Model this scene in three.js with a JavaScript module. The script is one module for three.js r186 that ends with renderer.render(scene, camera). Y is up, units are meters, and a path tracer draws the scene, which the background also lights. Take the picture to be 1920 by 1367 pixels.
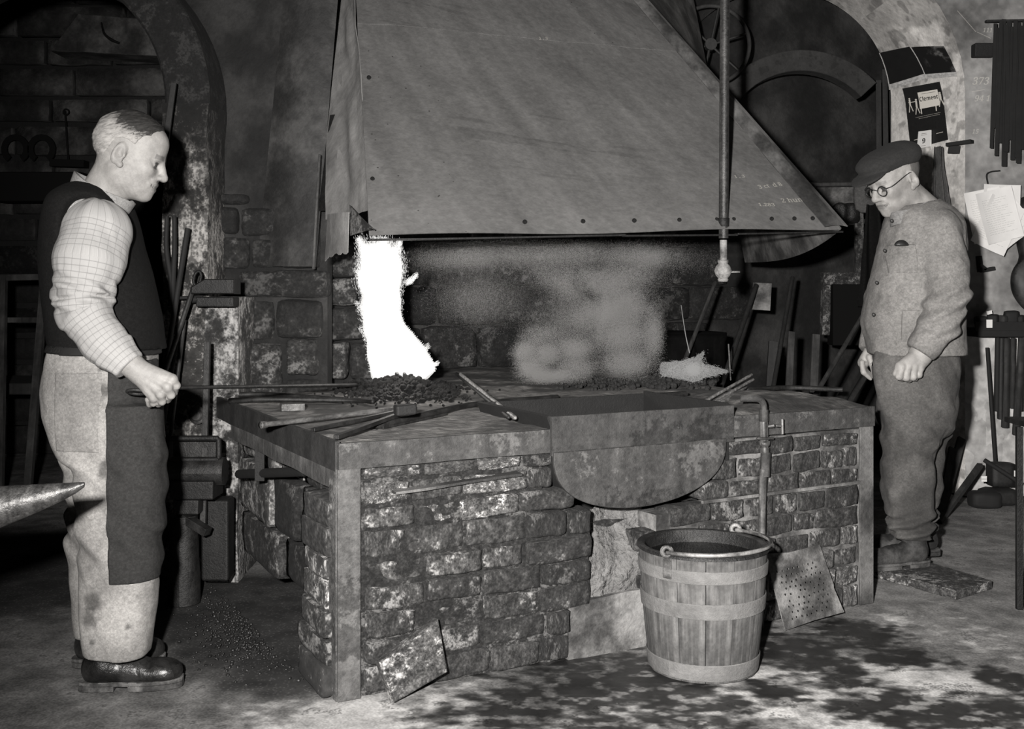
import * as THREE from 'three';
import { RoundedBoxGeometry } from 'three/addons/geometries/RoundedBoxGeometry.js';
import { mergeGeometries } from 'three/addons/utils/BufferGeometryUtils.js';

// ---------------------------------------------------------------- camera, light, exposure
const V = (x, y, z) => new THREE.Vector3(x, y, z);
const F = 2050, CX = 960, HY = 540, EYE = 1.19;            // focal length in pixels, principal column, horizon row, lens height
const scene = new THREE.Scene();
scene.background = new THREE.Color(0x000000);
const camera = new THREE.PerspectiveCamera(2 * Math.atan(683.5 / F) * 180 / Math.PI, 1920 / 1367, 0.05, 60);
camera.position.set(0, EYE, 0);
camera.lookAt(0, EYE, -1);
camera.setViewOffset(1920, 1367, 0, 683.5 - HY, 1920, 1367);   // rising-front shift: verticals stay upright
const renderer = new THREE.WebGLRenderer({ antialias: true });
renderer.toneMapping = THREE.LinearToneMapping;
renderer.toneMappingExposure = 1.0;
renderer.shadowMap.enabled = true;
renderer.shadowMap.type = THREE.PCFSoftShadowMap;

// the press photographer's flash, held just left of and above the lens, its reflector turned to the right-hand side
const FLASH = V(-0.24, 1.36, 0.02), FLASH_AIM = V(1.75, 1.18, -5);
const flash = new THREE.SpotLight(new THREE.Color(1, 0.972, 0.945), 150, 0, 0.98, 1, 2);
flash.name = 'flash_bulb'; flash.position.copy(FLASH); flash.target.position.copy(FLASH_AIM);
flash.castShadow = true; flash.shadow.radius = 2.2; flash.shadow.mapSize.set(2048, 2048);
scene.add(flash, flash.target);
// the fire's own light, in front of the flame
const FIRE_POS = V(-0.47, 1.0, -4.45);
const fireLight = new THREE.PointLight(new THREE.Color(1, 0.95, 0.9), 0.35, 0, 2);
fireLight.name = 'fire_light'; fireLight.position.copy(FIRE_POS); fireLight.castShadow = true; fireLight.shadow.radius = 4;
scene.add(fireLight);

// ---------------------------------------------------------------- small maths
const P = (px, py, d) => V((px - CX) / F * d, EYE - (py - HY) / F * d, -d);          // the point at depth d seen at that place in the photograph
const G = (px, py, h = 0) => P(px, py, F * (EYE - h) / (py - HY));                     // the point at height h
const lerp = (a, b, t) => a + (b - a) * t, clamp = (x, a = 0, b = 1) => Math.min(b, Math.max(a, x));
const sstep = (a, b, x) => { const t = clamp((x - a) / (b - a)); return t * t * (3 - 2 * t); };
let seedNow = 12345;
const rnd = () => { seedNow = (seedNow + 0x6d2b79f5) | 0; let t = Math.imul(seedNow ^ (seedNow >>> 15), 1 | seedNow); t = (t + Math.imul(t ^ (t >>> 7), 61 | t)) ^ t; return ((t ^ (t >>> 14)) >>> 0) / 4294967296; };
const seed = (s) => { seedNow = s * 7919 + 13; };
const rr = (a, b) => a + rnd() * (b - a);
const gauss = () => (rnd() + rnd() + rnd() + rnd() - 2) * 0.85;
const hash = (i, j, k) => { let h = Math.imul(i, 374761393) ^ Math.imul(j, 668265263) ^ Math.imul(k, 1274126177); h = Math.imul(h ^ (h >>> 13), 1274126177); return ((h ^ (h >>> 16)) >>> 0) / 4294967296; };
function n3(x, y, z) {
  const i = Math.floor(x), j = Math.floor(y), k = Math.floor(z); let a = x - i, b = y - j, c = z - k;
  a = a * a * (3 - 2 * a); b = b * b * (3 - 2 * b); c = c * c * (3 - 2 * c);
  const l = (p, q, t) => p + (q - p) * t;
  return l(l(l(hash(i, j, k), hash(i + 1, j, k), a), l(hash(i, j + 1, k), hash(i + 1, j + 1, k), a), b),
    l(l(hash(i, j, k + 1), hash(i + 1, j, k + 1), a), l(hash(i, j + 1, k + 1), hash(i + 1, j + 1, k + 1), a), b), c);
}
function fbm(x, y, z, o = 4) { let s = 0, a = 0.5, t = 0; for (let i = 0; i < o; i++) { s += a * n3(x, y, z); t += a; a *= 0.5; x = x * 2.03 + 7.1; y = y * 2.03 + 3.7; z = z * 2.03 + 5.3; } return s / t; }
const mod = (a, n) => ((a % n) + n) % n;
function n2(x, y, per, s) {                                  // tiles every per cells
  const i = Math.floor(x), j = Math.floor(y); let a = x - i, b = y - j; a = a * a * (3 - 2 * a); b = b * b * (3 - 2 * b);
  const i0 = mod(i, per), i1 = mod(i + 1, per), j0 = mod(j, per), j1 = mod(j + 1, per);
  return lerp(lerp(hash(i0, j0, s), hash(i1, j0, s), a), lerp(hash(i0, j1, s), hash(i1, j1, s), a), b);
}
function f2(u, v, per, s, o = 5, gain = 0.55) { let t = 0, a = 1, w = 0, p = per; for (let k = 0; k < o; k++) { t += a * n2(u * p, v * p, p, s + k * 17); w += a; a *= gain; p *= 2; } return t / w; }
function f2a(u, v, pu, pv, s, o = 4) {                        // stretched noise, tiles
  let t = 0, a = 1, w = 0;
  for (let k = 0; k < o; k++) {
    const x = u * pu, y = v * pv, i = Math.floor(x), j = Math.floor(y); let p = x - i, q = y - j; p = p * p * (3 - 2 * p); q = q * q * (3 - 2 * q);
    const i0 = mod(i, pu), i1 = mod(i + 1, pu), j0 = mod(j, pv), j1 = mod(j + 1, pv), z = s + k * 31;
    t += a * lerp(lerp(hash(i0, j0, z), hash(i1, j0, z), p), lerp(hash(i0, j1, z), hash(i1, j1, z), p), q); w += a; a *= 0.55; pu *= 2; pv *= 2;
  }
  return t / w;
}

// ---------------------------------------------------------------- textures (grey values as the eye sees them)
function tex(w, h, fn, color = true) {
  const data = new Uint8Array(w * h * 4);
  for (let y = 0; y < h; y++) for (let x = 0; x < w; x++) {
    const g = clamp(fn((x + 0.5) / w, (y + 0.5) / h)) * 255, o = (y * w + x) * 4;
    data[o] = g; data[o + 1] = g; data[o + 2] = g; data[o + 3] = 255;
  }
  const t = new THREE.DataTexture(data, w, h); t.wrapS = t.wrapT = THREE.RepeatWrapping; t.magFilter = THREE.LinearFilter;
  if (color) t.colorSpace = THREE.SRGBColorSpace; t.needsUpdate = true; return t;
}
function canvasTex(w, h, base, draw) {
  const c = document.createElement('canvas'); c.width = w; c.height = h; const x = c.getContext('2d');
  if (base) { const im = x.createImageData(w, h); for (let j = 0; j < h; j++) for (let i = 0; i < w; i++) { const g = clamp(base((i + 0.5) / w, 1 - (j + 0.5) / h)) * 255, o = (j * w + i) * 4; im.data[o] = im.data[o + 1] = im.data[o + 2] = g; im.data[o + 3] = 255; } x.putImageData(im, 0, 0); }
  draw(x, w, h);
  const t = new THREE.CanvasTexture(c); t.colorSpace = THREE.SRGBColorSpace; t.wrapS = t.wrapT = THREE.RepeatWrapping; return t;
}
const rep = (t, x, y = x) => { const c = t.clone(); c.repeat.set(x, y); c.needsUpdate = true; return c; };
const T = {};
T.grit = tex(1024, 1024, (u, v) => 0.62 + 0.5 * (f2(u, v, 9, 1, 7, 0.72) - 0.2) * 0.9);                    // even grain
T.mottle = tex(1024, 1024, (u, v) => { const a = f2(u, v, 5, 40, 6, 0.62), b = f2(u, v, 60, 71, 3, 0.7); return 0.34 + 0.95 * sstep(0.25, 0.78, a) * 0.62 + (b - 0.5) * 0.22; });
T.scale = tex(1024, 1024, (u, v) => { const a = f2a(u, v, 14, 3, 90, 5), b = f2(u, v, 50, 91, 4, 0.7); return 0.55 + (a - 0.5) * 0.55 + (b - 0.5) * 0.4; });     // rusty drawn streaks
T.rock = tex(1024, 1024, (u, v) => {                                                                                  // dark brick with lime bloom
  const a = f2(u, v, 4, 120, 6, 0.6), b = f2(u, v, 26, 121, 4, 0.75), c = f2(u, v, 90, 122, 2, 0.8);
  const bloom = sstep(0.55, 0.7, a * 0.6 + b * 0.36 + c * 0.08);
  return 0.4 + (b - 0.5) * 0.62 + (c - 0.5) * 0.42 + bloom * (0.34 + 0.4 * (c - 0.2));
});
T.wash = tex(1024, 1024, (u, v) => {                                                                                  // limewash flaking from dark stone
  const a = f2a(u, v, 6, 4, 160, 6), b = f2(u, v, 26, 161, 5, 0.75), s = f2a(u, v, 90, 24, 165, 3), c = f2(u, v, 110, 166, 2, 0.8);
  const k = sstep(0.47, 0.6, a * 0.6 + b * 0.42 - 0.01), fl = sstep(0.62, 0.72, b * 0.6 + c * 0.45), lo = 0.25 + (b - 0.5) * 0.35 + fl * 0.3, hi = 0.7 + (s - 0.5) * 0.35 + (c - 0.5) * 0.3;
  return lerp(lo, hi, k * (0.55 + 0.45 * sstep(0.38, 0.55, s * 0.5 + c * 0.5)));
});
T.stain = tex(1024, 1024, (u, v) => {                                                                                 // plate iron with runs, dark blots and pale scale
  const a = f2(u, v, 4, 600, 6, 0.6), r = f2a(u, v, 22, 3, 610, 4), b = f2(u, v, 40, 620, 4, 0.75), k = sstep(0.64, 0.73, a * 0.75 + b * 0.28), d = sstep(0.44, 0.36, a * 0.8 + b * 0.2);
  return 0.52 + (r - 0.5) * 0.3 + (b - 0.5) * 0.36 + k * 0.2 - d * 0.14;
});
T.plaster = tex(1024, 1024, (u, v) => { const a = f2(u, v, 6, 190, 6, 0.62), b = f2(u, v, 70, 191, 3, 0.75), p = sstep(0.3, 0.42, f2(u, v, 30, 192, 3)); return (0.72 + (a - 0.5) * 0.5 + (b - 0.5) * 0.25) * (0.75 + 0.25 * p) + 0.12; });
T.fine = tex(512, 512, (u, v) => f2(u, v, 32, 211, 4, 0.8), false);                                                    // bump
T.lump = tex(512, 512, (u, v) => f2(u, v, 6, 221, 6, 0.6), false);                                                     // bump
T.weave = tex(512, 512, (u, v) => 0.8 + 0.14 * (Math.sin(u * 512 * Math.PI / 2) * Math.sin(v * 512 * Math.PI / 2)) + (f2(u, v, 40, 230, 3, 0.8) - 0.5) * 0.32);
T.stave = tex(512, 512, (u, v) => 0.64 + (f2a(u, v, 40, 3, 240, 4) - 0.5) * 0.34 + (f2(u, v, 6, 241, 6, 0.7) - 0.5) * 0.75);
T.skin = tex(512, 512, (u, v) => 0.86 + (f2(u, v, 14, 250, 5, 0.7) - 0.5) * 0.24);

function mat(g, o = {}) {
  const m = new THREE.MeshPhysicalMaterial({ color: new THREE.Color().setRGB(g, g * (o.warm ?? 0.985), g * (o.blue ?? 0.965), THREE.LinearSRGBColorSpace), roughness: o.rough ?? 0.9, metalness: o.metal ?? 0 });
  if (o.map) m.map = o.map;
  if (o.bump) { m.bumpMap = o.bump; m.bumpScale = o.bs ?? 0.003; }
  if (o.vc) m.vertexColors = true;
  if (o.two) m.side = THREE.DoubleSide;
  if (o.spec !== undefined) m.specularIntensity = o.spec;
  if (o.coat) { m.clearcoat = o.coat; m.clearcoatRoughness = o.coatRough ?? 0.2; }
  return m;
}
const B = { fine: rep(T.fine, 6), lump: rep(T.lump, 2.5), coarse: rep(T.lump, 1) };
const M = {
  iron: mat(0.075, { map: rep(T.scale, 1.5), rough: 0.55, metal: 0.35, bump: B.fine, bs: 0.0015 }),
  ironDark: mat(0.03, { map: rep(T.scale, 1.5), rough: 0.6, metal: 0.25, bump: B.fine, bs: 0.0015 }),
  ironBlack: mat(0.012, { map: rep(T.grit, 2), rough: 0.75, bump: B.fine, bs: 0.0015 }),
  steel: mat(0.4, { map: rep(T.scale, 2), rough: 0.34, metal: 0.85, bump: B.fine, bs: 0.001 }),
  rust: mat(0.16, { map: rep(T.mottle, 1.2), rough: 0.8, bump: B.fine, bs: 0.002 }),
  rustPale: mat(0.3, { map: rep(T.mottle, 1.1), rough: 0.85, bump: B.fine, bs: 0.002 }),
  wood: mat(0.15, { map: rep(T.stave, 2), rough: 0.85, bump: B.fine, bs: 0.001 }),
  coal: mat(0.016, { map: rep(T.grit, 4), rough: 0.5, bump: B.fine, bs: 0.003 }),
  brick: [0.13, 0.17, 0.21, 0.26].map((g) => mat(g, { map: rep(T.rock, 1.6), rough: 0.95, bump: B.lump, bs: 0.012 })),
  brickDark: mat(0.075, { map: rep(T.rock, 1.6), rough: 0.95, bump: B.lump, bs: 0.012 }),
  brickPale: mat(0.42, { map: rep(T.rock, 2.3), rough: 0.95, bump: B.lump, bs: 0.012 }),
  mortar: mat(0.085, { map: rep(T.rock, 2), rough: 1, bump: B.lump, bs: 0.01 }),
  mortarPale: mat(0.21, { map: rep(T.mottle, 2), rough: 1, bump: B.lump, bs: 0.01 }),
  soot: mat(0.045, { map: rep(T.mottle, 0.7), rough: 0.95, bump: B.lump, bs: 0.01 }),
  sootStone: mat(0.075, { map: rep(T.rock, 0.9), rough: 0.95, bump: B.lump, bs: 0.012 }),
  wash: mat(0.55, { map: rep(T.wash, 0.9), rough: 0.95, bump: rep(T.wash, 0.9), bs: 0.006 }),
  plaster: mat(0.5, { map: rep(T.plaster, 0.7), rough: 0.95, bump: B.lump, bs: 0.006 }),
};

// ---------------------------------------------------------------- geometry helpers
const M4 = (pos, q = new THREE.Quaternion(), s = V(1, 1, 1)) => new THREE.Matrix4().compose(pos, q, s);
const eul = (x, y, z) => new THREE.Quaternion().setFromEuler(new THREE.Euler(x, y, z, 'YXZ'));
const merge = (list) => mergeGeometries(list.map((g) => { const c = g.index ? g.toNonIndexed() : g.clone(); for (const k of Object.keys(c.attributes)) if (!['position', 'normal'].includes(k)) c.deleteAttribute(k); c.morphAttributes = {}; return c; }));
function boxUV(geo, off = 0) {                                // uv in metres from the dominant axis of each face
  const g = geo.index ? geo.toNonIndexed() : geo, p = g.attributes.position, uv = new Float32Array(p.count * 2), a = V(), b = V(), c = V(), n = V();
  for (let i = 0; i < p.count; i += 3) {
    a.fromBufferAttribute(p, i); b.fromBufferAttribute(p, i + 1); c.fromBufferAttribute(p, i + 2);
    n.crossVectors(b.clone().sub(a), c.clone().sub(a)); const x = Math.abs(n.x), y = Math.abs(n.y), z = Math.abs(n.z);
    [a, b, c].forEach((q, k) => { const o = (i + k) * 2; if (y >= x && y >= z) { uv[o] = q.x; uv[o + 1] = q.z; } else if (x > z) { uv[o] = q.z; uv[o + 1] = q.y; } else { uv[o] = q.x; uv[o + 1] = q.y; } uv[o] += off; uv[o + 1] += off * 0.7; });
  }
  g.setAttribute('uv', new THREE.BufferAttribute(uv, 2)); return g;
}
function rough(geo, amp, freq, s = 0) {                       // displaces along the direction from a noise vector; shared corners stay together
  const p = geo.attributes.position;
  for (let i = 0; i < p.count; i++) { const x = p.getX(i) * freq + s, y = p.getY(i) * freq + s * 1.3, z = p.getZ(i) * freq - s; p.setXYZ(i, p.getX(i) + (fbm(x, y, z, 3) - 0.5) * 2 * amp, p.getY(i) + (fbm(x + 31, y, z, 3) - 0.5) * 2 * amp, p.getZ(i) + (fbm(x, y + 57, z, 3) - 0.5) * 2 * amp); }
  geo.computeVertexNormals(); return geo;
}
const rbox = (w, h, d, r = 0.004, n = 2) => new RoundedBoxGeometry(w, h, d, n, Math.min(r, w / 2.01, h / 2.01, d / 2.01));
function stone(w, h, d, round, amp, s, n = [6, 3, 3]) {        // a worn block: rounded by pulling the corners in, then roughened
  const g = new THREE.BoxGeometry(w, h, d, ...n), p = g.attributes.position;
  for (let i = 0; i < p.count; i++) {
    const v = V(p.getX(i), p.getY(i), p.getZ(i)), r = round, c = V(clamp(v.x, -w / 2 + r, w / 2 - r), clamp(v.y, -h / 2 + r, h / 2 - r), clamp(v.z, -d / 2 + r, d / 2 - r)), e = v.clone().sub(c);
    if (e.lengthSq() > 0) v.copy(c).add(e.setLength(Math.min(e.length(), r)));
    const f = 9, q = (k) => (fbm(v.x * f + s * 3.1 + k, v.y * f * 1.5 + k * 2, v.z * f - s, 3) - 0.5) * 2 * amp;
    p.setXYZ(i, v.x + q(0), v.y + q(20), v.z + q(40));
  }
  g.computeVertexNormals();
  // share normals across the box's face seams
  const key = new Map(), nm = g.attributes.normal;
  for (let i = 0; i < p.count; i++) { const k = [p.getX(i), p.getY(i), p.getZ(i)].map((x) => Math.round(x * 1e5)).join(); const a = key.get(k) ?? V(); a.add(V(nm.getX(i), nm.getY(i), nm.getZ(i))); key.set(k, a); }
  for (let i = 0; i < p.count; i++) { const a = key.get([p.getX(i), p.getY(i), p.getZ(i)].map((x) => Math.round(x * 1e5)).join()).clone().normalize(); nm.setXYZ(i, a.x, a.y, a.z); }
  return g;
}
function bar(p, q, w, h, up = V(0, 1, 0), r = 0.002) {          // straight rectangular bar from p to q
  const d = q.clone().sub(p), g = rbox(w, h, d.length(), r, 1), z = d.clone().normalize(), x = new THREE.Vector3().crossVectors(up, z).normalize(), y = new THREE.Vector3().crossVectors(z, x);
  return g.applyMatrix4(new THREE.Matrix4().makeBasis(x, y, z).setPosition(p.clone().add(q).multiplyScalar(0.5)));
}
function sweep(pts, rad, n = 10, o = {}) {                     // round tube through points; rad a number or one per point; closed ends
  const curve = pts.length > 2 ? new THREE.CatmullRomCurve3(pts, !!o.closed, 'catmullrom', o.tension ?? 0.5) : new THREE.LineCurve3(pts[0], pts[1]);
  const seg = o.seg ?? (pts.length > 2 ? pts.length * 6 : 1), fr = curve.computeFrenetFrames(seg, !!o.closed), pos = [], idx = [], N = n;
  const R = (t) => { if (typeof rad === 'number') return rad; const s = t * (rad.length - 1), i = Math.min(rad.length - 2, Math.floor(s)); return lerp(rad[i], rad[i + 1], s - i); };
  for (let i = 0; i <= seg; i++) { const t = i / seg, c = curve.getPoint(t), r = R(t); for (let k = 0; k < N; k++) { const a = k / N * 2 * Math.PI; const v = c.clone().addScaledVector(fr.normals[i], Math.cos(a) * r * (o.fx ?? 1)).addScaledVector(fr.binormals[i], Math.sin(a) * r * (o.fy ?? 1)); pos.push(v.x, v.y, v.z); } }
  for (let i = 0; i < seg; i++) for (let k = 0; k < N; k++) { const a = i * N + k, b = i * N + (k + 1) % N, c = a + N, d = b + N; idx.push(a, b, c, b, d, c); }
  if (!o.closed) for (const [i, f] of [[0, 1], [seg, 0]]) { const c = curve.getPoint(i / seg), m = pos.length / 3; pos.push(c.x, c.y, c.z); for (let k = 0; k < N; k++) { const a = i * N + k, b = i * N + (k + 1) % N; f ? idx.push(m, b, a) : idx.push(m, a, b); } }
  let g = new THREE.BufferGeometry(); g.setAttribute('position', new THREE.Float32BufferAttribute(pos, 3)); g.setIndex(idx); g.computeVertexNormals();
  return g;
}
const rod = (p, q, r, n = 8) => sweep([p, q], r, n);
function lathe(prof, n = 32, a0 = 0, a1 = Math.PI * 2) { return new THREE.LatheGeometry(prof.map((p) => new THREE.Vector2(p[0], p[1])), n, a0, a1); }
function extr(poly, depth, bevel = 0.002, holes = []) {
  const s = new THREE.Shape(poly.map((p) => new THREE.Vector2(p[0], p[1])));
  for (const h of holes) s.holes.push(h);
  return new THREE.ExtrudeGeometry(s, { depth, bevelEnabled: bevel > 0, bevelThickness: bevel, bevelSize: bevel, bevelSegments: 1, curveSegments: 10 });
}
function patch(f, nu, nv, thick = 0.003) {                     // thick sheet over f(u, v) -> Vector3
  const pos = [], uv = [], idx = [], pts = [], nr = [];
  for (let j = 0; j <= nv; j++) for (let i = 0; i <= nu; i++) pts.push(f(i / nu, j / nv));
  const at = (i, j) => pts[j * (nu + 1) + i];
  for (let j = 0; j <= nv; j++) for (let i = 0; i <= nu; i++) nr.push(V().crossVectors(at(Math.min(i + 1, nu), j).clone().sub(at(Math.max(i - 1, 0), j)), at(i, Math.min(j + 1, nv)).clone().sub(at(i, Math.max(j - 1, 0)))).normalize());
  for (const s of [0, 1]) for (let j = 0; j <= nv; j++) for (let i = 0; i <= nu; i++) { const k = j * (nu + 1) + i, v = pts[k].clone().addScaledVector(nr[k], -s * thick); pos.push(v.x, v.y, v.z); uv.push(i / nu, j / nv); }
  const O = (nu + 1) * (nv + 1), id = (i, j) => j * (nu + 1) + i;
  for (let j = 0; j < nv; j++) for (let i = 0; i < nu; i++) { const a = id(i, j), b = id(i + 1, j), c = id(i, j + 1), d = id(i + 1, j + 1); idx.push(a, b, d, a, d, c, O + a, O + d, O + b, O + a, O + c, O + d); }
  const rim = (a, b) => idx.push(a, O + a, O + b, a, O + b, b);
  for (let i = 0; i < nu; i++) { rim(id(i, 0), id(i + 1, 0)); rim(id(i + 1, nv), id(i, nv)); }
  for (let j = 0; j < nv; j++) { rim(id(0, j + 1), id(0, j)); rim(id(nu, j), id(nu, j + 1)); }
  const g = new THREE.BufferGeometry(); g.setAttribute('position', new THREE.Float32BufferAttribute(pos, 3)); g.setAttribute('uv', new THREE.Float32BufferAttribute(uv, 2)); g.setIndex(idx);
  const h = g.toNonIndexed(); h.computeVertexNormals();
  // smooth normals on the two faces
  const nm = h.attributes.normal, ix = idx, nMain = nu * nv * 12; for (let k = 0; k < nMain; k++) { const v = ix[k], w = v < O ? nr[v] : nr[v - O].clone().negate(); nm.setXYZ(k, w.x, w.y, w.z); }
  return h;
}

// ---------------------------------------------------------------- things, parts, setting
const taken = new Map();
const numbered = (n) => { const k = taken.get(n) ?? 0; taken.set(n, k + 1); return k ? n + '_' + String(k).padStart(3, '0') : n; };
function meshOf(p, base) {
  let m;
  if (p.xf) { m = new THREE.Mesh(p.g, p.m); m.applyMatrix4(new THREE.Matrix4().makeTranslation(-base.x, -base.y, -base.z).multiply(p.xf)); }
  else { let g = p.uv ? p.g : boxUV(p.g); if (g === p.g && !p.own) g = g.clone(); g.translate(-base.x, -base.y, -base.z); m = new THREE.Mesh(g, p.m); }
  m.castShadow = m.receiveShadow = true;
  if (p.l) m.userData.label = p.l;
  if (p.stuff) m.userData.kind = 'stuff';
  return m;
}
function boundsOf(parts) {
  const b = new THREE.Box3();
  const add = (p) => { if (p.g && !p.skip) { p.g.computeBoundingBox(); const c = p.g.boundingBox.clone(); if (p.xf) c.applyMatrix4(p.xf); b.union(c); } (p.kids ?? []).forEach(add); };
  parts.forEach(add); return b;
}
// parts: { n name, g geometry in world place (or shared, with xf), m material, l label, kids, uv: keep own uv }
function build(name, label, category, parts, o = {}) {
  const b = boundsOf(parts), base = V((b.min.x + b.max.x) / 2, b.min.y, (b.min.z + b.max.z) / 2);
  let root;
  const list = parts.slice();
  if (!list[0].n) { root = meshOf(list[0], base); (list[0].kids ?? []).forEach((k) => list.push(k)); list.shift(); }
  else root = new THREE.Group();
  root.name = numbered(name); root.position.copy(base);
  if (o.structure) { root.userData.kind = 'structure'; }
  else { root.userData.label = label; root.userData.category = category; if (o.group) root.userData.group = o.group; if (o.stuff) root.userData.kind = 'stuff'; }
  if (o.structure && label) root.userData.label = label;
  for (const p of list) {
    const m = meshOf(p, base); m.name = numbered(p.n); root.add(m);
    for (const k of p.kids ?? []) { const s = meshOf(k, base); s.name = numbered(k.n); if (p.xf) { m.updateMatrix(); s.applyMatrix4(m.matrix.clone().invert()); } m.add(s); }
  }
  scene.add(root); return root;
}
const struct = (name, parts, label) => build(name, label, null, parts, { structure: true });

// ---------------------------------------------------------------- signed distances and their mesh
const smin = (a, b, k) => { const h = Math.max(k - Math.abs(a - b), 0) / k; return Math.min(a, b) - h * h * k * 0.25; };
const smax = (a, b, k) => -smin(-a, -b, k);
function cap(a, b, ra, rb = ra) {
  const dx = b.x - a.x, dy = b.y - a.y, dz = b.z - a.z, L = dx * dx + dy * dy + dz * dz || 1e-9;
  return (x, y, z) => { const t = clamp(((x - a.x) * dx + (y - a.y) * dy + (z - a.z) * dz) / L); return Math.hypot(x - a.x - dx * t, y - a.y - dy * t, z - a.z - dz * t) - (ra + (rb - ra) * t); };
}
function ell(c, rx, ry, rz, q) {
  const iq = q ? q.clone().invert() : null, v = V();
  return (x, y, z) => {
    v.set(x - c.x, y - c.y, z - c.z); if (iq) v.applyQuaternion(iq);
    const k0 = Math.hypot(v.x / rx, v.y / ry, v.z / rz), k1 = Math.hypot(v.x / rx / rx, v.y / ry / ry, v.z / rz / rz);
    return k1 < 1e-9 ? -Math.min(rx, ry, rz) : k0 * (k0 - 1) / k1;
  };
}
// upright tube through rows [y, x left, x right, z centre, z half-width], rounded rectangle power e
function rows(list, e = 2.3) {
  list = list.slice().sort((a, b) => a[0] - b[0]); const n = list.length, y0 = list[0][0], y1 = list[n - 1][0];
  return (x, y, z) => {
    const yy = clamp(y, y0, y1); let i = 0; while (i < n - 2 && yy > list[i + 1][0]) i++;
    const a = list[i], b = list[i + 1]; let t = clamp((yy - a[0]) / (b[0] - a[0]));
    const p = list[Math.max(0, i - 1)], q = list[Math.min(n - 1, i + 2)], cr = (k) => { const m0 = (b[k] - p[k]) / (b[0] - p[0] || 1) * (b[0] - a[0]), m1 = (q[k] - a[k]) / (q[0] - a[0] || 1) * (b[0] - a[0]), t2 = t * t, t3 = t2 * t; return (2 * t3 - 3 * t2 + 1) * a[k] + (t3 - 2 * t2 + t) * m0 + (-2 * t3 + 3 * t2) * b[k] + (t3 - t2) * m1; };
    const xl = cr(1), xr = cr(2), zc = cr(3), rz = cr(4), rx = (xr - xl) / 2, u = Math.abs(x - (xl + xr) / 2) / rx, w = Math.abs(z - zc) / rz;
    const k = Math.pow(Math.pow(u, e) + Math.pow(w, e), 1 / e), d = (k - 1) * Math.min(rx, rz), dy = Math.abs(y - yy);
    return dy > 0 ? (d > 0 ? Math.hypot(d, dy) : Math.max(d, dy)) : d;
  };
}
function nets(f, lo, hi, h) {
  const nx = Math.ceil((hi.x - lo.x) / h) + 1, ny = Math.ceil((hi.y - lo.y) / h) + 1, nz = Math.ceil((hi.z - lo.z) / h) + 1, s = new Float32Array(nx * ny * nz);
  const I = (i, j, k) => (k * ny + j) * nx + i;
  for (let k = 0; k < nz; k++) for (let j = 0; j < ny; j++) for (let i = 0; i < nx; i++) s[I(i, j, k)] = f(lo.x + i * h, lo.y + j * h, lo.z + k * h);
  const vid = new Int32Array(nx * ny * nz).fill(-1), pos = [], idx = [];
  const E = [[0, 1], [2, 3], [4, 5], [6, 7], [0, 2], [1, 3], [4, 6], [5, 7], [0, 4], [1, 5], [2, 6], [3, 7]], g = new Float32Array(8);
  for (let k = 0; k < nz - 1; k++) for (let j = 0; j < ny - 1; j++) for (let i = 0; i < nx - 1; i++) {
    let m = 0; for (let c = 0; c < 8; c++) { g[c] = s[I(i + (c & 1), j + ((c >> 1) & 1), k + (c >> 2))]; if (g[c] < 0) m |= 1 << c; }
    if (m === 0 || m === 255) continue;
    let x = 0, y = 0, z = 0, n = 0;
    for (const [a, b] of E) if ((g[a] < 0) !== (g[b] < 0)) { const t = g[a] / (g[a] - g[b]); x += (a & 1) + ((b & 1) - (a & 1)) * t; y += ((a >> 1) & 1) + (((b >> 1) & 1) - ((a >> 1) & 1)) * t; z += (a >> 2) + ((b >> 2) - (a >> 2)) * t; n++; }
    vid[I(i, j, k)] = pos.length / 3; pos.push(lo.x + (i + x / n) * h, lo.y + (j + y / n) * h, lo.z + (k + z / n) * h);
  }
  const quad = (a, b, c, d, flip) => { if (a < 0 || b < 0 || c < 0 || d < 0) return; flip ? idx.push(a, c, b, a, d, c) : idx.push(a, b, c, a, c, d); };
  for (let k = 1; k < nz - 1; k++) for (let j = 1; j < ny - 1; j++) for (let i = 1; i < nx - 1; i++) {
    const c = s[I(i, j, k)] < 0;
    if (c !== s[I(i + 1, j, k)] < 0) quad(vid[I(i, j - 1, k - 1)], vid[I(i, j, k - 1)], vid[I(i, j, k)], vid[I(i, j - 1, k)], !c);
    if (c !== s[I(i, j + 1, k)] < 0) quad(vid[I(i - 1, j, k - 1)], vid[I(i - 1, j, k)], vid[I(i, j, k)], vid[I(i, j, k - 1)], !c);
    if (c !== s[I(i, j, k + 1)] < 0) quad(vid[I(i - 1, j - 1, k)], vid[I(i, j - 1, k)], vid[I(i, j, k)], vid[I(i - 1, j, k)], !c);
  }
  const geo = new THREE.BufferGeometry(); geo.setAttribute('position', new THREE.Float32BufferAttribute(pos, 3)); geo.setIndex(idx); geo.computeVertexNormals(); return geo;
}
function tint(geo, fn) {                                      // vertex colours from fn(x, y, z) -> linear grey
  const p = geo.attributes.position, c = new Float32Array(p.count * 3);
  for (let i = 0; i < p.count; i++) { const g = fn(p.getX(i), p.getY(i), p.getZ(i)); c[i * 3] = g; c[i * 3 + 1] = g * 0.985; c[i * 3 + 2] = g * 0.965; }
  geo.setAttribute('color', new THREE.BufferAttribute(c, 3)); return geo;
}
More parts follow.
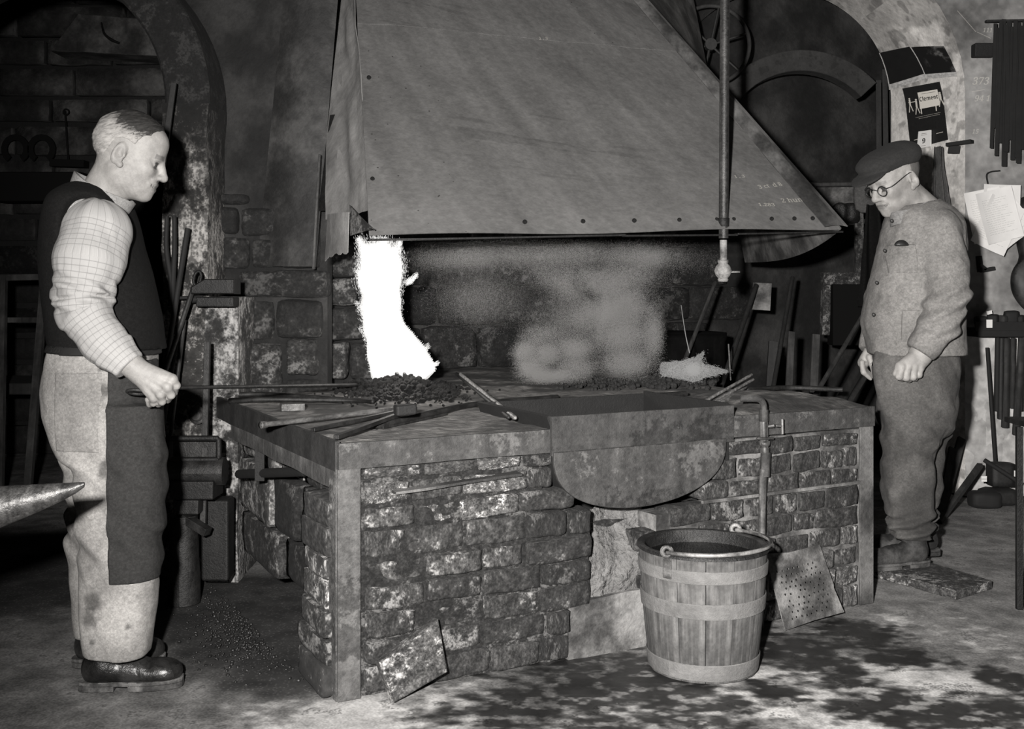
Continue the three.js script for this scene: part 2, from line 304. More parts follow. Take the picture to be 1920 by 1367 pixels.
// half outline of the right arch: up one jamb, over the crown, down the other
const archLine = (cx, cy, r) => { const a = []; for (let i = 0; i < 23; i++) a.push(V(cx + r, cy * i / 23, 0)); for (let i = 0; i <= 40; i++) { const t = Math.PI * i / 40; a.push(V(cx + Math.cos(t) * r, cy + Math.sin(t) * r, 0)); } for (let i = 22; i >= 0; i--) a.push(V(cx - r, cy * i / 23, 0)); return a; };
const mergeC = (list) => { const gs = list.map((g) => { const c = g.index ? g.toNonIndexed() : g.clone(); for (const k of Object.keys(c.attributes)) if (!['position', 'normal', 'color'].includes(k)) c.deleteAttribute(k); return c; }); return mergeGeometries(gs); };
const uni = (fs, k) => (x, y, z) => { let d = 9; for (const f of fs) d = smin(d, f(x, y, z), k); return d; };
const boundsNets = (f, pts, pad, h) => { const b = new THREE.Box3().setFromPoints(pts).expandByScalar(pad); return nets(f, b.min, b.max, h); };

// ---------------------------------------------------------------- forge axes: s along its front, w towards the back
const FA = G(632, 1315), FU = V(0.8827, 0, -0.47), FW = V(-0.47, 0, -0.8827), FQ = eul(0, Math.atan2(0.47, 0.8827), 0);
const FL = (s, y, w) => FA.clone().setY(0).addScaledVector(FU, s).addScaledVector(FW, w).setY(y);
const MF = new THREE.Matrix4().makeBasis(FU, V(0, 1, 0), FW.clone().negate()).setPosition(FA.x, 0, FA.z);     // local x = s, z = -w
const toF = (g) => g.applyMatrix4(MF);
const sw = (p) => { const d = p.clone().sub(FA); return [d.x * FU.x + d.z * FU.z, d.x * FW.x + d.z * FW.z]; };

// ---------------------------------------------------------------- floor
{
  const X0 = -4.4, X1 = 4.4, Z0 = -8.2, Z1 = 1.6;
  const wets = [[1090, 1280, 0.48], [1180, 1262, 0.3], [990, 1300, 0.2], [1110, 1320, 0.16], [1500, 1215, 0.25], [1600, 1190, 0.2], [1680, 1230, 0.18], [1570, 1250, 0.15], [1750, 1315, 0.17], [1690, 1335, 0.14], [1830, 1340, 0.18], [1450, 1290, 0.12], [930, 1355, 0.1], [1590, 1330, 0.07], [1380, 1320, 0.08], [1880, 1270, 0.08]].map(([x, y, r]) => [G(x, y), r]);
  const grime = [[470, 1150, 0.5], [560, 1230, 0.3], [380, 1110, 0.35], [560, 1120, 0.4], [60, 1100, 0.5], [420, 1200, 0.25]].map(([x, y, r]) => [G(x, y), r]);
  const crustAndLight = [[1300, 1325, 0.4], [1600, 1350, 0.5], [1760, 1275, 0.4], [1870, 1330, 0.4], [1120, 1350, 0.4], [880, 1345, 0.4], [1480, 1330, 0.4], [1850, 1210, 0.4], [650, 1355, 0.35], [1680, 1175, 0.25], [120, 1130, 0.3]].map(([x, y, r]) => [G(x, y), r]);  // dried crust near the bucket, plus flash brightness of the front floor painted in
  const near = (list, x, z) => { let m = -9; for (const [p, r] of list) { const dx = x - p.x, dz = (z - p.z) * 0.75, q = 1 - Math.sqrt(dx * dx + dz * dz) / r; if (q > m) m = q; } return m; };
  const wetAt = (x, z) => { const m = near(wets, x, z); if (m < -1) return 0; return sstep(-0.08, 0.4, m * 0.75 + (fbm(x * 4, z * 7, 3, 4) - 0.5) * 1.1 + (fbm(x * 26, z * 40, 9, 4) - 0.5) * 0.75); };
  const fn = (u, v) => {
    const x = lerp(X0, X1, u), z = lerp(Z0, Z1, v);
    const a = fbm(x * 1.6, z * 1.6, 1, 5), b = fbm(x * 14, z * 14, 2, 4), c = hash(Math.floor(u * 2048), Math.floor(v * 2048), 5);
    let g = 0.46 + (a - 0.5) * 0.34 + (b - 0.5) * 0.4; const km = near(crustAndLight, x, z), cr = km < -1 ? 0 : sstep(0.1, 0.5, km * 0.6 + (fbm(x * 2.4, z * 3.6, 31, 4) - 0.5) * 1.1 + (fbm(x * 22, z * 30, 33, 3) - 0.5) * 0.8); g += 0.27 * cr + (c - 0.5) * 0.16;
    const k = near(grime, x, z); if (k > -1) g = lerp(g, 0.12 + (b - 0.5) * 0.26 + (c > 0.93 ? 0.2 : 0), 0.9 * sstep(-0.1, 0.35, k * 0.9 + (a - 0.5) * 1.2));
    if (z < -2.4) g = lerp(g, 0.11 + (b - 0.5) * 0.12, wetAt(x, z) * (0.9 - 0.55 * sstep(0.55, 0.7, fbm(x * 19, z * 27, 41, 4))));
    if (b > 0.7 && c > 0.6) g *= 0.6;
    return g;
  };
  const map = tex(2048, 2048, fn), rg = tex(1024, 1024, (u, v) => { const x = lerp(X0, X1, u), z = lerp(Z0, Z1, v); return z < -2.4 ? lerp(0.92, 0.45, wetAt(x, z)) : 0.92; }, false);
  const g = patch((u, v) => { const x = lerp(X0, X1, u), z = lerp(Z1, Z0, v); return V(x, -0.012 * fbm(x * 3, z * 3, 8, 4), z); }, 150, 170, 0.1);
  const p = g.attributes.position, uv = g.attributes.uv; for (let i = 0; i < p.count; i++) uv.setXY(i, (p.getX(i) - X0) / (X1 - X0), (p.getZ(i) - Z0) / (Z1 - Z0));
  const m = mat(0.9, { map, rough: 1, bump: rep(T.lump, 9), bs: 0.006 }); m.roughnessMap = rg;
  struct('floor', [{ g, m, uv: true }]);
}

// ---------------------------------------------------------------- walls and ceiling of the closed shop
{
  const slab = (x0, x1, y0, y1, z0, z1) => new THREE.BoxGeometry(x1 - x0, y1 - y0, z1 - z0).translate((x0 + x1) / 2, (y0 + y1) / 2, (z0 + z1) / 2);
  struct('ceiling', [{ g: slab(-4.4, 4.4, 3.5, 3.65, -8.2, 1.6), m: M.soot }]);
  struct('wall_left', [{ g: slab(-4.4, -4.2, 0, 3.5, -8.0, 1.6), m: M.sootStone }]);
  struct('wall_rear', [{ g: slab(-4.4, 4.4, 0, 3.5, 1.4, 1.6), m: M.sootStone }]);
  struct('wall_right_side', [{ g: slab(4.1, 4.3, 0, 3.5, -6.25, 1.6), m: M.sootStone }]);
  struct('wall_back', [{ g: toF(slab(0.1, 5.4, 0, 3.5, -2.65, -2.5)), m: M.soot }, ...backStones()]);
  // the far wall of the back room, seen through the left arch: courses of big painted blocks
  const far = [{ g: slab(-4.2, -0.6, 0, 3.5, -8.0, -7.86), m: M.ironBlack }];
  seed(5);
  const fm = [0.1, 0.125, 0.15].map((k) => mat(k, { map: rep(T.mottle, 0.8), bump: B.lump, bs: 0.01 })), fmd = mat(0.03, { map: rep(T.rock, 0.8), bump: B.lump, bs: 0.01 });
  let y = 0.0;
  for (let r = 0; y < 3.3; r++) {
    const h = [0.22, 0.2, 0.24, 0.19][r % 4]; let x = -4.2 + (r % 2) * 0.3;
    while (x < -0.8) { const w = rr(0.45, 0.8); far.push({ n: 'stone', g: boxUV(stone(w - 0.02, h - rr(0.02, 0.045), 0.12, 0.012, 0.012, r * 7 + x, [4, 2, 1]), x), xf: M4(V(x + w / 2, y + h / 2, -7.84 + rr(-0.012, 0.012))), m: (r === 6 || (r === 4 && rnd() < 0.6)) ? fmd : fm[Math.floor(rnd() * 3)] }); x += w; }
    y += h;
  }
  struct('wall_far', far);
}
function backStones() {                                          // the sooty blocks behind the hearth
  const out = []; seed(11);
  const ms = [0.05, 0.07, 0.095].map((k) => mat(k, { map: rep(T.rock, 1.2), bump: B.lump, bs: 0.012 }));
  let y = 0.74;
  for (let r = 0; y < 1.9; r++) { const h = rr(0.19, 0.25); let s = 0.55 - (r % 2) * 0.2; while (s < 3.2) { const w = rr(0.3, 0.52); out.push({ n: 'stone', g: boxUV(stone(w - 0.014, h - 0.014, 0.1, 0.03, 0.014, r * 5 + s), s), xf: new THREE.Matrix4().multiplyMatrices(MF, M4(V(s + w / 2, y + h / 2, -2.49 + rr(-0.012, 0.02)))), m: ms[Math.floor(rnd() * 3)] }); s += w; } y += h; }
  return out;
}

// ---------------------------------------------------------------- right-hand wall with its arch; splayed reveal; chalk
const WD = 6.25;                                                  // depth of the right-hand wall
{
  const cx = 1.66, cy = 2.3, r = 0.93;
  const prof = (cx, cy, r, n = 28) => { const a = [V(cx + r, 0, 0)]; for (let i = 0; i <= n; i++) { const t = Math.PI * i / n; a.push(V(cx + Math.cos(t) * r, cy + Math.sin(t) * r, 0)); } a.push(V(cx - r, 0, 0)); return a; };
  const X0 = 0.726, X1 = 4.2, Y1 = 3.5;
  const map = canvasTex(2048, 2048, (u, v) => {
    const x = lerp(X0, X1, u), y = v * Y1, a = fbm(x * 3, y * 3, 1, 5), b = fbm(x * 30, y * 30, 2, 4);
    const up = 0.5 + (a - 0.5) * 0.5 + (b - 0.5) * 0.22, dn = 0.76 + (a - 0.5) * 0.35 + (b - 0.5) * 0.3;
    let k = sstep(0.0, 0.12, 0.95 - y + (fbm(x * 5, y * 5, 7, 4) - 0.5) * 0.5);
    if (fbm(x * 9, y * 5, 21, 4) > 0.6) k *= 0.72;
    return lerp(up, dn, k);
  }, (c, w, h) => {                                                // chalked reckonings
    const at = (px, py) => { const q = P(px, py, WD); return [(q.x - X0) / (X1 - X0) * w, (1 - q.y / Y1) * h]; };
    c.strokeStyle = 'rgba(225,222,215,0.55)'; c.fillStyle = 'rgba(225,222,215,0.5)'; c.lineWidth = 1.6;
    const put = (s, px, py, size) => { const [x, y] = at(px, py); c.font = 'italic ' + size + 'px serif'; c.fillText(s, x, y); };
    put('373', 1822, 158, 34); put('94 1', 1826, 190, 28); put('111', 1842, 60, 20); put('15', 1822, 250, 20);
    for (const [a, b, d, e] of [[1822, 172, 1846, 168], [1832, 60, 1858, 72], [1795, 20, 1830, 60]]) { const [x, y] = at(a, b), [p, q] = at(d, e); c.beginPath(); c.moveTo(x, y); c.lineTo(p, q); c.stroke(); }
  });
  const m = mat(0.9, { map, bump: B.lump, bs: 0.01 });
  const shape = new THREE.Shape([...prof(cx, cy, r).reverse().slice(1, -1).map((p) => [p.x, p.y]), [cx + r, 0], [X1, 0], [X1, Y1], [cx - r, Y1]].map((q) => new THREE.Vector2(q[0], q[1])));
  const g = new THREE.ExtrudeGeometry(shape, { depth: 0.05, bevelEnabled: false }).translate(0, 0, -WD - 0.05), p = g.attributes.position, uv = g.attributes.uv;
  for (let i = 0; i < p.count; i++) uv.setXY(i, (p.getX(i) - X0) / (X1 - X0), p.getY(i) / Y1);
  struct('wall_right', [{ g, m, uv: true }]);
  // reveal: pale jamb below, duller vault above
  const a = archLine(1.66, 2.3, 0.93), b = archLine(1.665, 2.35, 0.7);
  const pale = mat(0.82, { map: rep(T.plaster, 0.5), vc: true, bump: B.lump, bs: 0.008 });
  const seg = (i0, i1, mm, name) => {
    const f = (u, v) => { const t = lerp(i0, i1, v), i = Math.min(a.length - 2, Math.floor(t)), k = t - i; const q = a[i].clone().lerp(a[i + 1], k).setZ(-WD), w = b[i].clone().lerp(b[i + 1], k).setZ(-6.82); return q.lerp(w, u); };
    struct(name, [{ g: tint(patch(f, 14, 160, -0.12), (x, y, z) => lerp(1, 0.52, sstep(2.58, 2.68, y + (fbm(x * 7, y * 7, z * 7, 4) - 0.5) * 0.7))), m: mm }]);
  };
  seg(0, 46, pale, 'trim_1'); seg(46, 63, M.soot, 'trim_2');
  // an inner band of the vault, deeper in, and its curved lip
  const ring = (r0, r1, z0, z1, x, y, t0, t1) => { const pts = []; for (let i = 0; i <= 24; i++) { const t = lerp(t0, t1, i / 24); pts.push([x + Math.cos(t) * r1, y + Math.sin(t) * r1]); } for (let i = 24; i >= 0; i--) { const t = lerp(t0, t1, i / 24); pts.push([x + Math.cos(t) * r0, y + Math.sin(t) * r0]); } return extr(pts, z0 - z1, 0.004).translate(0, 0, z1); };
  struct('trim_3', [{ g: ring(0.5, 0.62, -6.72, -6.83, 1.78, 2.03, 0.75, 2.75), m: mat(0.03, { map: rep(T.plaster, 1), bump: B.lump, bs: 0.006 }) }]);
}

// ---------------------------------------------------------------- left arch, its flaking pillar, sooty wall and the stone pier by the hearth
{
  seed(21);
  const D = 4.45, px = (x) => (x - CX) / F * D;
  const col = (x0, x1, y0, y1, z0, z1, s, n) => { const w = x1 - x0, h = y1 - y0, d = z1 - z0; return rough(new THREE.BoxGeometry(w, h, d, ...n).translate((x0 + x1) / 2, (y0 + y1) / 2, (z0 + z1) / 2), 0.016, 6, s); };
  const shaftG = tint(col(px(303), px(388), -0.02, 1.95, -4.85, -4.46, 1, [8, 90, 8]), (x, y, z) => lerp(0.55, 0.1, sstep(1.35, 1.72, y + (fbm(x * 14, y * 7, z * 14, 4) - 0.5) * 0.9)));
  const parts = [{ g: shaftG, m: mat(1, { map: rep(T.wash, 0.9), vc: true, rough: 0.95, bump: rep(T.wash, 0.9), bs: 0.006 }) }];
  parts.push({ n: 'buttress', g: col(px(384), px(446), -0.02, 1.15, -4.85, -4.44, 2, [4, 26, 8]), m: M.wash });
  struct('pillar_left', parts, 'stone pillar with limewash flaking off in streaks');
  const pts = []; for (let i = 0; i <= 30; i++) { const t = -0.02 + Math.PI * i / 30; pts.push([Math.cos(t) * 0.74, Math.sin(t) * 0.74]); } for (let i = 30; i >= 0; i--) { const t = -0.02 + Math.PI * i / 30; pts.push([Math.cos(t) * 0.575, Math.sin(t) * 0.575]); }
  struct('arch_left', [{ g: extr(pts, 0.35, 0.01).translate(px(45), 1.95, -4.83), m: mat(0.02, { map: rep(T.rock, 1.5), bump: B.lump, bs: 0.01 }) }]);
  const sh = new THREE.Shape([[-4.2, 1.93], [px(45) - 0.73, 1.93], ...Array.from({ length: 31 }, (_, i) => { const t = Math.PI * (1 - i / 30); return [px(45) + Math.cos(t) * 0.73, 1.95 + Math.sin(t) * 0.73]; }), [px(386), 1.93], [px(386), 0.5], [-0.8, 0.5], [-0.8, 3.5], [-4.2, 3.5]].map((q) => new THREE.Vector2(q[0], q[1])));
  struct('wall_back_left', [{ g: new THREE.ExtrudeGeometry(sh, { depth: 0.12, bevelEnabled: false }).translate(0, 0, -4.86), m: mat(0.028, { map: rep(T.mottle, 1.1), bump: B.lump, bs: 0.012 }) }]);
  // the pier by the hearth: a core with its blocks
  const pier = [{ g: new THREE.BoxGeometry(0.5, 1.62, 0.8).translate(-1.07, 0.81, -5.22), m: M.soot }, { n: 'recess', g: new THREE.BoxGeometry(0.31, 1.3, 0.5).translate(-0.705, 1.35, -5.32), m: M.soot }];
  const blk = (x0, y0, x1, y1, m, proud = 0, d = 4.76) => { const a = P(x0, y1, d), b = P(x1, y0, d), w = b.x - a.x, h = b.y - a.y; pier.push({ n: 'stone', g: boxUV(stone(w - 0.012, h - 0.012, 0.14, 0.02, 0.012, x0 + y0, [8, 6, 3]), rnd()), xf: M4(V((a.x + b.x) / 2, (a.y + b.y) / 2, -d - 0.02 + proud)), m }); };
  const d1 = M.sootStone, d2 = mat(0.045, { map: rep(T.rock, 1.2), bump: B.lump, bs: 0.012 }), d3 = mat(0.12, { map: rep(T.rock, 1.2), bump: B.lump, bs: 0.012 }), d4 = mat(0.025, { map: rep(T.rock, 1.2), bump: B.lump, bs: 0.012 });
  blk(450, 505, 622, 560, d2, 0.03); blk(388, 560, 520, 640, d1); blk(520, 560, 611, 635, d2, 0.03); blk(388, 640, 535, 745, d3); blk(537, 634, 602, 706, d3, 0.03); blk(535, 706, 606, 750, d1);
  blk(386, 360, 470, 385, d2, 0, 4.74); blk(388, 385, 450, 440, d4, 0, 4.74); blk(452, 388, 545, 445, d2, 0, 4.74); blk(388, 442, 470, 505, d1, 0, 4.74); blk(472, 446, 525, 505, d4, 0, 4.74); blk(527, 415, 604, 505, d4, 0.02, 4.74);
  blk(606, 520, 672, 575, d3, 0, 5.0); blk(606, 575, 690, 640, d1, 0, 5.0); blk(606, 640, 655, 712, d3, 0, 5.0); blk(655, 640, 720, 712, d1, 0, 5.0); blk(672, 520, 730, 575, d1, 0, 5.0); blk(606, 450, 700, 520, d2, 0, 5.0); blk(690, 575, 735, 640, d3, 0, 5.0);
  struct('pier_hearth', pier, 'sooty stone pier beside the hearth');
}

// ---------------------------------------------------------------- the forge: masonry, iron rim and posts, hearth top
const HT = 0.742;                                                  // hearth height
const sOf = (px) => { const k = (px - CX) / F; return (3.148 * k + 0.504) / (0.8827 - 0.47 * k); };
const hearthH = (s, w) => HT + (fbm(s * 6, w * 6, 3, 4) - 0.5) * 0.03 + 0.035 * sstep(1.5, 1.7, s) * sstep(2.16, 2.0, s) * sstep(-0.02, 0.12, w) * (1 - sstep(0.35, 0.7, w)) + 0.03 * Math.exp(-(((s - 0.78) / 0.3) ** 2 + ((w - 1.45) / 0.3) ** 2));
const onHearth = (px, py, up = 0) => { let h = HT; for (let i = 0; i < 4; i++) { const [s, w] = sw(G(px, py, h)); h = hearthH(s, w); } return G(px, py, h + up); };
{
  seed(31);
  const parts = [], K = 10, proto = [];
  for (let i = 0; i < K; i++) proto.push(boxUV(stone(0.2, 0.07, 0.1, rr(0.005, 0.014), 0.0115, i * 3.3, [12, 6, 3]), i * 0.37));
  const put = (s, y, w, len, h, m, turn = 0, big = 1) => { const q = eul(rr(-0.02, 0.02), turn + rr(-0.02, 0.02), rr(-0.012, 0.012)); parts.push({ n: 'brick', g: proto[Math.floor(rnd() * K)], xf: new THREE.Matrix4().multiplyMatrices(MF, M4(V(s, y, -w), q, V(len / 0.2, h / 0.07, big))), m }); };
  // core behind the face, with the trough's bay left free
  const cbox = (s0, s1, y0, y1, w0, w1) => toF(new THREE.BoxGeometry(s1 - s0, y1 - y0, w1 - w0, 12, 6, 6).translate((s0 + s1) / 2, (y0 + y1) / 2, -(w0 + w1) / 2));
  parts.push({ n: 'core', g: rough(cbox(0.05, 0.68, 0, 0.66, 0.008, 0.3), 0.006, 25), m: M.mortar });
  parts.push({ n: 'core', g: rough(cbox(0.16, 2.07, 0.12, 0.66, 0.56, 2.4), 0.004, 20), m: M.mortar });
  parts.push({ n: 'core', g: rough(cbox(0.5, 2.07, 0, 0.13, 0.56, 2.4), 0.004, 20), m: M.mortar });
  parts.push({ n: 'core', g: rough(cbox(0.16, 0.68, 0.12, 0.66, 0.28, 0.6), 0.004, 20), m: M.mortar });
  parts.push({ n: 'core', g: rough(cbox(0.66, 0.86, 0, 0.455, 0.008, 0.6), 0.006, 25), m: M.mortar });
  parts.push({ n: 'core', g: rough(cbox(0.84, 1.44, 0, 0.4, 0.115, 0.6), 0.006, 20), m: M.mortar });
  parts.push({ n: 'core', g: rough(cbox(1.12, 1.44, 0, 0.425, 0.004, 0.6), 0.004, 25), m: M.mortarPale });
  parts.push({ n: 'core', g: rough(cbox(1.42, 2.07, 0, 0.66, 0.004, 0.6), 0.004, 25), m: M.mortarPale });
  // left-hand bricks: worn, wide joints, the upper courses blooming with lime
  const curve = (s) => { const t = clamp((s - 0.705) / 0.685); const e = Math.sqrt(Math.max(0, 1 - (2 * t - 1) ** 2)); return 0.662 - 0.2 * Math.pow(e, 0.8) - 0.005; };   // underside of the trough
  const rowsH = [0.085, 0.075, 0.08, 0.078, 0.078, 0.085, 0.072, 0.07, 0.045]; let y = 0;
  rowsH.forEach((h, r) => {
    let s = 0.08 - (r % 2) * 0.0, end = r < 2 ? 0.78 : r < 6 ? 0.86 : r < 7 ? 0.8 : 0.72;
    while (s < end - 0.04) {
      let len = rr(0.13, 0.24); if (r === 8) len = rr(0.12, 0.2); if (s + len > end - 0.07) len = end - s;
      const yc = y + h / 2, top = y + h;
      if (!(top > curve(s + len / 2) && s > 0.66)) {
        const m = r >= 6 && s < 0.52 ? (rnd() < 0.55 ? M.brickPale : M.brick[3]) : r >= 4 && s < 0.3 ? M.brick[2 + Math.floor(rnd() * 2)] : s > 0.6 ? (rnd() < 0.5 ? M.brickDark : M.brick[0]) : M.brick[Math.floor(rnd() * 3)];
        put(s + len / 2, yc, 0.045 + rr(-0.012, 0.012) + (s > 0.7 && r > 1 ? -0.012 : 0), len - 0.01, h - 0.009, m);
      } else put(s + len / 2, Math.min(yc, 0.6), 0.13, len, h, M.brickDark);
      s += len;
    }
    y += h;
  });
  // right-hand bricks: smaller, flush, pale joints
  y = 0; seed(33);
  for (let r = 0; r < 9; r++) {
    const h = [0.08, 0.075, 0.075, 0.072, 0.075, 0.075, 0.07, 0.075, 0.06][r]; let s = r < 5 ? 1.1 : r === 5 ? 1.12 : 1.3; s += (r % 2) * 0.05; if (r < 5) { put(1.1 + (r % 2) * 0.02, y + h / 2, 0.05, 0.09, h - 0.008, M.brickDark); s += 0.04; }
    while (s < 2.03) { let len = rr(0.1, 0.19); if (s + len > 1.98) len = 2.04 - s; if (y + h < curve(s + len * 0.5) || s + len * 0.3 > 1.4) { const pale = r < 4 && s > 1.55; put(s + len / 2, y + h / 2, 0.043 + rr(-0.003, 0.003), len - rr(0.005, 0.012), h - rr(0.004, 0.011), pale ? (rnd() < 0.3 ? M.brickPale : M.brick[2]) : M.brick[Math.floor(rnd() * 3)]); } s += len; }
    y += h;
  }
  // under the trough on the right of the broken-out bay
  for (let r = 0; r < 3; r++) put(1.17 + r * 0.01, 0.44 - r * 0.0, 0.06 + r * 0.002, 0.0, 0.0, M.brickDark);
  parts.splice(-3, 3);
  // the side seen from the left: a rounded stone pier at the corner, a recess with flaking blocks behind it
  y = 0; seed(35);
  for (let r = 0; r < 8; r++) { const h = rr(0.07, 0.095); if (y + h > 0.66) break; put(0.035 + rr(-0.02, 0.006), y + h / 2, 0.15 + rr(-0.015, 0.02), rr(0.2, 0.26), h - 0.003, [M.brick[1], M.wash, M.brickPale, M.brick[2]][(r * 3 + 1) % 4], Math.PI / 2); y += h; }
  const side = (w0, w1, y0, y1, m, out = 0) => parts.push({ n: 'stone', g: boxUV(stone(w1 - w0 - 0.01, y1 - y0 - 0.01, 0.1, 0.018, 0.01, w0 * 9 + y0, [8, 6, 2]), w0), xf: new THREE.Matrix4().multiplyMatrices(MF, M4(V(0.17 - out, (y0 + y1) / 2, -(w0 + w1) / 2), eul(0, Math.PI / 2, 0))), m });
  side(0.3, 0.72, 0.5, 0.66, M.brick[1]); side(0.72, 1.02, 0.5, 0.66, M.wash); side(1.02, 1.5, 0.5, 0.66, M.wash, 0.02);
  side(0.3, 0.75, 0.27, 0.5, M.brick[0]); side(0.75, 1.04, 0.28, 0.5, M.brickDark, 0.02); side(1.04, 1.5, 0.28, 0.5, M.wash, 0.03);
  side(0.3, 0.95, 0.12, 0.28, M.brickDark); side(0.95, 1.5, 0.1, 0.28, M.brick[1], 0.02);
  side(0.3, 0.6, -0.02, 0.12, M.brick[0], -0.3); side(0.6, 1.0, -0.02, 0.12, M.brick[1], -0.32); side(1.0, 1.5, -0.02, 0.1, M.brick[0], -0.25);
  // rim: flat iron along the front, the left side and the right end
  const fb = (s0, s1, y0, y1, w0, w1, r = 0.003) => toF(rough(rbox(s1 - s0, y1 - y0, w1 - w0, r, 1).translate((s0 + s1) / 2, (y0 + y1) / 2, -(w0 + w1) / 2), 0.0006, 30));
  const rimG = (s0, s1, y0, y1) => toF(rough(new THREE.BoxGeometry(s1 - s0, y1 - y0, 0.014, 40, 3, 1).translate((s0 + s1) / 2, (y0 + y1) / 2, 0.006), 0.003, 5));
  parts.push({ n: 'front_rim', g: rimG(0, 2.115, 0.668, 0.742), m: mat(0.17, { map: rep(T.stain, 1.3), rough: 0.8, bump: B.fine, bs: 0.002 }) });
  parts.push({ n: 'side_rim', g: toF(rough(new THREE.BoxGeometry(0.014, 0.085, 1.5, 1, 3, 20).translate(0.0, 0.705, -0.75), 0.003, 5)), m: mat(0.07, { map: rep(T.scale, 1.2), rough: 0.8, bump: B.fine, bs: 0.002 }) });
  parts.push({ n: 'side_beam', g: toF(rough(new THREE.BoxGeometry(0.06, 0.055, 1.25, 2, 2, 20).translate(0.03, 0.633, -0.64), 0.005, 8)), m: mat(0.22, { map: rep(T.stave, 2), rough: 0.9, bump: B.fine, bs: 0.002 }) });
  parts.push({ n: 'end_rim', g: fb(2.102, 2.116, 0.668, 0.742, 0, 2.2), m: M.rust });
  // corner posts of angle iron
  const ang = (s, w, dir, h) => toF(merge([rbox(0.07, h, 0.008, 0.002, 1).translate(s + dir * 0.035, h / 2, 0.004 - w), rbox(0.008, h, 0.06, 0.002, 1).translate(s, h / 2, -0.03 - w)]));
  parts.push({ n: 'corner_post', g: ang(-0.002, -0.004, 1, 0.668), m: mat(0.3, { map: rep(T.stain, 1.6), rough: 0.85, bump: B.fine, bs: 0.002 }) });
  parts.push({ n: 'corner_post', g: ang(2.112, -0.004, -1, 0.668), m: M.rust });
  // thin iron strap run along the brick face below the trough
  parts.push({ n: 'strap', g: toF(rough(new THREE.BoxGeometry(0.75, 0.011, 0.014, 20, 1, 1).rotateZ(0.012).translate(1.68, 0.458, 0.008), 0.002, 7)), m: M.rustPale });
  parts.push({ n: 'strap', g: toF(rough(new THREE.BoxGeometry(0.42, 0.008, 0.05, 14, 1, 2).rotateZ(0.05).translate(0.38, 0.6, 0.01), 0.005, 9)), m: M.rust });
  // rubble fill of the broken-out bay and the slab below it
  const fill = patch((u, v) => { const s = lerp(0.8, 1.14, u), yy = lerp(0.12, 0.44, v); return FL(s, yy, 0.045 + 0.11 * sstep(0.3, 1, v) - 0.06 * fbm(s * 14, yy * 14, 3, 4)); }, 50, 46, 0.02);
  parts.push({ n: 'rubble_fill', g: rough(fill, 0.006, 45), m: mat(0.22, { map: rep(T.grit, 3), bump: rep(T.lump, 4), bs: 0.03 }) });
  const slabP = patch((u, v) => { const s = lerp(0.775, 1.12, u), yy = lerp(-0.01, 0.165 + 0.022 * u + 0.01 * fbm(u * 6, 0, 4, 2), v); return FL(s, yy, -0.012 + 0.02 * fbm(s * 8, yy * 8, 6, 3)); }, 30, 16, 0.08);
  parts.push({ n: 'stone', g: slabP, m: mat(0.25, { map: rep(T.mottle, 1.6), bump: B.lump, bs: 0.012 }) });
  // hearth top, with the trough's opening left out
  {
    const pos = [], nu = 140, nv = 150, idx = [], W1 = 2.5, S0 = 0.006, S1 = 2.105, hole = (s, w) => s > 0.74 && s < 1.41 && w > 0.012 && w < 0.5;
    const ss = (i) => lerp(S0, S1, i / nu), ww = (j) => lerp(0.002, W1, (j / nv));
    for (let j = 0; j <= nv; j++) for (let i = 0; i <= nu; i++) { const s = ss(i), w = ww(j); let h = hearthH(s, w); h = Math.min(h, HT - 0.004 + 0.3 * Math.min(s - S0, w)); const q = FL(s, h, w); pos.push(q.x, q.y, q.z); }
    for (let j = 0; j < nv; j++) for (let i = 0; i < nu; i++) { if (hole(ss(i + 0.5), ww(j + 0.5))) continue; const a = j * (nu + 1) + i, b = a + 1, c = a + nu + 1, d = c + 1; idx.push(a, b, d, a, d, c); }
    const g = new THREE.BufferGeometry(); g.setAttribute('position', new THREE.Float32BufferAttribute(pos, 3)); g.setIndex(idx); g.computeVertexNormals();
    const ash = (x, y, z) => { const [s, w] = sw(V(x, 0, z)), a = fbm(x * 5, z * 5, 2, 5), b = fbm(x * 40, z * 40, 4, 3); let g0 = 0.1 + (a - 0.5) * 0.2 + (b - 0.5) * 0.12; const pale = sstep(0.44, 0.62, a * 0.8 + b * 0.25); g0 = lerp(g0, 0.3 + (b - 0.5) * 0.4, pale); return Math.max(0.02, g0); };
    parts.push({ n: 'hearth_top', g: tint(g, ash), m: mat(1, { map: T.grit, vc: true, rough: 1, bump: rep(T.lump, 5), bs: 0.008, two: true }) });
  }
  build('forge_hearth', 'low brick smith\'s forge with iron rim, corner posts and ash-strewn top', 'forge', parts);
}

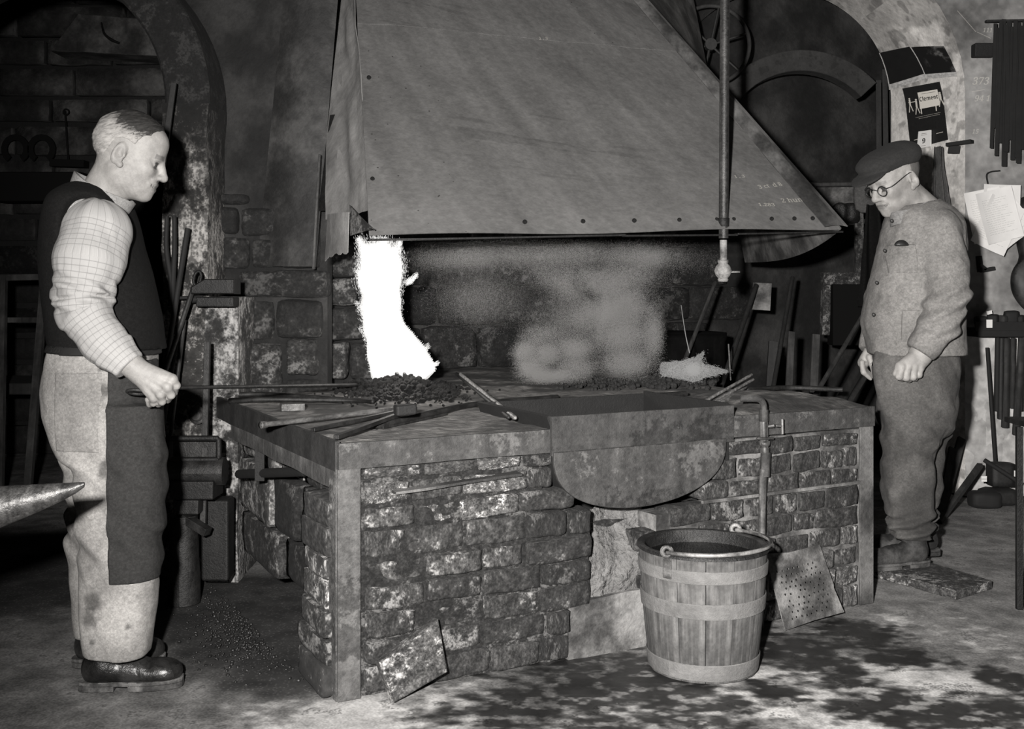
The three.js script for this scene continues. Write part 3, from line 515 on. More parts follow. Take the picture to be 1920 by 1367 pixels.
// ---------------------------------------------------------------- quenching trough let into the front of the forge
{
  const out = [], n = 30; for (let i = 0; i <= n; i++) { const t = Math.PI * i / n; out.push([1.0475 - 0.3425 * Math.cos(t), 0.668 - 0.198 * Math.pow(Math.sin(t), 0.75) + 0.028 * (i / n - 0.5) * Math.sin(t)]); }
  const steel = mat(0.14, { map: rep(T.stain, 1.1), rough: 0.75, bump: B.fine, bs: 0.0015 }), pl = mat(0.16, { map: rep(T.stain, 1.6), rough: 0.75, bump: B.fine, bs: 0.0015 });
  const plate = toF(extr(out, 0.01, 0.002).translate(0, 0, 0.022));
  const shell = patch((u, v) => { const i = u * n, a = Math.floor(Math.min(i, n - 1)), k = i - a; return FL(lerp(out[a][0], out[a + 1][0], k), lerp(out[a][1], out[a + 1][1], k), lerp(-0.024, 0.5, v)); }, 40, 3, -0.012);
  const upper = toF(rough(new THREE.BoxGeometry(0.73, 0.125, 0.012, 30, 4, 1).translate(1.065, 0.72, 0.02), 0.002, 6));
  const walls = merge([new THREE.BoxGeometry(0.012, 0.2, 0.5).translate(1.415, 0.69, -0.24), new THREE.BoxGeometry(0.012, 0.2, 0.5).rotateZ(0.35).translate(0.73, 0.69, -0.24), new THREE.BoxGeometry(0.69, 0.3, 0.012).translate(1.07, 0.63, -0.495)]);
  const water = toF(new THREE.BoxGeometry(0.67, 0.004, 0.5).translate(1.07, 0.69, -0.24));
  const bits = []; seed(41); for (let i = 0; i < 7; i++) bits.push(stone(0.06, 0.05, 0.05, 0.015, 0.01, i, [3, 3, 3]).applyMatrix4(M4(FL(0.76 + rr(0, 0.16), 0.7, 0.06 + rr(0, 0.2)), eul(rnd(), rnd(), rnd()))));
  build('quenching_trough', 'half-round sheet-iron quenching trough let into the front of the forge', 'trough', [
    { n: 'end_plate', g: plate, m: pl }, { n: 'front_wall', g: upper, m: steel, kids: [{ n: 'rivet', g: toF(new THREE.SphereGeometry(0.006, 8, 6).translate(1.19, 0.72, 0.028)), m: steel }] },
    { n: 'shell', g: shell, m: M.ironBlack }, { n: 'side_walls', g: toF(walls), m: M.ironBlack },
    { n: 'water', g: water, m: mat(0.004, { rough: 0.08, spec: 0.3 }) }, { n: 'scale_lumps', g: merge(bits), m: mat(0.012, { rough: 0.25 }), stuff: true },
  ]);
}

// ---------------------------------------------------------------- coals, cinders, floor litter
function lumps(name, label, category, list, m, s0) {
  seed(s0); const g = boxUV(stone(1, 0.8, 0.9, 0.3, 0.16, s0, [3, 3, 3])), im = new THREE.InstancedMesh(g, m, list.length);
  const base = V(); list.forEach((p) => base.add(p[0])); base.multiplyScalar(1 / list.length); base.y = Math.min(...list.map((p) => p[0].y));
  list.forEach(([p, r], i) => im.setMatrixAt(i, M4(p.clone().sub(base), eul(rnd() * 6, rnd() * 6, rnd() * 6), V(r, r * rr(0.7, 1.2), r))));
  im.name = numbered(name); im.position.copy(base); im.castShadow = im.receiveShadow = true; im.userData = { label, category, kind: 'stuff' }; scene.add(im); return im;
}
{
  seed(51); const a = [], b = [], c = [], d = [];
  const pile = (px, py, rx, ry, n, h, r0, r1, out) => { for (let i = 0; i < n; i++) { const e = gauss(), f = gauss(), q = onHearth(px + e * rx, py + f * ry), k = Math.exp(-(e * e + f * f) * 1.2); out.push([q.setY(q.y + h * k * rnd() + 0.004), rr(r0, r1)]); } };
  pile(748, 736, 75, 14, 1100, 0.07, 0.009, 0.028, a); pile(680, 733, 40, 9, 260, 0.045, 0.008, 0.025, a); pile(825, 738, 45, 13, 300, 0.025, 0.007, 0.022, a); pile(750, 745, 140, 17, 320, 0.008, 0.005, 0.012, a);
  pile(1250, 722, 80, 9, 300, 0.04, 0.012, 0.034, b); pile(1110, 722, 60, 10, 170, 0.02, 0.008, 0.024, b); pile(1300, 712, 40, 6, 120, 0.05, 0.014, 0.036, b);
  lumps('coal_bed', 'heap of black coal round the tall white flame', 'coal', a, M.coal, 52);
  lumps('cinder_bed', 'low bed of ash-grey cinders under the smoke on the right of the hearth', 'cinders', b, mat(0.06, { map: rep(T.rock, 3), rough: 0.9 }), 53);
  for (let i = 0; i < 1600; i++) { const q = G(485 + gauss() * 130, 1165 + gauss() * 85); const [s, w] = sw(q); if (s > -0.03) continue; const r = rr(0.003, 0.011); c.push([q.setY(r * 0.2 - 0.004), r]); }
  lumps('floor_litter', 'scatter of coal crumbs on the floor left of the forge', 'coal crumbs', c, mat(0.03, { map: rep(T.grit, 6), rough: 0.45 }), 54);
}

// ---------------------------------------------------------------- the sheet-iron hood
const HBL = P(692, 441, 3.95), HBR = P(1578, 428, 4.65), HTL = P(668, 0, 4.8), HTR = P(1205, 0, 5.3);
const hoodF = (u, v) => HBL.clone().lerp(HBR, u).lerp(HTL.clone().lerp(HTR, u), v);
{
  const pyOf = (q) => HY + F * (EYE - q.y) / -q.z, vAt = (u, py) => { let a = 0, b = 1.3; for (let i = 0; i < 30; i++) { const m = (a + b) / 2; pyOf(hoodF(u, m)) > py ? a = m : b = m; } return a; };
  const N = V().crossVectors(HBR.clone().sub(HBL), HTL.clone().sub(HBL)).normalize();
  const seam = (u) => lerp(vAt(0, 38), vAt(1, 98), u) + 0.004 * Math.sin(u * 9);
  const dent = (u, v) => (fbm(u * 4, v * 3, 2, 3) - 0.5) * 0.035 + (fbm(u * 12, v * 10, 5, 3) - 0.5) * 0.006;
  const sheetBase = (u, v) => {
    const a = f2(u, v, 3, 300, 5, 0.55), st = f2a(u + v * 0.22, v, 26, 2, 310, 3), b = f2(u, v, 90, 320, 3, 0.8);
    const smudge = sstep(0.55, 0.75, f2a(u * 0.9 + 0.1, v * 2 + u * 0.5, 6, 22, 330, 4)) * sstep(0.1, 0.25, v) * sstep(0.65, 0.4, v) * sstep(0.1, 0.3, u) * sstep(0.75, 0.55, u);
    return 0.56 + (a - 0.5) * 0.16 + (st - 0.5) * 0.13 + (b - 0.5) * 0.13 - smudge * 0.07;
  };
  const map = canvasTex(1024, 1024, sheetBase, (c, w, h) => {
    c.strokeStyle = 'rgba(240,238,230,1)'; c.fillStyle = 'rgba(240,238,230,0.95)'; c.lineWidth = 1.5;
    const put = (s, u, v, size, rot = -0.06) => { c.save(); c.translate(u * w, (1 - v) * h); c.rotate(rot); c.font = 'italic ' + size + 'px serif'; c.fillText(s, 0, 0); c.restore(); };
    put('3 ct  d 8', 0.875, 0.155, 20, -0.2); put('1.283', 0.838, 0.085, 17, 0); put('2 huns', 0.905, 0.1, 22, -0.1); put('1 . 3', 0.835, 0.2, 15);
    c.fillStyle = 'rgba(30,29,28,0.8)'; for (let i = 0; i < 26; i++) { c.beginPath(); c.arc((0.0 + 0.2 * rnd()) * w, (1 - 0.9 * rnd()) * h, 0.8 + rnd() * 1.4, 0, 7); c.fill(); }
  });
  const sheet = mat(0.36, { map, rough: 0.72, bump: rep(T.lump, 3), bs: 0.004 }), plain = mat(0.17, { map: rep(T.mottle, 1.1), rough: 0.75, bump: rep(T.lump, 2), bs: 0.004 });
  const inner = mat(0.16, { map: rep(T.mottle, 1.1), rough: 0.8 });
  const lower = patch((u, v) => { const t = v * seam(u); return hoodF(u, t).addScaledVector(N, dent(u, t) * sstep(0, 0.1, v) + 0.008 * Math.sin(u * 11) * (1 - v)); }, 70, 50, 0.004);
  { const uv = lower.attributes.uv; for (let i = 0; i < uv.count; i++) uv.setXY(i, uv.getX(i), uv.getY(i) * seam(uv.getX(i))); }
  const upper = patch((u, v) => { const t = lerp(seam(u) - 0.014, 1.45, v); return hoodF(u, t).addScaledVector(N, 0.006 + dent(u, t)); }, 50, 24, 0.004);
  { const uv = upper.attributes.uv; for (let i = 0; i < uv.count; i++) uv.setXY(i, uv.getX(i) + 0.3, uv.getY(i) * 0.6 + 0.2); }
  const parts = [{ n: 'front_panel', g: lower, m: sheet, uv: true }, { n: 'upper_panel', g: upper, m: sheet, uv: true }];
  // right-hand edging strip and its rivets
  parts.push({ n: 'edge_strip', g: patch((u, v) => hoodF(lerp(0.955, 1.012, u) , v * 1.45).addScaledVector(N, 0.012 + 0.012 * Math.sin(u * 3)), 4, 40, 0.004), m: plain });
  const riv = new THREE.SphereGeometry(0.009, 8, 6); riv.scale(1, 1, 1); boxUV(riv);
  const rv = (u, v) => parts.push({ n: 'rivet', g: riv, xf: M4(hoodF(u, v).addScaledVector(N, 0.004 + dent(u, v) * 0 + 0.004)), m: M.ironDark });
  [0.3, 0.42, 0.53, 0.63, 0.715, 0.755, 0.845, 0.9, 0.945].forEach((u) => rv(u, 0.035)); [0.1, 0.2, 0.34, 0.5].forEach((v) => rv(0.985, v)); rv(0.02, 0.62); rv(0.012, 0.2);
  // hem iron along the lower edge, right side sheet, torn left side sheet
  parts.push({ n: 'hem', g: merge([0, 0.25, 0.5, 0.75].map((u) => bar(hoodF(u, -0.004).addScaledVector(N, -0.02), hoodF(u + 0.252, -0.004).addScaledVector(N, -0.02 + 0.006 * Math.sin(u * 9)), 0.03, 0.008))), m: M.ironDark });
  const rb0 = P(1398, 492, 6.0), rb1 = V(0.95, 3.4, -6.35);
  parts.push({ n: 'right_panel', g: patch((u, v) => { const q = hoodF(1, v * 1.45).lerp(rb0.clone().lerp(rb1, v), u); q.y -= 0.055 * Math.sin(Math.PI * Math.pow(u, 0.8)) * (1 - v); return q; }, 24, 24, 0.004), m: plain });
  const lb0 = P(613, 412, 4.4), lb1 = P(612, 0, 5.15), lbx = lb0.clone().lerp(lb1, 1.45);
  parts.push({ n: 'left_panel', g: patch((u, v) => { const f = hoodF(0, lerp(0.09, 1.45, v)), q = f.lerp(lb0.clone().lerp(lbx, v), u); q.x += 0.02 * Math.sin(Math.PI * u); q.addScaledVector(FU, (fbm(u * 5, v * 7, 4, 3) - 0.5) * 0.03); return q; }, 16, 40, 0.004), m: mat(0.36, { map: rep(T.grit, 1.1), rough: 0.7, bump: rep(T.lump, 2), bs: 0.004 }) });
  const a0 = P(614, 402, 4.38), a1 = P(654, 398, 4.15), c0 = P(609, 495, 4.4), c1 = P(652, 482, 4.16);
  parts.push({ n: 'torn_piece', g: patch((u, v) => { const q = c0.clone().lerp(c1, u).lerp(a0.clone().lerp(a1, u), v); q.y += (1 - v) * 0.035 * fbm(u * 9, 2, 2, 3); q.z += 0.02 * Math.sin(u * 3); return q; }, 14, 10, 0.003), m: mat(0.36, { map: rep(T.grit, 1.4), rough: 0.8, bump: B.lump, bs: 0.004 }) });
  const t0 = P(656, 384, 4.1), t1 = P(658, 442, 4.08), t2 = P(703, 431, 3.9);
  parts.push({ n: 'torn_flap', g: patch((u, v) => { const q = t0.clone().lerp(t1, v).lerp(t2.clone().setY(t2.y + 0.004 * v), u); q.z += 0.03 * Math.sin(u * 2.6) * (1 - 0.4 * v); return q; }, 8, 6, 0.003), m: mat(0.3, { map: rep(T.wash, 1.5), rough: 0.8 }) });
  // flue sheet beside the hood
  const f0 = P(482, 500, 4.74), f1 = P(592, 500, 4.62), f2_ = P(532, 0, 4.74), f3 = P(634, 0, 4.72), fs = mat(0.06, { map: rep(T.mottle, 1.2), rough: 0.75, bump: B.lump, bs: 0.006 });
  parts.push({ n: 'flue_sheet', g: patch((u, v) => { const q = f0.clone().lerp(f1, u).lerp(f2_.clone().lerp(f3, u), v * 1.5); q.z += 0.03 * Math.sin(u * 3.1) + 0.01 * fbm(u * 4, v * 5, 9, 3); return q; }, 16, 20, 0.006), m: fs });
  parts.push({ n: 'flue_edge', g: bar(P(588, 505, 4.6), P(600, 290, 4.6), 0.028, 0.01), m: mat(0.12, { map: rep(T.scale, 1.2), rough: 0.8 }) });
  parts.push({ n: 'flue_rib', g: bar(P(606, 395, 4.6), P(628, 215, 4.66), 0.05, 0.01), m: M.ironDark });
  build('forge_hood', 'large sloping sheet-iron smoke hood above the forge, torn at its left corner', 'hood', parts);
}

// ---------------------------------------------------------------- gas pipe through the hood, with its valve
{
  const D = 4.47, x = P(1362, 0, D).x, y = (py) => P(0, py, D).y, z = -D;
  const galv = mat(0.14, { map: rep(T.scale, 2), rough: 0.5, metal: 0.3, bump: B.fine, bs: 0.001 }), pale = mat(0.3, { map: rep(T.mottle, 3), rough: 0.7, bump: B.fine, bs: 0.002 });
  build('gas_pipe', 'vertical iron pipe in front of the hood ending in a pale valve', 'pipe', [
    { n: 'pipe', g: rod(V(x, 3.45, z), V(x - 0.012, y(447), z), 0.0195, 14), m: galv },
    { n: 'collar', g: rod(V(x - 0.012, y(425), z), V(x - 0.012, y(409), z), 0.024, 12), m: M.ironDark },
    { n: 'nipple', g: rod(V(x - 0.012, y(450), z), V(x - 0.012, y(492), z), 0.015, 12), m: pale },
    { n: 'valve', g: merge([lathe([[0, -0.045], [0.014, -0.045], [0.02, -0.043], [0.022, -0.034], [0.019, -0.03], [0.03, -0.018], [0.036, 0], [0.03, 0.018], [0.019, 0.03], [0.022, 0.036], [0.022, 0.046], [0, 0.046]], 16).translate(x - 0.014, y(508), z)]), m: pale, kids: [{ n: 'lever', g: bar(V(x + 0.012, y(510), z), V(x + 0.055, y(510), z), 0.012, 0.008), m: pale }] },
  ]);
}

// ---------------------------------------------------------------- water pipe with its tap on the forge front
{
  const at = (px, py, out = 0.04) => { const s = sOf(px), d = 3.148 + 0.47 * s - out * 0.8827; return P(px, py, d); };
  const pale = mat(0.26, { map: rep(T.mottle, 2), rough: 0.7, bump: B.fine, bs: 0.001 }), e = at(1431, 752, 0.03);
  const parts = [
    { n: 'pipe', g: sweep([at(1388, 747, -0.02), at(1412, 747, 0.02), at(1426, 750, 0.035), at(1432, 763, 0.04), at(1432, 790, 0.04)], 0.0125, 10), m: M.rust },
    { n: 'joint', g: rod(at(1432, 768), at(1432, 790), 0.017, 10), m: M.rust },
    { n: 'tap', g: merge([rod(at(1432, 786), at(1433, 832), 0.015, 10), lathe([[0, -0.03], [0.012, -0.03], [0.013, -0.015], [0.017, -0.013], [0.017, 0.004], [0.012, 0.008], [0.018, 0.014], [0.02, 0.03], [0, 0.03]], 12).translate(...at(1434, 842).toArray()), rod(at(1436, 800), at(1452, 798, 0.07), 0.007, 8), rod(at(1455, 798, 0.07), at(1468, 799, 0.075), 0.005, 8)]), m: mat(0.3, { map: rep(T.scale, 2), rough: 0.5, metal: 0.3 }), kids: [{ n: 'handle', g: merge([rod(at(1467, 786, 0.075), at(1467, 814, 0.075), 0.006, 8), rod(at(1420, 822, 0.07), at(1450, 822, 0.07), 0.005, 8)]), m: mat(0.45, { map: rep(T.scale, 2), rough: 0.4, metal: 0.5 }) }] },
    { n: 'hose_sleeve', g: rod(at(1436, 848), at(1434, 893), 0.0185, 12), m: M.rust },
    { n: 'drain_pipe', g: rod(at(1431, 880), at(1424, 1230, 0.05), 0.013, 10), m: pale },
  ];
  build('water_tap', 'brass tap with T handle on a pipe down the right of the trough', 'tap', parts);
}

// ---------------------------------------------------------------- bars, tongs and tools lying on the hearth
const HM = { blunt: mat(0.5, { map: rep(T.stave, 3), rough: 0.8 }), bar: mat(0.07, { map: rep(T.scale, 2), rough: 0.6, metal: 0.3, bump: B.fine, bs: 0.001 }), pale: mat(0.3, { map: rep(T.scale, 2), rough: 0.5, metal: 0.15, bump: B.fine, bs: 0.001 }), bright: mat(0.85, { map: rep(T.scale, 3), rough: 0.5, metal: 0.1 }) };
{
  const h = onHearth, one = (name, label, cat, g, m, o) => build(name, label, cat, [{ g, m }], o);
  // long-handled tongs lying at the back left
  { const a = h(428, 741, 0.012), b = h(500, 740, 0.014), c = h(655, 749, 0.012), a2 = h(430, 752, 0.012), c2 = h(660, 751, 0.012), e = h(700, 748, 0.014), e2 = h(700, 753, 0.014);
    build('blacksmith_tongs', 'dark long-handled tongs lying along the back left of the hearth', 'tongs', [{ n: 'handle', g: sweep([a, b, c, e], [0.012, 0.011, 0.008, 0.009], 8), m: HM.bar }, { n: 'handle', g: sweep([a2, h(500, 749, 0.014), c2, e2], [0.012, 0.011, 0.008, 0.009], 8), m: HM.bar }, { n: 'pivot', g: rod(c.clone().setY(c.y - 0.01), c.clone().setY(c.y + 0.014), 0.008), m: HM.bar }]); }
  const fl = (px, py, q) => h(px, py, q);
  one('iron_bar', 'round pale iron bar jutting over the left rim of the hearth', 'bar', merge([sweep([fl(489, 797, 0.02), fl(745, 767, 0.02)], [0.009, 0.008], 10), rod(fl(489, 797, 0.02), fl(500, 796, 0.02), 0.0115, 10)]), HM.pale);
  one('iron_bar', 'dark flat bar, second from the left edge of the hearth', 'bar', bar(fl(586, 806, 0.012), fl(772, 766, 0.02), 0.017, 0.011), HM.bar);
  one('iron_bar', 'thick dark flat bar with its pale cut end nearest the camera', 'bar', bar(fl(630, 820, 0.014), fl(778, 766, 0.03), 0.018, 0.013), HM.bar);
  one('iron_bar', 'long dark bar running from the front edge to the right behind the trough', 'bar', sweep([fl(705, 799, 0.014), fl(820, 772, 0.02), fl(900, 757, 0.02), fl(1045, 744, 0.014)], [0.011, 0.011, 0.01, 0.009], 8), HM.bar);
  one('iron_bar', 'short dark bar beside the long one on the front of the hearth', 'bar', bar(fl(715, 801, 0.01), fl(835, 775, 0.012), 0.016, 0.012), HM.bar);
  one('iron_block', 'black hammer-like iron block lying on the crossed bars', 'block', rough(rbox(0.07, 0.034, 0.04, 0.008, 2), 0.004, 20).applyMatrix4(M4(fl(760, 768, 0.055), eul(0, 0.4, 0.05))), M.ironBlack);
  one('iron_block', 'small pale iron offcut on the left of the hearth', 'block', rbox(0.085, 0.028, 0.05, 0.003).applyMatrix4(M4(fl(548, 763, 0.02), eul(0, 0.35, 0))), HM.pale);
  const tr = (px, py, s0, w0, y) => P(px, py, 0).set(0, 0, 0) && FL(s0, y, w0);
  one('steel_rod', 'bright steel rod, nearer of the pair sloping into the left of the trough', 'rod', rod(h(864, 702, 0.06), P(966, 784, 3.6), 0.0085), HM.bright);
  one('steel_rod', 'dark rod, farther of the pair sloping into the left of the trough', 'rod', rod(h(856, 701, 0.05), P(954, 783, 3.64), 0.008), HM.bar);
  const top = [[1409, 703, 4.62], [1412, 712, 4.6], [1397, 726, 4.55], [1391, 733, 4.5]], bot = [[1308, 760], [1332, 757], [1343, 757], [1352, 757]], nm = ['uppermost bright rod of the four leaning out of the trough', 'second bright rod of the four leaning out of the trough', 'third rod, paler and blunt, of the four leaning out of the trough', 'lowest blunt rod of the four leaning out of the trough'];
  top.forEach((t, i) => one('steel_rod', nm[i], 'rod', rod(P(...bot[i], 4.0), P(...t), i < 2 ? 0.0065 : 0.01), i < 2 ? HM.bright : HM.blunt, {}));
  // thin upright rod near the far cinders, and bars on the right end of the hearth
  one('poker', 'thin upright rod standing behind the cinders', 'poker', rod(h(1370, 713, 0), P(1366, 645, -h(1370, 713).z), 0.004), HM.pale);
  one('iron_bar', 'long thin bar lying across the back right of the hearth', 'bar', sweep([h(1400, 731, 0.02), h(1480, 727, 0.014), h(1580, 731, 0.012)], 0.011, 8), HM.bar);
  one('iron_bar', 'dark bar lying along the back edge of the trough', 'bar', rod(FL(0.9, HT + 0.02, 0.53), FL(1.66, HT + 0.02, 0.55), 0.012), HM.bar);
  // rack hung on the left side
  build('tool_rack', 'dark iron rack hanging on the left side of the forge', 'rack', [
    { n: 'hanger', g: bar(P(487, 790, 3.95), P(487, 902, 3.95), 0.035, 0.012, V(0, 0, 1)), m: M.ironBlack },
    { n: 'rail', g: sweep([P(448, 889, 4.15), P(500, 887, 3.93), P(572, 884, 3.68)], 0.017, 10), m: M.ironBlack },
  ]);
}

// ---------------------------------------------------------------- wooden water bucket
{
  const C = V(0.6, 0, -3.44), H = 0.381, R0 = 0.167, R1 = 0.2, th = 0.016, N = 14, Rr = (y) => lerp(R0, R1, y / H) + 0.004 * Math.sin(Math.PI * y / H);
  const parts = [], tones = [0.17, 0.2, 0.225, 0.185].map((g) => mat(g, { map: rep(T.stave, 3, 2.2), rough: 0.9, bump: rep(T.stave, 3, 2.2), bs: 0.002 })); seed(61);
  const da = Math.PI * 2 / N, prof = []; for (let i = 0; i <= 8; i++) prof.push(i / 8 * H);
  const outer = patch((u, v) => { const a = lerp(-da / 2 + 0.006, da / 2 - 0.006, u), y = H * v, r = Rr(y) - 0.002 * Math.pow(Math.abs(u - 0.5) * 2, 3); return V(Math.sin(a) * r, y, Math.cos(a) * r); }, 4, 8, th);
  boxUV(outer);
  for (let i = 0; i < N; i++) parts.push({ n: 'stave', g: outer, xf: M4(C.clone().setY(0.004), eul(0, i * da + 0.1, 0), V(1, 1 + rr(-0.006, 0.006), 1)), m: tones[Math.floor(rnd() * 4)] });
  const hoop = (y0, y1, t, m) => parts.push({ n: 'hoop', g: lathe([[Rr(y0) + 0.001, y0], [Rr(y0) + t, y0 + 0.002], [Rr(y1) + t, y1 - 0.002], [Rr(y1) + 0.001, y1]], 48).translate(C.x, 0.004, C.z), m });
  const hm = mat(0.215, { map: rep(T.grit, 2.5), rough: 0.85, bump: B.fine, bs: 0.002 });
  hoop(0.303, 0.342, 0.005, hm); hoop(0.196, 0.243, 0.005, hm); hoop(0.006, 0.056, 0.004, hm);
  parts.push({ n: 'base', g: new THREE.CylinderGeometry(R0 - th, R0 - th, 0.02, 32).translate(C.x, 0.03, C.z), m: M.wood });
  parts.push({ n: 'rim_binding', g: lathe([[R1 - th - 0.006, H - 0.035], [R1 - th - 0.004, H + 0.002], [R1 - 0.008, H + 0.006], [R1 + 0.004, H + 0.004], [R1 + 0.006, H - 0.006]], 48).translate(C.x, 0.004, C.z), m: mat(0.05, { map: rep(T.mottle, 2), rough: 0.6, bump: B.fine, bs: 0.003 }) });
  parts.push({ n: 'water', g: new THREE.CylinderGeometry(0.18, 0.178, 0.01, 40).translate(C.x, 0.345, C.z), m: mat(0.004, { rough: 0.06, spec: 0.5 }) });
  const ring = (a, r, y) => V(C.x + Math.sin(a) * r, y, C.z + Math.cos(a) * r);
  const aL = -0.72, aR = 2.42, bail = []; for (let i = 0; i <= 14; i++) { const t = i / 14, a = lerp(aL, aR, t); bail.push(ring(a, R1 + 0.006 + 0.004 * Math.sin(Math.PI * t), H + 0.014 + 0.006 * Math.sin(Math.PI * t))); }
  const zinc = mat(0.3, { map: rep(T.mottle, 3), rough: 0.6, metal: 0.2, bump: B.fine, bs: 0.001 });
  parts.push({ n: 'bail', g: sweep(bail, 0.0065, 8), m: zinc });
  for (const a of [aL, aR]) parts.push({ n: 'ear', g: merge([new THREE.TorusGeometry(0.014, 0.007, 8, 14).applyMatrix4(M4(ring(a, R1 + 0.004, H + 0.016), eul(0, a + 0.6, 0))), rbox(0.03, 0.07, 0.005, 0.002, 1).applyMatrix4(M4(ring(a, Rr(0.34) + 0.004, H - 0.03), eul(0, a, 0)))]), m: zinc });
  build('water_bucket', 'wooden stave bucket of dark water with pale hoops in front of the forge', 'bucket', parts);
}

// ---------------------------------------------------------------- perforated plate, loose slabs and floor plate
{
  const a = FL(1.585, 0.0, -0.11), b = FL(1.87, 0.022, -0.1), c = FL(1.835, 0.252, -0.016), d = FL(1.575, 0.248, -0.016);
  const X = b.clone().sub(a).normalize(), Z = V().crossVectors(X, d.clone().sub(a)).normalize(), Y = V().crossVectors(Z, X), L = (q) => [q.clone().sub(a).dot(X), q.clone().sub(a).dot(Y)];
  const holes = []; seed(71);
  for (let j = 0; j < 9; j++) for (let i = 0; i < 9; i++) { const x = 0.045 + i * 0.024 + (j % 2) * 0.012 + rr(-0.003, 0.003), y = 0.03 + j * 0.0205 + rr(-0.003, 0.003); if (x > 0.245 - y * 0.05 || rnd() < 0.1) continue; const h = new THREE.Path(); h.absarc(x, y, 0.0042, 0, Math.PI * 2, true); holes.push(h); }
  const g = extr([L(a), [0.14, 0.004], L(b), [L(b)[0] - 0.012, 0.09], [L(b)[0] - 0.008, 0.1], L(c), [0.12, 0.248], L(d)], 0.004, 0, holes);
  g.applyMatrix4(new THREE.Matrix4().makeBasis(X, Y, Z).setPosition(a));
  build('perforated_plate', 'rusty perforated metal plate leaning against the forge right of the bucket', 'plate', [{ g, m: mat(0.25, { map: rep(T.mottle, 2.2), rough: 0.85, bump: B.fine, bs: 0.002 }) }]);
}
{
  const s0 = sOf(693), q = [[0.0, 0.1], [0.185, 0.19], [0.2, 0.045], [0.035, -0.01]].map(([x, y]) => [x, y]);
  const g = rough(extr(q, 0.035, 0.004), 0.0015, 24); g.rotateX(-0.2); const t = new THREE.Matrix4().multiplyMatrices(MF, M4(V(0.105, 0.012, 0.06)));
  build('stone_slab', 'pale broken stone slab propped against the brick front by the corner post', 'slab', [{ g: boxUV(g).applyMatrix4(t), m: mat(0.36, { map: rep(T.rock, 2), rough: 0.95, bump: B.lump, bs: 0.01 }) }]);
  const c = [[1640, 1066], [1792, 1107], [1858, 1088], [1715, 1046]].map(([x, y]) => G(x, y, 0.032)), cc = c.reduce((m, p) => m.add(p), V()).multiplyScalar(0.25);
  const pl = extr(c.map((p) => [p.x, -p.z]), 0.03, 0.003).rotateX(-Math.PI / 2).translate(0, -0.001, 0);
  build('floor_plate', 'thick pale-edged steel plate on the floor under the man in the cap', 'plate', [{ g: pl, m: mat(0.3, { map: rep(T.rock, 2), rough: 0.85, bump: B.lump, bs: 0.004 }) }]);
}

// ---------------------------------------------------------------- anvil at the left edge, its horn in the picture
{
  const tip = P(158, 909, 2.5), pol = mat(0.34, { map: rep(T.scale, 4), rough: 0.46, metal: 0.55, bump: rep(T.lump, 8), bs: 0.003 });
  const pos = [], idx = [], n = 28, k = 18, dir = V(-0.985, 0, 0.17);
  for (let i = 0; i <= k; i++) { const t = i / k, L = 0.34 * t, r = 0.006 + 0.068 * Math.pow(t, 0.8) * (i === 0 ? 0.6 : 1), c = tip.clone().addScaledVector(dir, L); c.y += -r * 0.95 + 0.006 - 0.012 * t; for (let j = 0; j < n; j++) { const a = j / n * 2 * Math.PI; pos.push(c.x + Math.cos(a) * r * 0.17, c.y + Math.sin(a) * r, c.z + Math.cos(a) * r * 0.985); } }
  for (let i = 0; i < k; i++) for (let j = 0; j < n; j++) { const a = i * n + j, b = i * n + (j + 1) % n; idx.push(a, a + n, b, b, a + n, b + n); }
  for (const [s, f] of [[0, 0], [k, 1]]) for (let j = 1; j < n - 1; j++) f ? idx.push(s * n, s * n + j + 1, s * n + j) : idx.push(s * n, s * n + j, s * n + j + 1);
  let g = new THREE.BufferGeometry(); g.setAttribute('position', new THREE.Float32BufferAttribute(pos, 3)); g.setIndex(idx); g.computeVertexNormals();
  const at = (L, y) => tip.clone().addScaledVector(dir, L).setY(y), q = eul(0, Math.atan2(0.17, 0.985), 0), blk = (L, w, y0, y1, d) => rbox(w, y1 - y0, d, 0.008, 2).applyMatrix4(M4(at(L, (y0 + y1) / 2), q));
  const stump = rough(new THREE.CylinderGeometry(0.22, 0.24, 0.36, 24, 4).translate(0, 0.18, 0), 0.008, 8).translate(...at(0.52, 0).toArray());
  build('anvil', 'anvil whose polished pointed horn enters at the left edge', 'anvil', [
    { n: 'horn', g, m: pol }, { n: 'body', g: merge([blk(0.39, 0.1, 0.56, 0.71, 0.13), blk(0.62, 0.38, 0.6, 0.735, 0.14), blk(0.56, 0.2, 0.44, 0.62, 0.1), blk(0.56, 0.34, 0.36, 0.45, 0.2)]), m: M.iron }, { n: 'stump', g: stump, m: M.wood }]);
}

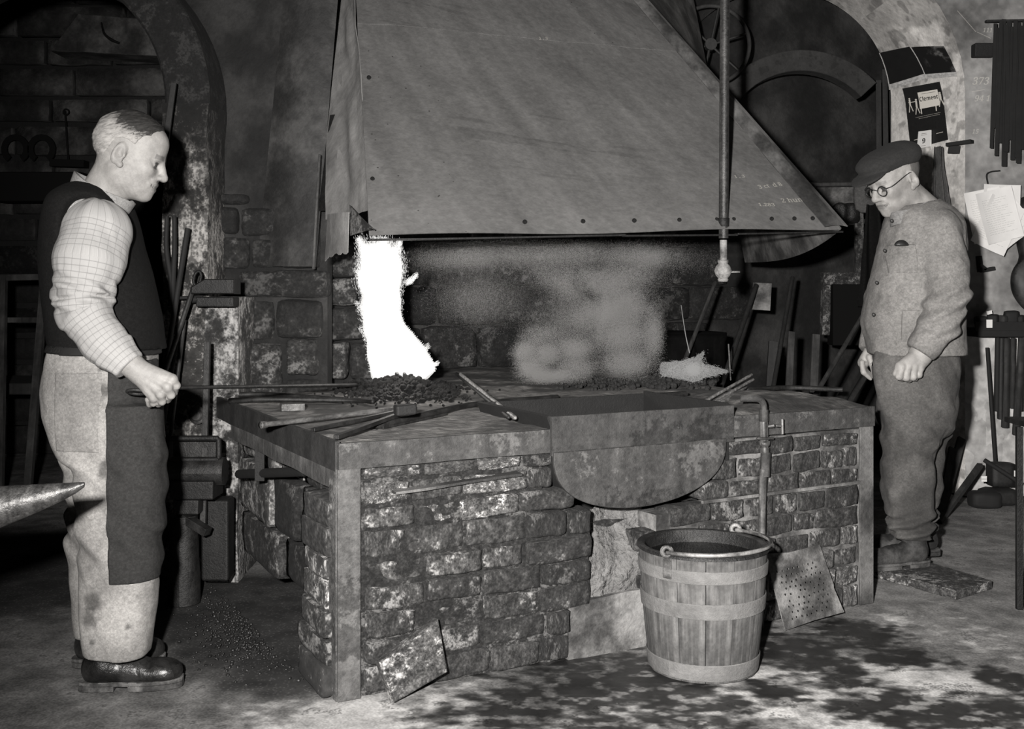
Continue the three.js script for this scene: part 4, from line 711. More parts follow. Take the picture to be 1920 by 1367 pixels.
// ---------------------------------------------------------------- photographer's flashgun on its stand, beside the lens
{
  const dir = FLASH_AIM.clone().sub(FLASH).normalize(), q = new THREE.Quaternion().setFromUnitVectors(V(0, 0, 1), dir), bulb = new THREE.MeshStandardMaterial({ color: 0xffffff, emissive: new THREE.Color(1, 0.97, 0.94), emissiveIntensity: 2 });
  const dish = lathe([[0.012, 0], [0.05, 0.012], [0.08, 0.035], [0.09, 0.06], [0.092, 0.06], [0.082, 0.033], [0.052, 0.008], [0.012, -0.004]], 32).rotateX(Math.PI / 2).applyQuaternion(q).translate(...FLASH.clone().addScaledVector(dir, -0.06).toArray());
  build('flash_lamp', 'press flashgun with round reflector on a stand beside the camera', 'lamp', [
    { n: 'bulb', g: new THREE.SphereGeometry(0.028, 20, 14).translate(...FLASH.toArray()), m: bulb }, { n: 'reflector', g: dish, m: M.steel },
    { n: 'pole', g: rod(FLASH.clone().addScaledVector(dir, -0.075), FLASH.clone().setZ(0.16).setY(0), 0.012), m: M.ironDark }, { n: 'base', g: new THREE.CylinderGeometry(0.12, 0.13, 0.02, 24).translate(FLASH.x, 0.01, 0.16), m: M.ironDark }]);
}

// ---------------------------------------------------------------- the flame
{
  const D = 4.72, q = (px, py, dz = 0) => P(px, py, D - dz), r = (p) => p / F * D;
  const list = [[752, 692, 50, 738, 660, 46], [738, 660, 46, 720, 612, 33], [720, 612, 33, 721, 560, 27], [721, 560, 27, 713, 520, 33], [713, 520, 33, 712, 490, 30], [708, 492, 20, 684, 466, 6], [722, 505, 22, 742, 466, 6], [712, 495, 20, 714, 462, 6], [775, 675, 30, 808, 690, 9], [705, 590, 26, 692, 575, 16], [706, 545, 26, 694, 530, 18], [725, 520, 26, 738, 500, 16], [725, 690, 30, 712, 704, 14], [775, 672, 24, 796, 686, 16]];
  const fl = list.map(([a, b, c, d, e, f]) => cap(q(a, b), q(d, e), r(c), r(f)));
  const field = (g0, k) => (x, y, z) => { let d = 9; for (const f of fl) d = smin(d, f(x, y, z), 0.03); return d - g0 + (fbm(x * 22, y * 9, z * 22, 3) - 0.5) * k; };
  const lo = q(640, 735).add(V(0, 0, -0.2)), hi = q(840, 425).add(V(0, 0, 0.2));
  const glow = (i, o) => new THREE.MeshStandardMaterial({ color: 0x000000, emissive: new THREE.Color(1, 0.985, 0.96), emissiveIntensity: i, roughness: 1, transparent: o < 1, opacity: o });
  const core = nets(field(-0.004, 0.028), lo, hi, 0.012), mid = nets(field(0.003, 0.028), lo, hi, 0.013);
  const parts = [{ n: 'core', g: core, m: glow(1.5, 1) }, { n: 'sheath', g: mid, m: glow(1.1, 0.45) }];
  const root = build('flame', 'tall white flame rising from the coal heap into the hood', 'flame', parts);
  // feathered edge: streaks of burning soot too many to count, thinning outwards from the core
  seed(81); const st = [], im0 = new THREE.OctahedronGeometry(1, 0), cp = core.attributes.position, cn = core.attributes.normal, N = cp.count;
  for (let i = 0; i < 26000; i++) { const k = Math.floor(rnd() * N), y = cp.getY(k), up = sstep(1.0, 1.3, y), o = -Math.log(1 - rnd() * 0.98) * (0.004 + 0.008 * up); if (y < 0.83) continue; st.push([V(cp.getX(k) + cn.getX(k) * o, y + cn.getY(k) * o + rr(0, 0.03) * up, cp.getZ(k) + cn.getZ(k) * o), gauss() * 0.12 + (cp.getX(k) < -0.53 ? -0.18 : 0.1), rr(0.5, 1) * (0.7 + up)]); }
  const tongue = (px, py, ex, ey, spread, n) => { for (let i = 0; i < n; i++) { const t = Math.pow(rnd(), 1.3), a = gauss() * spread * (1 - t * 0.6); st.push([q(lerp(px, ex, t) + a, lerp(py, ey, t) + gauss() * 5, gauss() * 0.02), Math.atan2(ex - px, py - ey), 1.6 - t * 0.8]); } };
  tongue(698, 500, 672, 446, 14, 2400); tongue(716, 490, 720, 448, 15, 2400); tongue(732, 500, 750, 452, 14, 2000); tongue(696, 545, 670, 508, 15, 700); tongue(694, 605, 668, 566, 14, 500); tongue(702, 650, 676, 612, 14, 450); tongue(765, 530, 782, 515, 7, 500); tongue(785, 665, 802, 648, 12, 400); tongue(800, 690, 822, 680, 8, 400);
  const w = new THREE.InstancedMesh(im0, glow(1.1, 1), st.length); w.name = 'wisp'; w.userData.kind = 'stuff';
  st.forEach(([p, a, k], i) => w.setMatrixAt(i, M4(p.clone().sub(root.position), eul(0, 0, -a), V(0.0005, 0.0045 * k, 0.0005)))); root.add(w);
}
{ // a second, low fire on the cinders, its tongue blown to the right
  const D = 4.85, q = (px, py) => P(px, py, D), r = (p) => p / F * D, fl = [[1250, 692, 14, 1300, 694, 19], [1300, 694, 19, 1335, 697, 9], [1335, 697, 9, 1362, 697, 3], [1300, 690, 10, 1318, 662, 2]].map(([a, b, c, d, e, f]) => cap(q(a, b), q(d, e), r(c), r(f)));
  const g = nets((x, y, z) => { let d = 9; for (const f of fl) d = smin(d, f(x, y, z), 0.02); return d + (fbm(x * 40, y * 40, z * 40, 3) - 0.5) * 0.022; }, q(1225, 725).add(V(0, 0, -0.12)), q(1375, 645).add(V(0, 0, 0.12)), 0.007);
  const e = new THREE.MeshStandardMaterial({ color: 0x333333, emissive: new THREE.Color(1, 0.985, 0.96), emissiveIntensity: 0.4, transparent: true, opacity: 0.22 });
  const root = build('flame', 'low pale flame blown sideways over the cinders on the right', 'flame', [{ n: 'tongue', g, m: e }, { n: 'spark_trail', g: sweep([P(1293, 662, D), P(1285, 625, D), P(1277, 572, D)], [0.0022, 0.0018, 0.001], 5), m: new THREE.MeshStandardMaterial({ color: 0, emissive: new THREE.Color(1, 0.98, 0.95), emissiveIntensity: 0.3 }) }]);
  seed(85); const st = [], cp = g.attributes.position; for (let i = 0; i < 6500; i++) { const k = Math.floor(rnd() * cp.count), t = Math.sqrt(rnd()), a = [[1255, 694], [1300, 692], [1330, 697]][Math.floor(rnd() * 2.6)], c = q(...a); const p = c.lerp(V(cp.getX(k), cp.getY(k), cp.getZ(k)), t * 1.12); st.push(p); }
  for (let i = 0; i < 3500; i++) st.push(q(1297 + gauss() * 14, 692 + gauss() * 11).add(V(0, 0, 0.03 + gauss() * 0.02)));
  const w = new THREE.InstancedMesh(new THREE.OctahedronGeometry(1, 0), new THREE.MeshStandardMaterial({ color: 0x555555, emissive: new THREE.Color(1, 0.985, 0.96), emissiveIntensity: 0.24 }), st.length); w.name = 'wisp'; w.userData.kind = 'stuff';
  st.forEach((p, i) => w.setMatrixAt(i, M4(p.sub(root.position), eul(0, 0, 1.3 + gauss() * 0.4), V(0.0005, 0.0025, 0.0005)))); root.add(w);
}

// ---------------------------------------------------------------- smoke: countless grains drifting off the cinders into the hood
{
  seed(91); const D = 4.9, list = [];
  const blob = (px, py, rx, ry, n, dz = 0.16, lo = 0.34, hi = 0.62, thin = false) => { let k = 0, tries = 0; while (k < n && tries < n * 5) { tries++; const a = gauss(), b = gauss(), x = px + a * rx, y = py + b * ry; if (y > 722 || y < 448) continue; const q = P(x, y, D + gauss() * dz); if (rnd() > sstep(lo, hi, fbm(q.x * 5 + 0.6 * n3(q.x * 9, q.y * 9, 3), q.y * 4.2, q.z * 4, 4))) continue; q.thin = thin; list.push(q); k++; } };
  blob(1000, 692, 30, 22, 34000); blob(1045, 706, 45, 12, 26000); blob(985, 660, 24, 20, 17000); blob(1015, 632, 40, 26, 13000); blob(1075, 690, 40, 20, 20000); blob(1078, 655, 34, 22, 24000, 0.16, 0.26, 0.5); blob(1026, 664, 24, 18, 20000, 0.16, 0.15, 0.4);
  blob(1175, 680, 48, 26, 44000); blob(1165, 630, 52, 32, 56000); blob(1130, 585, 56, 30, 56000); blob(1185, 575, 46, 38, 46000); blob(1110, 540, 62, 28, 40000); blob(1225, 630, 18, 46, 22000); blob(1165, 520, 80, 26, 26000); blob(1060, 520, 70, 26, 18000);
  blob(1040, 480, 190, 26, 100000, 0.35, 0.3, 0.62, true); blob(860, 485, 80, 26, 40000, 0.3, 0.3, 0.62, true); blob(1230, 485, 90, 26, 46000, 0.35, 0.3, 0.62, true); blob(900, 560, 90, 60, 56000, 0.22, 0.3, 0.6, true); blob(1080, 600, 80, 60, 60000, 0.22, 0.3, 0.6, true);
  const im = new THREE.InstancedMesh(new THREE.OctahedronGeometry(1, 0), mat(0.29, { rough: 1, warm: 0.99, blue: 0.975 }), list.length), base = P(1100, 722, D);
  list.forEach((p, i) => { let r = rr(0.00036, 0.00075); if (p.thin) r *= 0.75; im.setMatrixAt(i, M4(p.clone().sub(base), eul(rnd() * 6, rnd() * 6, 0), V(r, r, r))); });
  im.name = 'smoke'; im.position.copy(base); im.userData = { label: 'grey smoke billowing off the cinders and up into the hood', category: 'smoke', kind: 'stuff' }; im.castShadow = im.receiveShadow = true; scene.add(im);
}

// ---------------------------------------------------------------- things on and before the right-hand wall
const one = (name, label, cat, g, m, o) => build(name, label, cat, [{ g, m }], o);
const lean = (a, b, y = 0.002) => { const t = (y - a.y) / (b.y - a.y); return a.clone().lerp(b, t); };          // runs the line from a through b down to height y
const BK = { black: mat(0.012, { map: rep(T.grit, 2), rough: 0.8 }), dark: mat(0.035, { map: rep(T.scale, 2), rough: 0.7 }), mid: mat(0.06, { map: rep(T.stave, 2), rough: 0.85 }), pale: mat(0.34, { map: rep(T.mottle, 2), rough: 0.9 }) };
{
  seed(101);
  const tops = [44, 52, 40, 36, 46, 40, 50, 38, 42, 48, 40], bots = [278, 240, 292, 268, 312, 285, 262, 300, 296, 306, 280];
  const rail = bar(P(1848, 40, 6.16), P(1960, 38, 6.16), 0.03, 0.012); one('hook_rail', 'iron rail at the top of the right wall carrying the hanging strips', 'rail', rail, BK.dark);
  tops.forEach((t, i) => one('iron_strip', ['leftmost', 'second', 'third', 'fourth', 'fifth', 'sixth', 'seventh', 'eighth', 'ninth', 'tenth', 'rightmost'][i] + ' black iron strip, counted from the left, in the bunch hanging on the right wall', 'iron strip', bar(P(1866 + i * 5.4 + rr(-1, 1), t, 6.14 + rr(-0.03, 0.01)), P(1858 + i * 5.9 + rr(-2, 2), bots[i], 6.13 + rr(-0.03, 0.01)), rr(0.018, 0.028), 0.006, V(0, 0, 1), 0.001), BK.black, { group: 'black strips hanging on the right wall' }));
  one('wall_peg', 'short dark block set in the wall left of the hanging strips', 'peg', rough(rbox(0.115, 0.075, 0.06, 0.006), 0.004, 20).applyMatrix4(M4(P(1843, 95, 6.2))), M.ironBlack);
  // bills on a nail
  T.letter = canvasTex(256, 360, (u, v) => 0.93 + (f2(u, v, 5, 400, 3) - 0.5) * 0.05, (c, w, h) => { c.fillStyle = 'rgba(70,70,70,0.38)'; for (let i = 0; i < 17; i++) { let x = 36; while (x < 215 - (i % 4) * 22) { const l = 8 + hash(i, x, 3) * 22; c.fillRect(x, 60 + i * 15, l, 1.6); x += l + 6; } } });
  const pm = mat(0.85, { map: T.letter, rough: 0.95, two: true });
  const sheet = (px, py, rot, d, w, h, bend) => patch((u, v) => { const x = (u - 0.5) * w, y = (v - 0.5) * h, q = P(px, py, d), c = Math.cos(rot), s = Math.sin(rot); return V(q.x + x * c - y * s, q.y + x * s + y * c, q.z + bend * ((u - 0.5) ** 2 * 4 + Math.max(0, 0.5 - v) * 0.8)); }, 10, 12, 0.0006);
  [[1876, 395, -0.03, 6.195, 'sheet of paper square to the nail at the back of the bundle'], [1848, 404, 0.2, 6.188, 'sheet of paper showing at the left edge of the nailed bundle'], [1884, 408, 0.62, 6.18, 'sheet of paper whose corner points right out of the bundle'], [1868, 422, -0.45, 6.17, 'sheet of paper whose lower corner hangs below the bundle'], [1871, 404, 0.24, 6.158, 'front sheet of writing on the nailed paper bundle']].forEach(([x, y, r, d, l], i) => build('paper_sheet', l, 'paper', [{ g: sheet(x, y, r, d - 0.07, 0.205, 0.29, 0.014 + i * 0.002), m: pm, uv: true }], { group: 'papers nailed to the right wall' }));
  one('nail', 'bent nail holding the bundle of papers on the right wall', 'nail', merge([rod(P(1868, 366, 6.2), P(1870, 352, 6.13), 0.004), sweep([P(1852, 345, 6.2), P(1850, 328, 6.2), P(1858, 322, 6.2), P(1875, 320, 6.2)], 0.004, 6)]), BK.black);
  one('pliers', 'small dark pliers hung on the wall below the papers', 'pliers', merge([bar(P(1838, 508, 6.19), P(1864, 503, 6.19), 0.03, 0.02), bar(P(1836, 496, 6.19), P(1848, 506, 6.19), 0.03, 0.02), rod(P(1835, 480, 6.2), P(1838, 510, 6.2), 0.018)]), BK.black);
  const bagF = uni([ell(P(1932, 535, 6.1), 0.11, 0.15, 0.06, eul(0, 0, 0.25)), ell(P(1935, 470, 6.13), 0.07, 0.2, 0.05), cap(P(1928, 385, 6.18), P(1932, 450, 6.15), 0.05, 0.06)], 0.06);
  build('leather_bag', 'dark leather bag hanging at the right edge of the picture', 'bag', [{ g: boundsNets((x, y, z) => bagF(x, y, z) + 0.02 * (fbm(x * 9, y * 6, z * 9, 3) - 0.5), [P(1900, 360, 6.2), P(1950, 590, 5.95)], 0.1, 0.012), m: mat(0.045, { map: rep(T.mottle, 2), rough: 0.55 }) }]);
  // tool shelf with handles hanging under it
  build('tool_shelf', 'dark iron tool shelf fixed to the right wall', 'shelf', [{ n: 'board', g: rough(rbox(0.46, 0.05, 0.16, 0.006).applyMatrix4(M4(P(1898, 623, 6.14))), 0.004, 12), m: BK.black }, { n: 'lip', g: bar(P(1828, 612, 6.06), P(1980, 612, 6.06), 0.012, 0.05), m: BK.black }]);
  [[1840, 604, 0.05, 'round'], [1862, 602, 0.06, 'squat'], [1879, 601, 0.045, 'pale-faced'], [1896, 600, 0.055, 'upright'], [1913, 602, 0.05, 'rightmost']].forEach(([x, y, s, k], i) => one('hammer_head', k + ' iron lump lying on the tool shelf, number ' + ['one', 'two', 'three', 'four', 'five'][i] + ' from the man', 'hammer head', stone(s * 1.4, s * (i === 3 ? 1.5 : 1), s, 0.012, 0.006, i, [4, 4, 4]).applyMatrix4(M4(P(x, y - 3, 6.12), eul(0, i, 0))), i === 2 ? BK.mid : BK.black));
  one('tag', 'upper white tag standing on the tool shelf', 'tag', rbox(0.028, 0.02, 0.01, 0.001).applyMatrix4(M4(P(1855, 586, 6.08), eul(0, 0, 0.2))), pm); one('tag', 'lower white tag against the front of the tool shelf', 'tag', rbox(0.032, 0.045, 0.008, 0.001).applyMatrix4(M4(P(1855, 607, 6.04))), pm);
  [[1868, 770, 'thin black', 0.016, 0], [1875, 785, 'dark', 0.017, 1], [1884, 801, 'long thick', 0.021, 2], [1897, 765, 'slim pale', 0.014, 2], [1904, 815, 'longest slanting', 0.02, 2], [1912, 770, 'short dark', 0.018, 1]].forEach(([x, y, k, r, t], i) => one('hanging_tool', k + ' tool handle hanging under the shelf, ' + ['first', 'second', 'third', 'fourth', 'fifth', 'sixth'][i] + ' from the left', 'handle', rod(P(x + (i === 4 ? 12 : 3), 634, 6.1), P(x, y, 6.12), r, 8), [BK.black, BK.dark, BK.mid][t]));
  { const a = P(1851, 652, 6.15); one('long_rod', 'long thin black rod leaning on the whitewashed wall below the shelf', 'rod', sweep([a, P(1860, 780, 6.08), P(1871, 918, 6.15).setY(0.003)], 0.011, 8), BK.black); }
  { const a = P(1803, 822, 6.1); one('wooden_lath', 'broad dark lath leaning on the wall behind the man in the cap', 'lath', bar(a, lean(a, P(1780, 905, 5.95)), 0.045, 0.02, V(0, 0, 1)), BK.mid); const b = P(1785, 840, 6.0); one('wooden_lath', 'narrow pale-footed lath nearest the legs of the man in the cap', 'lath', bar(b, lean(b, P(1772, 912, 5.85)), 0.035, 0.018, V(0, 0, 1)), BK.mid); }
  one('scrap_iron', 'square dark iron block on the floor by the right wall', 'scrap iron', stone(0.13, 0.13, 0.1, 0.01, 0.004, 3, [4, 4, 4]).applyMatrix4(M4(P(1876, 862, 6.05).setY(0.16))), BK.dark);
  one('scrap_iron', 'low dark lump under the square block by the right wall', 'scrap iron', stone(0.2, 0.09, 0.14, 0.03, 0.01, 4, [5, 4, 4]).applyMatrix4(M4(P(1872, 895, 6.0).setY(0.046))), BK.dark);
  one('scrap_iron', 'black lump with a white tag beside the leaning rod', 'scrap iron', stone(0.16, 0.09, 0.12, 0.03, 0.012, 5, [5, 4, 4]).applyMatrix4(M4(P(1845, 898, 5.95).setY(0.04))), BK.black);
  one('tag', 'white tag on the black lump near the floor', 'tag', rbox(0.03, 0.03, 0.006, 0.001).applyMatrix4(M4(P(1845, 898, 5.87))), pm); one('tag', 'white tag near the floor at the right edge', 'tag', rbox(0.032, 0.032, 0.006, 0.001).applyMatrix4(M4(P(1907, 888, 5.87))), pm);
  { const a = P(1846, 863, 5.95), b = P(1912, 905, 5.8); one('iron_bar', 'dark bar slanting over the scrap on the floor at right', 'bar', rod(a, b, 0.013), BK.black); const c = P(1838, 872, 5.9); one('wooden_lath', 'short stick leaning among the scrap by the wall', 'lath', bar(c, lean(c, P(1806, 916, 5.75)), 0.03, 0.025), BK.mid); }
  { const t = P(1911, 800, 4.05); build('iron_stand', 'dark iron leg of a stand at the right edge of the floor', 'stand', [{ n: 'leg', g: bar(t, t.clone().setY(0), 0.022, 0.02, V(0, 0, 1)), m: M.ironDark }, { n: 'leg', g: bar(t.clone().add(V(0.45, 0, 0)), t.clone().add(V(0.45, 0, 0)).setY(0), 0.03, 0.02, V(0, 0, 1)), m: M.rust }, { n: 'stretcher', g: bar(P(1909, 1022, 4.05), P(1909, 1022, 4.05).add(V(0.46, 0, 0)), 0.012, 0.02), m: M.rust }, { n: 'top', g: bar(t.clone().add(V(0.012, 0.01, 0)), t.clone().add(V(0.47, 0.01, 0)), 0.3, 0.02), m: M.ironDark }]); }
}

// ---------------------------------------------------------------- prints and calendar pasted on the arch reveal
{
  const a = archLine(1.66, 2.3, 0.93), b = archLine(1.665, 2.35, 0.7), at = (u, t) => { const i = Math.min(a.length - 2, Math.floor(t)), k = t - i; return a[i].clone().lerp(a[i + 1], k).setZ(-WD).lerp(b[i].clone().lerp(b[i + 1], k).setZ(-6.82), u); };
  const hit = (px, py) => { let best = 1e9, r = [0, 0]; for (let s = 0; s < 3; s++) { const du = s ? 0.06 / 8 ** (s - 1) : 0.05, dt = s ? 0.3 / 8 ** (s - 1) : 0.25, [cu, ct] = r, U = [], W = []; if (s === 0) { for (let u = 0; u <= 1.001; u += du) U.push(u); for (let t = 12; t < 40; t += dt) W.push(t); } else for (let i = -8; i <= 8; i++) { U.push(cu + i * du / 8); W.push(Math.max(0, ct + i * dt / 8)); } best = 1e9; for (const u of U) for (const t of W) { const q = at(u, t), e = (CX + q.x / -q.z * F - px) ** 2 + (HY + (EYE - q.y) / -q.z * F - py) ** 2; if (e < best) { best = e; r = [u, t]; } } } return r; };
  const cen = V(1.66, 2.0, -6.5);
  const pasted = (c, off, th = 0.0008, n = 14) => { const h = c.map(([x, y]) => hit(x, y)); return patch((u, v) => { const p = lerp(lerp(h[3][0], h[2][0], u), lerp(h[0][0], h[1][0], u), v), t = lerp(lerp(h[3][1], h[2][1], u), lerp(h[0][1], h[1][1], u), v), q = at(p, t), e = 0.002, nn = V().crossVectors(at(p + e, t).sub(q), at(p, t + e).sub(q)).normalize(); if (nn.dot(cen.clone().sub(q)) < 0) nn.negate(); return q.addScaledVector(nn, off); }, n, n, th); };
  const pic = (s, cloud) => canvasTex(256, 256, (u, v) => v < 0.14 || u < 0.03 ? 0.72 + (f2(u, v, 20, s, 3) - 0.5) * 0.3 : 0.07 + (cloud ? 0.3 * sstep(0.5, 0.75, f2(u, v, 4, s, 5)) * sstep(0.1, 0.4, u) : 0.03 * f2(u, v, 6, s, 3)), (c, w, h) => { c.fillStyle = 'rgba(60,60,60,0.5)'; for (let x = 14; x < 240; x += 9) c.fillRect(x, h * 0.93, 5, 2); });
  build('print', 'plain dark print pasted at the left of the arch reveal', 'print', [{ g: pasted([[1649, 99], [1706, 87], [1738, 147], [1668, 169]], 0.005), m: mat(0.9, { map: pic(500, false), rough: 0.6 }), uv: true }]);
  build('print', 'mottled dark print pasted at the right of the arch reveal', 'print', [{ g: pasted([[1708, 88], [1771, 86], [1797, 143], [1738, 148]], 0.007), m: mat(0.9, { map: pic(510, true), rough: 0.6 }), uv: true }]);
  const cal = canvasTex(512, 800, (u, v) => 0.11 + (f2(u, v, 30, 520, 2) - 0.5) * 0.03, (c, w, h) => {
    c.fillStyle = '#e6e3dc'; c.fillRect(190, 130, 270, 240); c.fillStyle = '#2a2a29'; c.fillRect(240, 165, 190, 6); c.font = 'bold 74px sans-serif'; c.save(); c.translate(196, 285); c.scale(0.84, 1.15); c.fillText('Clement', 0, 0); c.restore();
    c.fillStyle = '#d9d6cf'; const man = (x, y, s) => { c.beginPath(); c.arc(x, y, 13 * s, 0, 7); c.fill(); c.fillRect(x - 12 * s, y + 14 * s, 24 * s, 70 * s); c.lineWidth = 11 * s; c.strokeStyle = '#d9d6cf'; c.beginPath(); c.moveTo(x - 4, y + 80 * s); c.lineTo(x - 22 * s, y + 165 * s); c.moveTo(x + 4, y + 80 * s); c.lineTo(x + 34 * s, y + 160 * s); c.stroke(); };
    man(62, 220, 1); man(150, 250, 1.05); man(478, 200, 1.15); c.fillRect(40, 268, 120, 8); c.fillRect(200, 370, 14, 60); c.fillRect(400, 370, 14, 60);
    c.fillStyle = '#bdbab3'; for (let i = 0; i < 26; i++) { c.fillRect(120 + i * 13, 455, 8, 5); c.fillRect(160 + i * 11, 475, 7, 5); } c.fillRect(60, 700, 80, 8); c.fillRect(370, 690, 90, 8);
  });
  const pad = canvasTex(128, 160, () => 0.92, (c) => { c.fillStyle = '#1c1c1c'; c.font = 'bold 66px sans-serif'; c.fillText('9', 46, 118); c.fillStyle = '#77746f'; c.fillRect(36, 24, 54, 4); c.fillRect(30, 38, 66, 3); c.fillRect(40, 140, 44, 4); });
  build('calendar', 'black wall calendar with a white Clement panel and tear-off date', 'calendar', [{ n: 'card', g: pasted([[1693, 166], [1763, 153], [1779, 262], [1709, 281]], 0.006), m: mat(0.9, { map: cal, rough: 0.6 }), uv: true }, { n: 'date_pad', g: pasted([[1727, 247], [1749, 244], [1749, 275], [1724, 279]], 0.02, 0.01, 4), m: mat(0.9, { map: pad, rough: 0.9 }), uv: true, l: 'white tear-off date pad' }]);
  // ledge, coat and straps
  one('wall_bracket', 'black iron ledge on the edge of the arch above the hanging coat', 'bracket', merge([bar(P(1776, 272, 6.3), P(1823, 265, 6.2), 0.05, 0.02), bar(P(1778, 280, 6.32), P(1800, 282, 6.3), 0.05, 0.045)]), BK.black);
  const coat = patch((u, v) => { const l = lerp(1737, 1752, v), r = lerp(1786, 1766, v), q = P(lerp(l, r, u) + Math.sin(v * 5) * 2, lerp(500, 276, v), 6.28); q.z += (0.02 + 0.035 * (1 - v)) * Math.sin(u * 13 + v * 1.5) + 0.03 * Math.sin(Math.PI * u) + (fbm(u * 5, v * 6, 2, 3) - 0.5) * 0.03; return q; }, 44, 30, 0.006);
  one('hanging_coat', 'dark grey coat hanging on the arch behind the man in the cap', 'coat', coat, mat(0.13, { map: rep(T.weave, 3), rough: 1 }));
  [[1647, 150, 'first'], [1659, 130, 'second'], [1672, 170, 'third']].forEach(([x, y, k], i) => one('leather_strap', k + ' dark strap from the left hanging inside the right arch', 'strap', bar(P(x, y, 6.86), P(x + 1 + i, 296, 6.84), 0.034, 0.008, V(0, 0, 1)), BK.dark));
}

// ---------------------------------------------------------------- under the arch and behind the right end of the forge
{
  const c = P(1332, 84, 6.45), wheel = [{ n: 'rim', g: new THREE.TorusGeometry(0.23, 0.012, 8, 56).translate(c.x, c.y, c.z), m: BK.mid }, { n: 'hub', g: new THREE.CylinderGeometry(0.035, 0.035, 0.05, 16).rotateX(Math.PI / 2).translate(c.x, c.y, c.z), m: BK.dark }];
  for (let i = 0; i < 6; i++) { const a = i / 6 * Math.PI * 2 + 0.3; wheel.push({ n: 'spoke', g: rod(c.clone(), c.clone().add(V(Math.cos(a) * 0.23, Math.sin(a) * 0.23, 0)), 0.008, 6), m: BK.dark }); }
  build('spoked_pulley', 'dark spoked wheel high behind the right edge of the hood', 'pulley', wheel);
  const d = 6.5;
  build('wall_shelf', 'two-barred iron shelf under the arch left of the cap', 'shelf', [{ n: 'rail', g: rod(P(1480, 347, d), P(1628, 345, d), 0.014), m: BK.mid }, { n: 'rail', g: rod(P(1560, 421, d), P(1645, 413, d), 0.014), m: BK.mid }, { n: 'upright', g: bar(P(1609, 340, d), P(1612, 560, d), 0.05, 0.03, V(0, 0, 1)), m: mat(0.14, { map: rep(T.wash, 1.4), rough: 0.9 }) }, { n: 'back_board', g: rough(rbox(0.36, 0.2, 0.02, 0.003).applyMatrix4(M4(P(1550, 382, d + 0.08))), 0.003, 9), m: mat(0.2, { map: rep(T.mottle, 1.6), rough: 0.9 }) }]);
  seed(121); [[1560, 395, 0.07, 'left'], [1578, 388, 0.085, 'middle'], [1595, 384, 0.08, 'right']].forEach(([x, y, s, k], i) => one('coke_lump', k + ' black lump of the three piled on the iron shelf', 'coke', stone(s * 1.4, s * 1.5, s, s * 0.35, 0.02, i, [5, 5, 5]).applyMatrix4(M4(P(x, y + 14, d - 0.02), eul(0, i, 0))), M.coal));
  const gl = uni([ell(P(1620, 360, d - 0.1), 0.06, 0.075, 0.035), ...[0, 1, 2, 3].map((i) => cap(P(1606 + i * 9, 372, d - 0.1), P(1608 + i * 8, 398 - Math.abs(i - 1.5) * 5, d - 0.1), 0.017, 0.014)), cap(P(1632, 355, d - 0.1), P(1640, 378, d - 0.1), 0.02, 0.015)], 0.015);
  build('work_glove', 'grey work glove hanging from the shelf before the spectacled face', 'glove', [{ g: boundsNets(gl, [P(1598, 335, d), P(1645, 405, d - 0.2)], 0.05, 0.008), m: mat(0.1, { map: rep(T.weave, 3), rough: 1 }) }]);
  const ap = patch((u, v) => { const q = P(lerp(lerp(1608, 1622, v), lerp(1668, 1650, v), u), lerp(575, 384, v), 6.3); q.z += 0.03 * Math.sin(u * 9 + v) + 0.03 * (fbm(u * 4, v * 5, 3, 3) - 0.5); return q; }, 24, 20, 0.006);
  one('hanging_apron', 'black apron hanging behind the jacket front of the man in the cap', 'apron', ap, mat(0.01, { map: rep(T.weave, 3), rough: 1, spec: 0.2 }));
  build('wall_niche', 'pale-framed square niche holding a black box behind the man in the cap', 'niche', [{ n: 'lintel', g: rough(rbox(0.26, 0.075, 0.08, 0.006).applyMatrix4(M4(P(1582, 523, d))), 0.005, 12), m: mat(0.15, { map: rep(T.rock, 2), rough: 0.95 }) }, { n: 'jamb', g: bar(P(1549, 533, d), P(1546, 628, d), 0.045, 0.06, V(0, 0, 1)), m: mat(0.16, { map: rep(T.rock, 2), rough: 0.95 }) }, { n: 'box', g: rbox(0.2, 0.36, 0.12, 0.005).applyMatrix4(M4(P(1588, 590, d - 0.02))), m: mat(0.006, { rough: 0.9, spec: 0.1 }) }]);
  one('notice_board', 'small pale board leaning in the dark under the hood', 'board', rbox(0.105, 0.155, 0.012, 0.002).applyMatrix4(M4(P(1428, 556, 6.2), eul(0, 0, -0.06))), mat(0.22, { map: rep(T.mottle, 1.5), rough: 0.9 }));
  one('drum', 'dark round drum standing in shadow behind the right end of the forge', 'drum', lathe([[0, 0], [0.3, 0], [0.3, 0.02], [0.29, 0.03], [0.29, 0.9], [0.3, 0.92], [0.3, 0.95], [0, 0.95]], 28).scale(0.87, 1, 0.87).translate(0.9, 0, -5.93), mat(0.01, { map: rep(T.mottle, 1), rough: 0.9, spec: 0.2 }));
  const up = (px, py0, py1, dd, w, h, label, name, m) => { const a = P(px, py0, dd); one(name, label, name.includes('tongs') ? 'tongs' : 'bar', bar(a, lean(a, P(px - 4, py1, dd - 0.05)), w, h, V(0, 0, 1)), m); };
  up(1484, 622, 705, 5.75, 0.034, 0.02, 'upright flat bar behind the forge with a rounded knob at its head', 'iron_bar', BK.mid); up(1530, 627, 710, 5.75, 0.04, 0.02, 'upright pale-edged bar, right of the two standing behind the forge', 'iron_bar', BK.mid); up(1450, 640, 705, 5.95, 0.05, 0.02, 'broad dark upright plate, leftmost of the bars behind the forge', 'iron_bar', BK.dark);
  const sl = (a, b, r, label, m) => one('iron_bar', label, 'bar', rod(a, lean(a, b), r, 8), m);
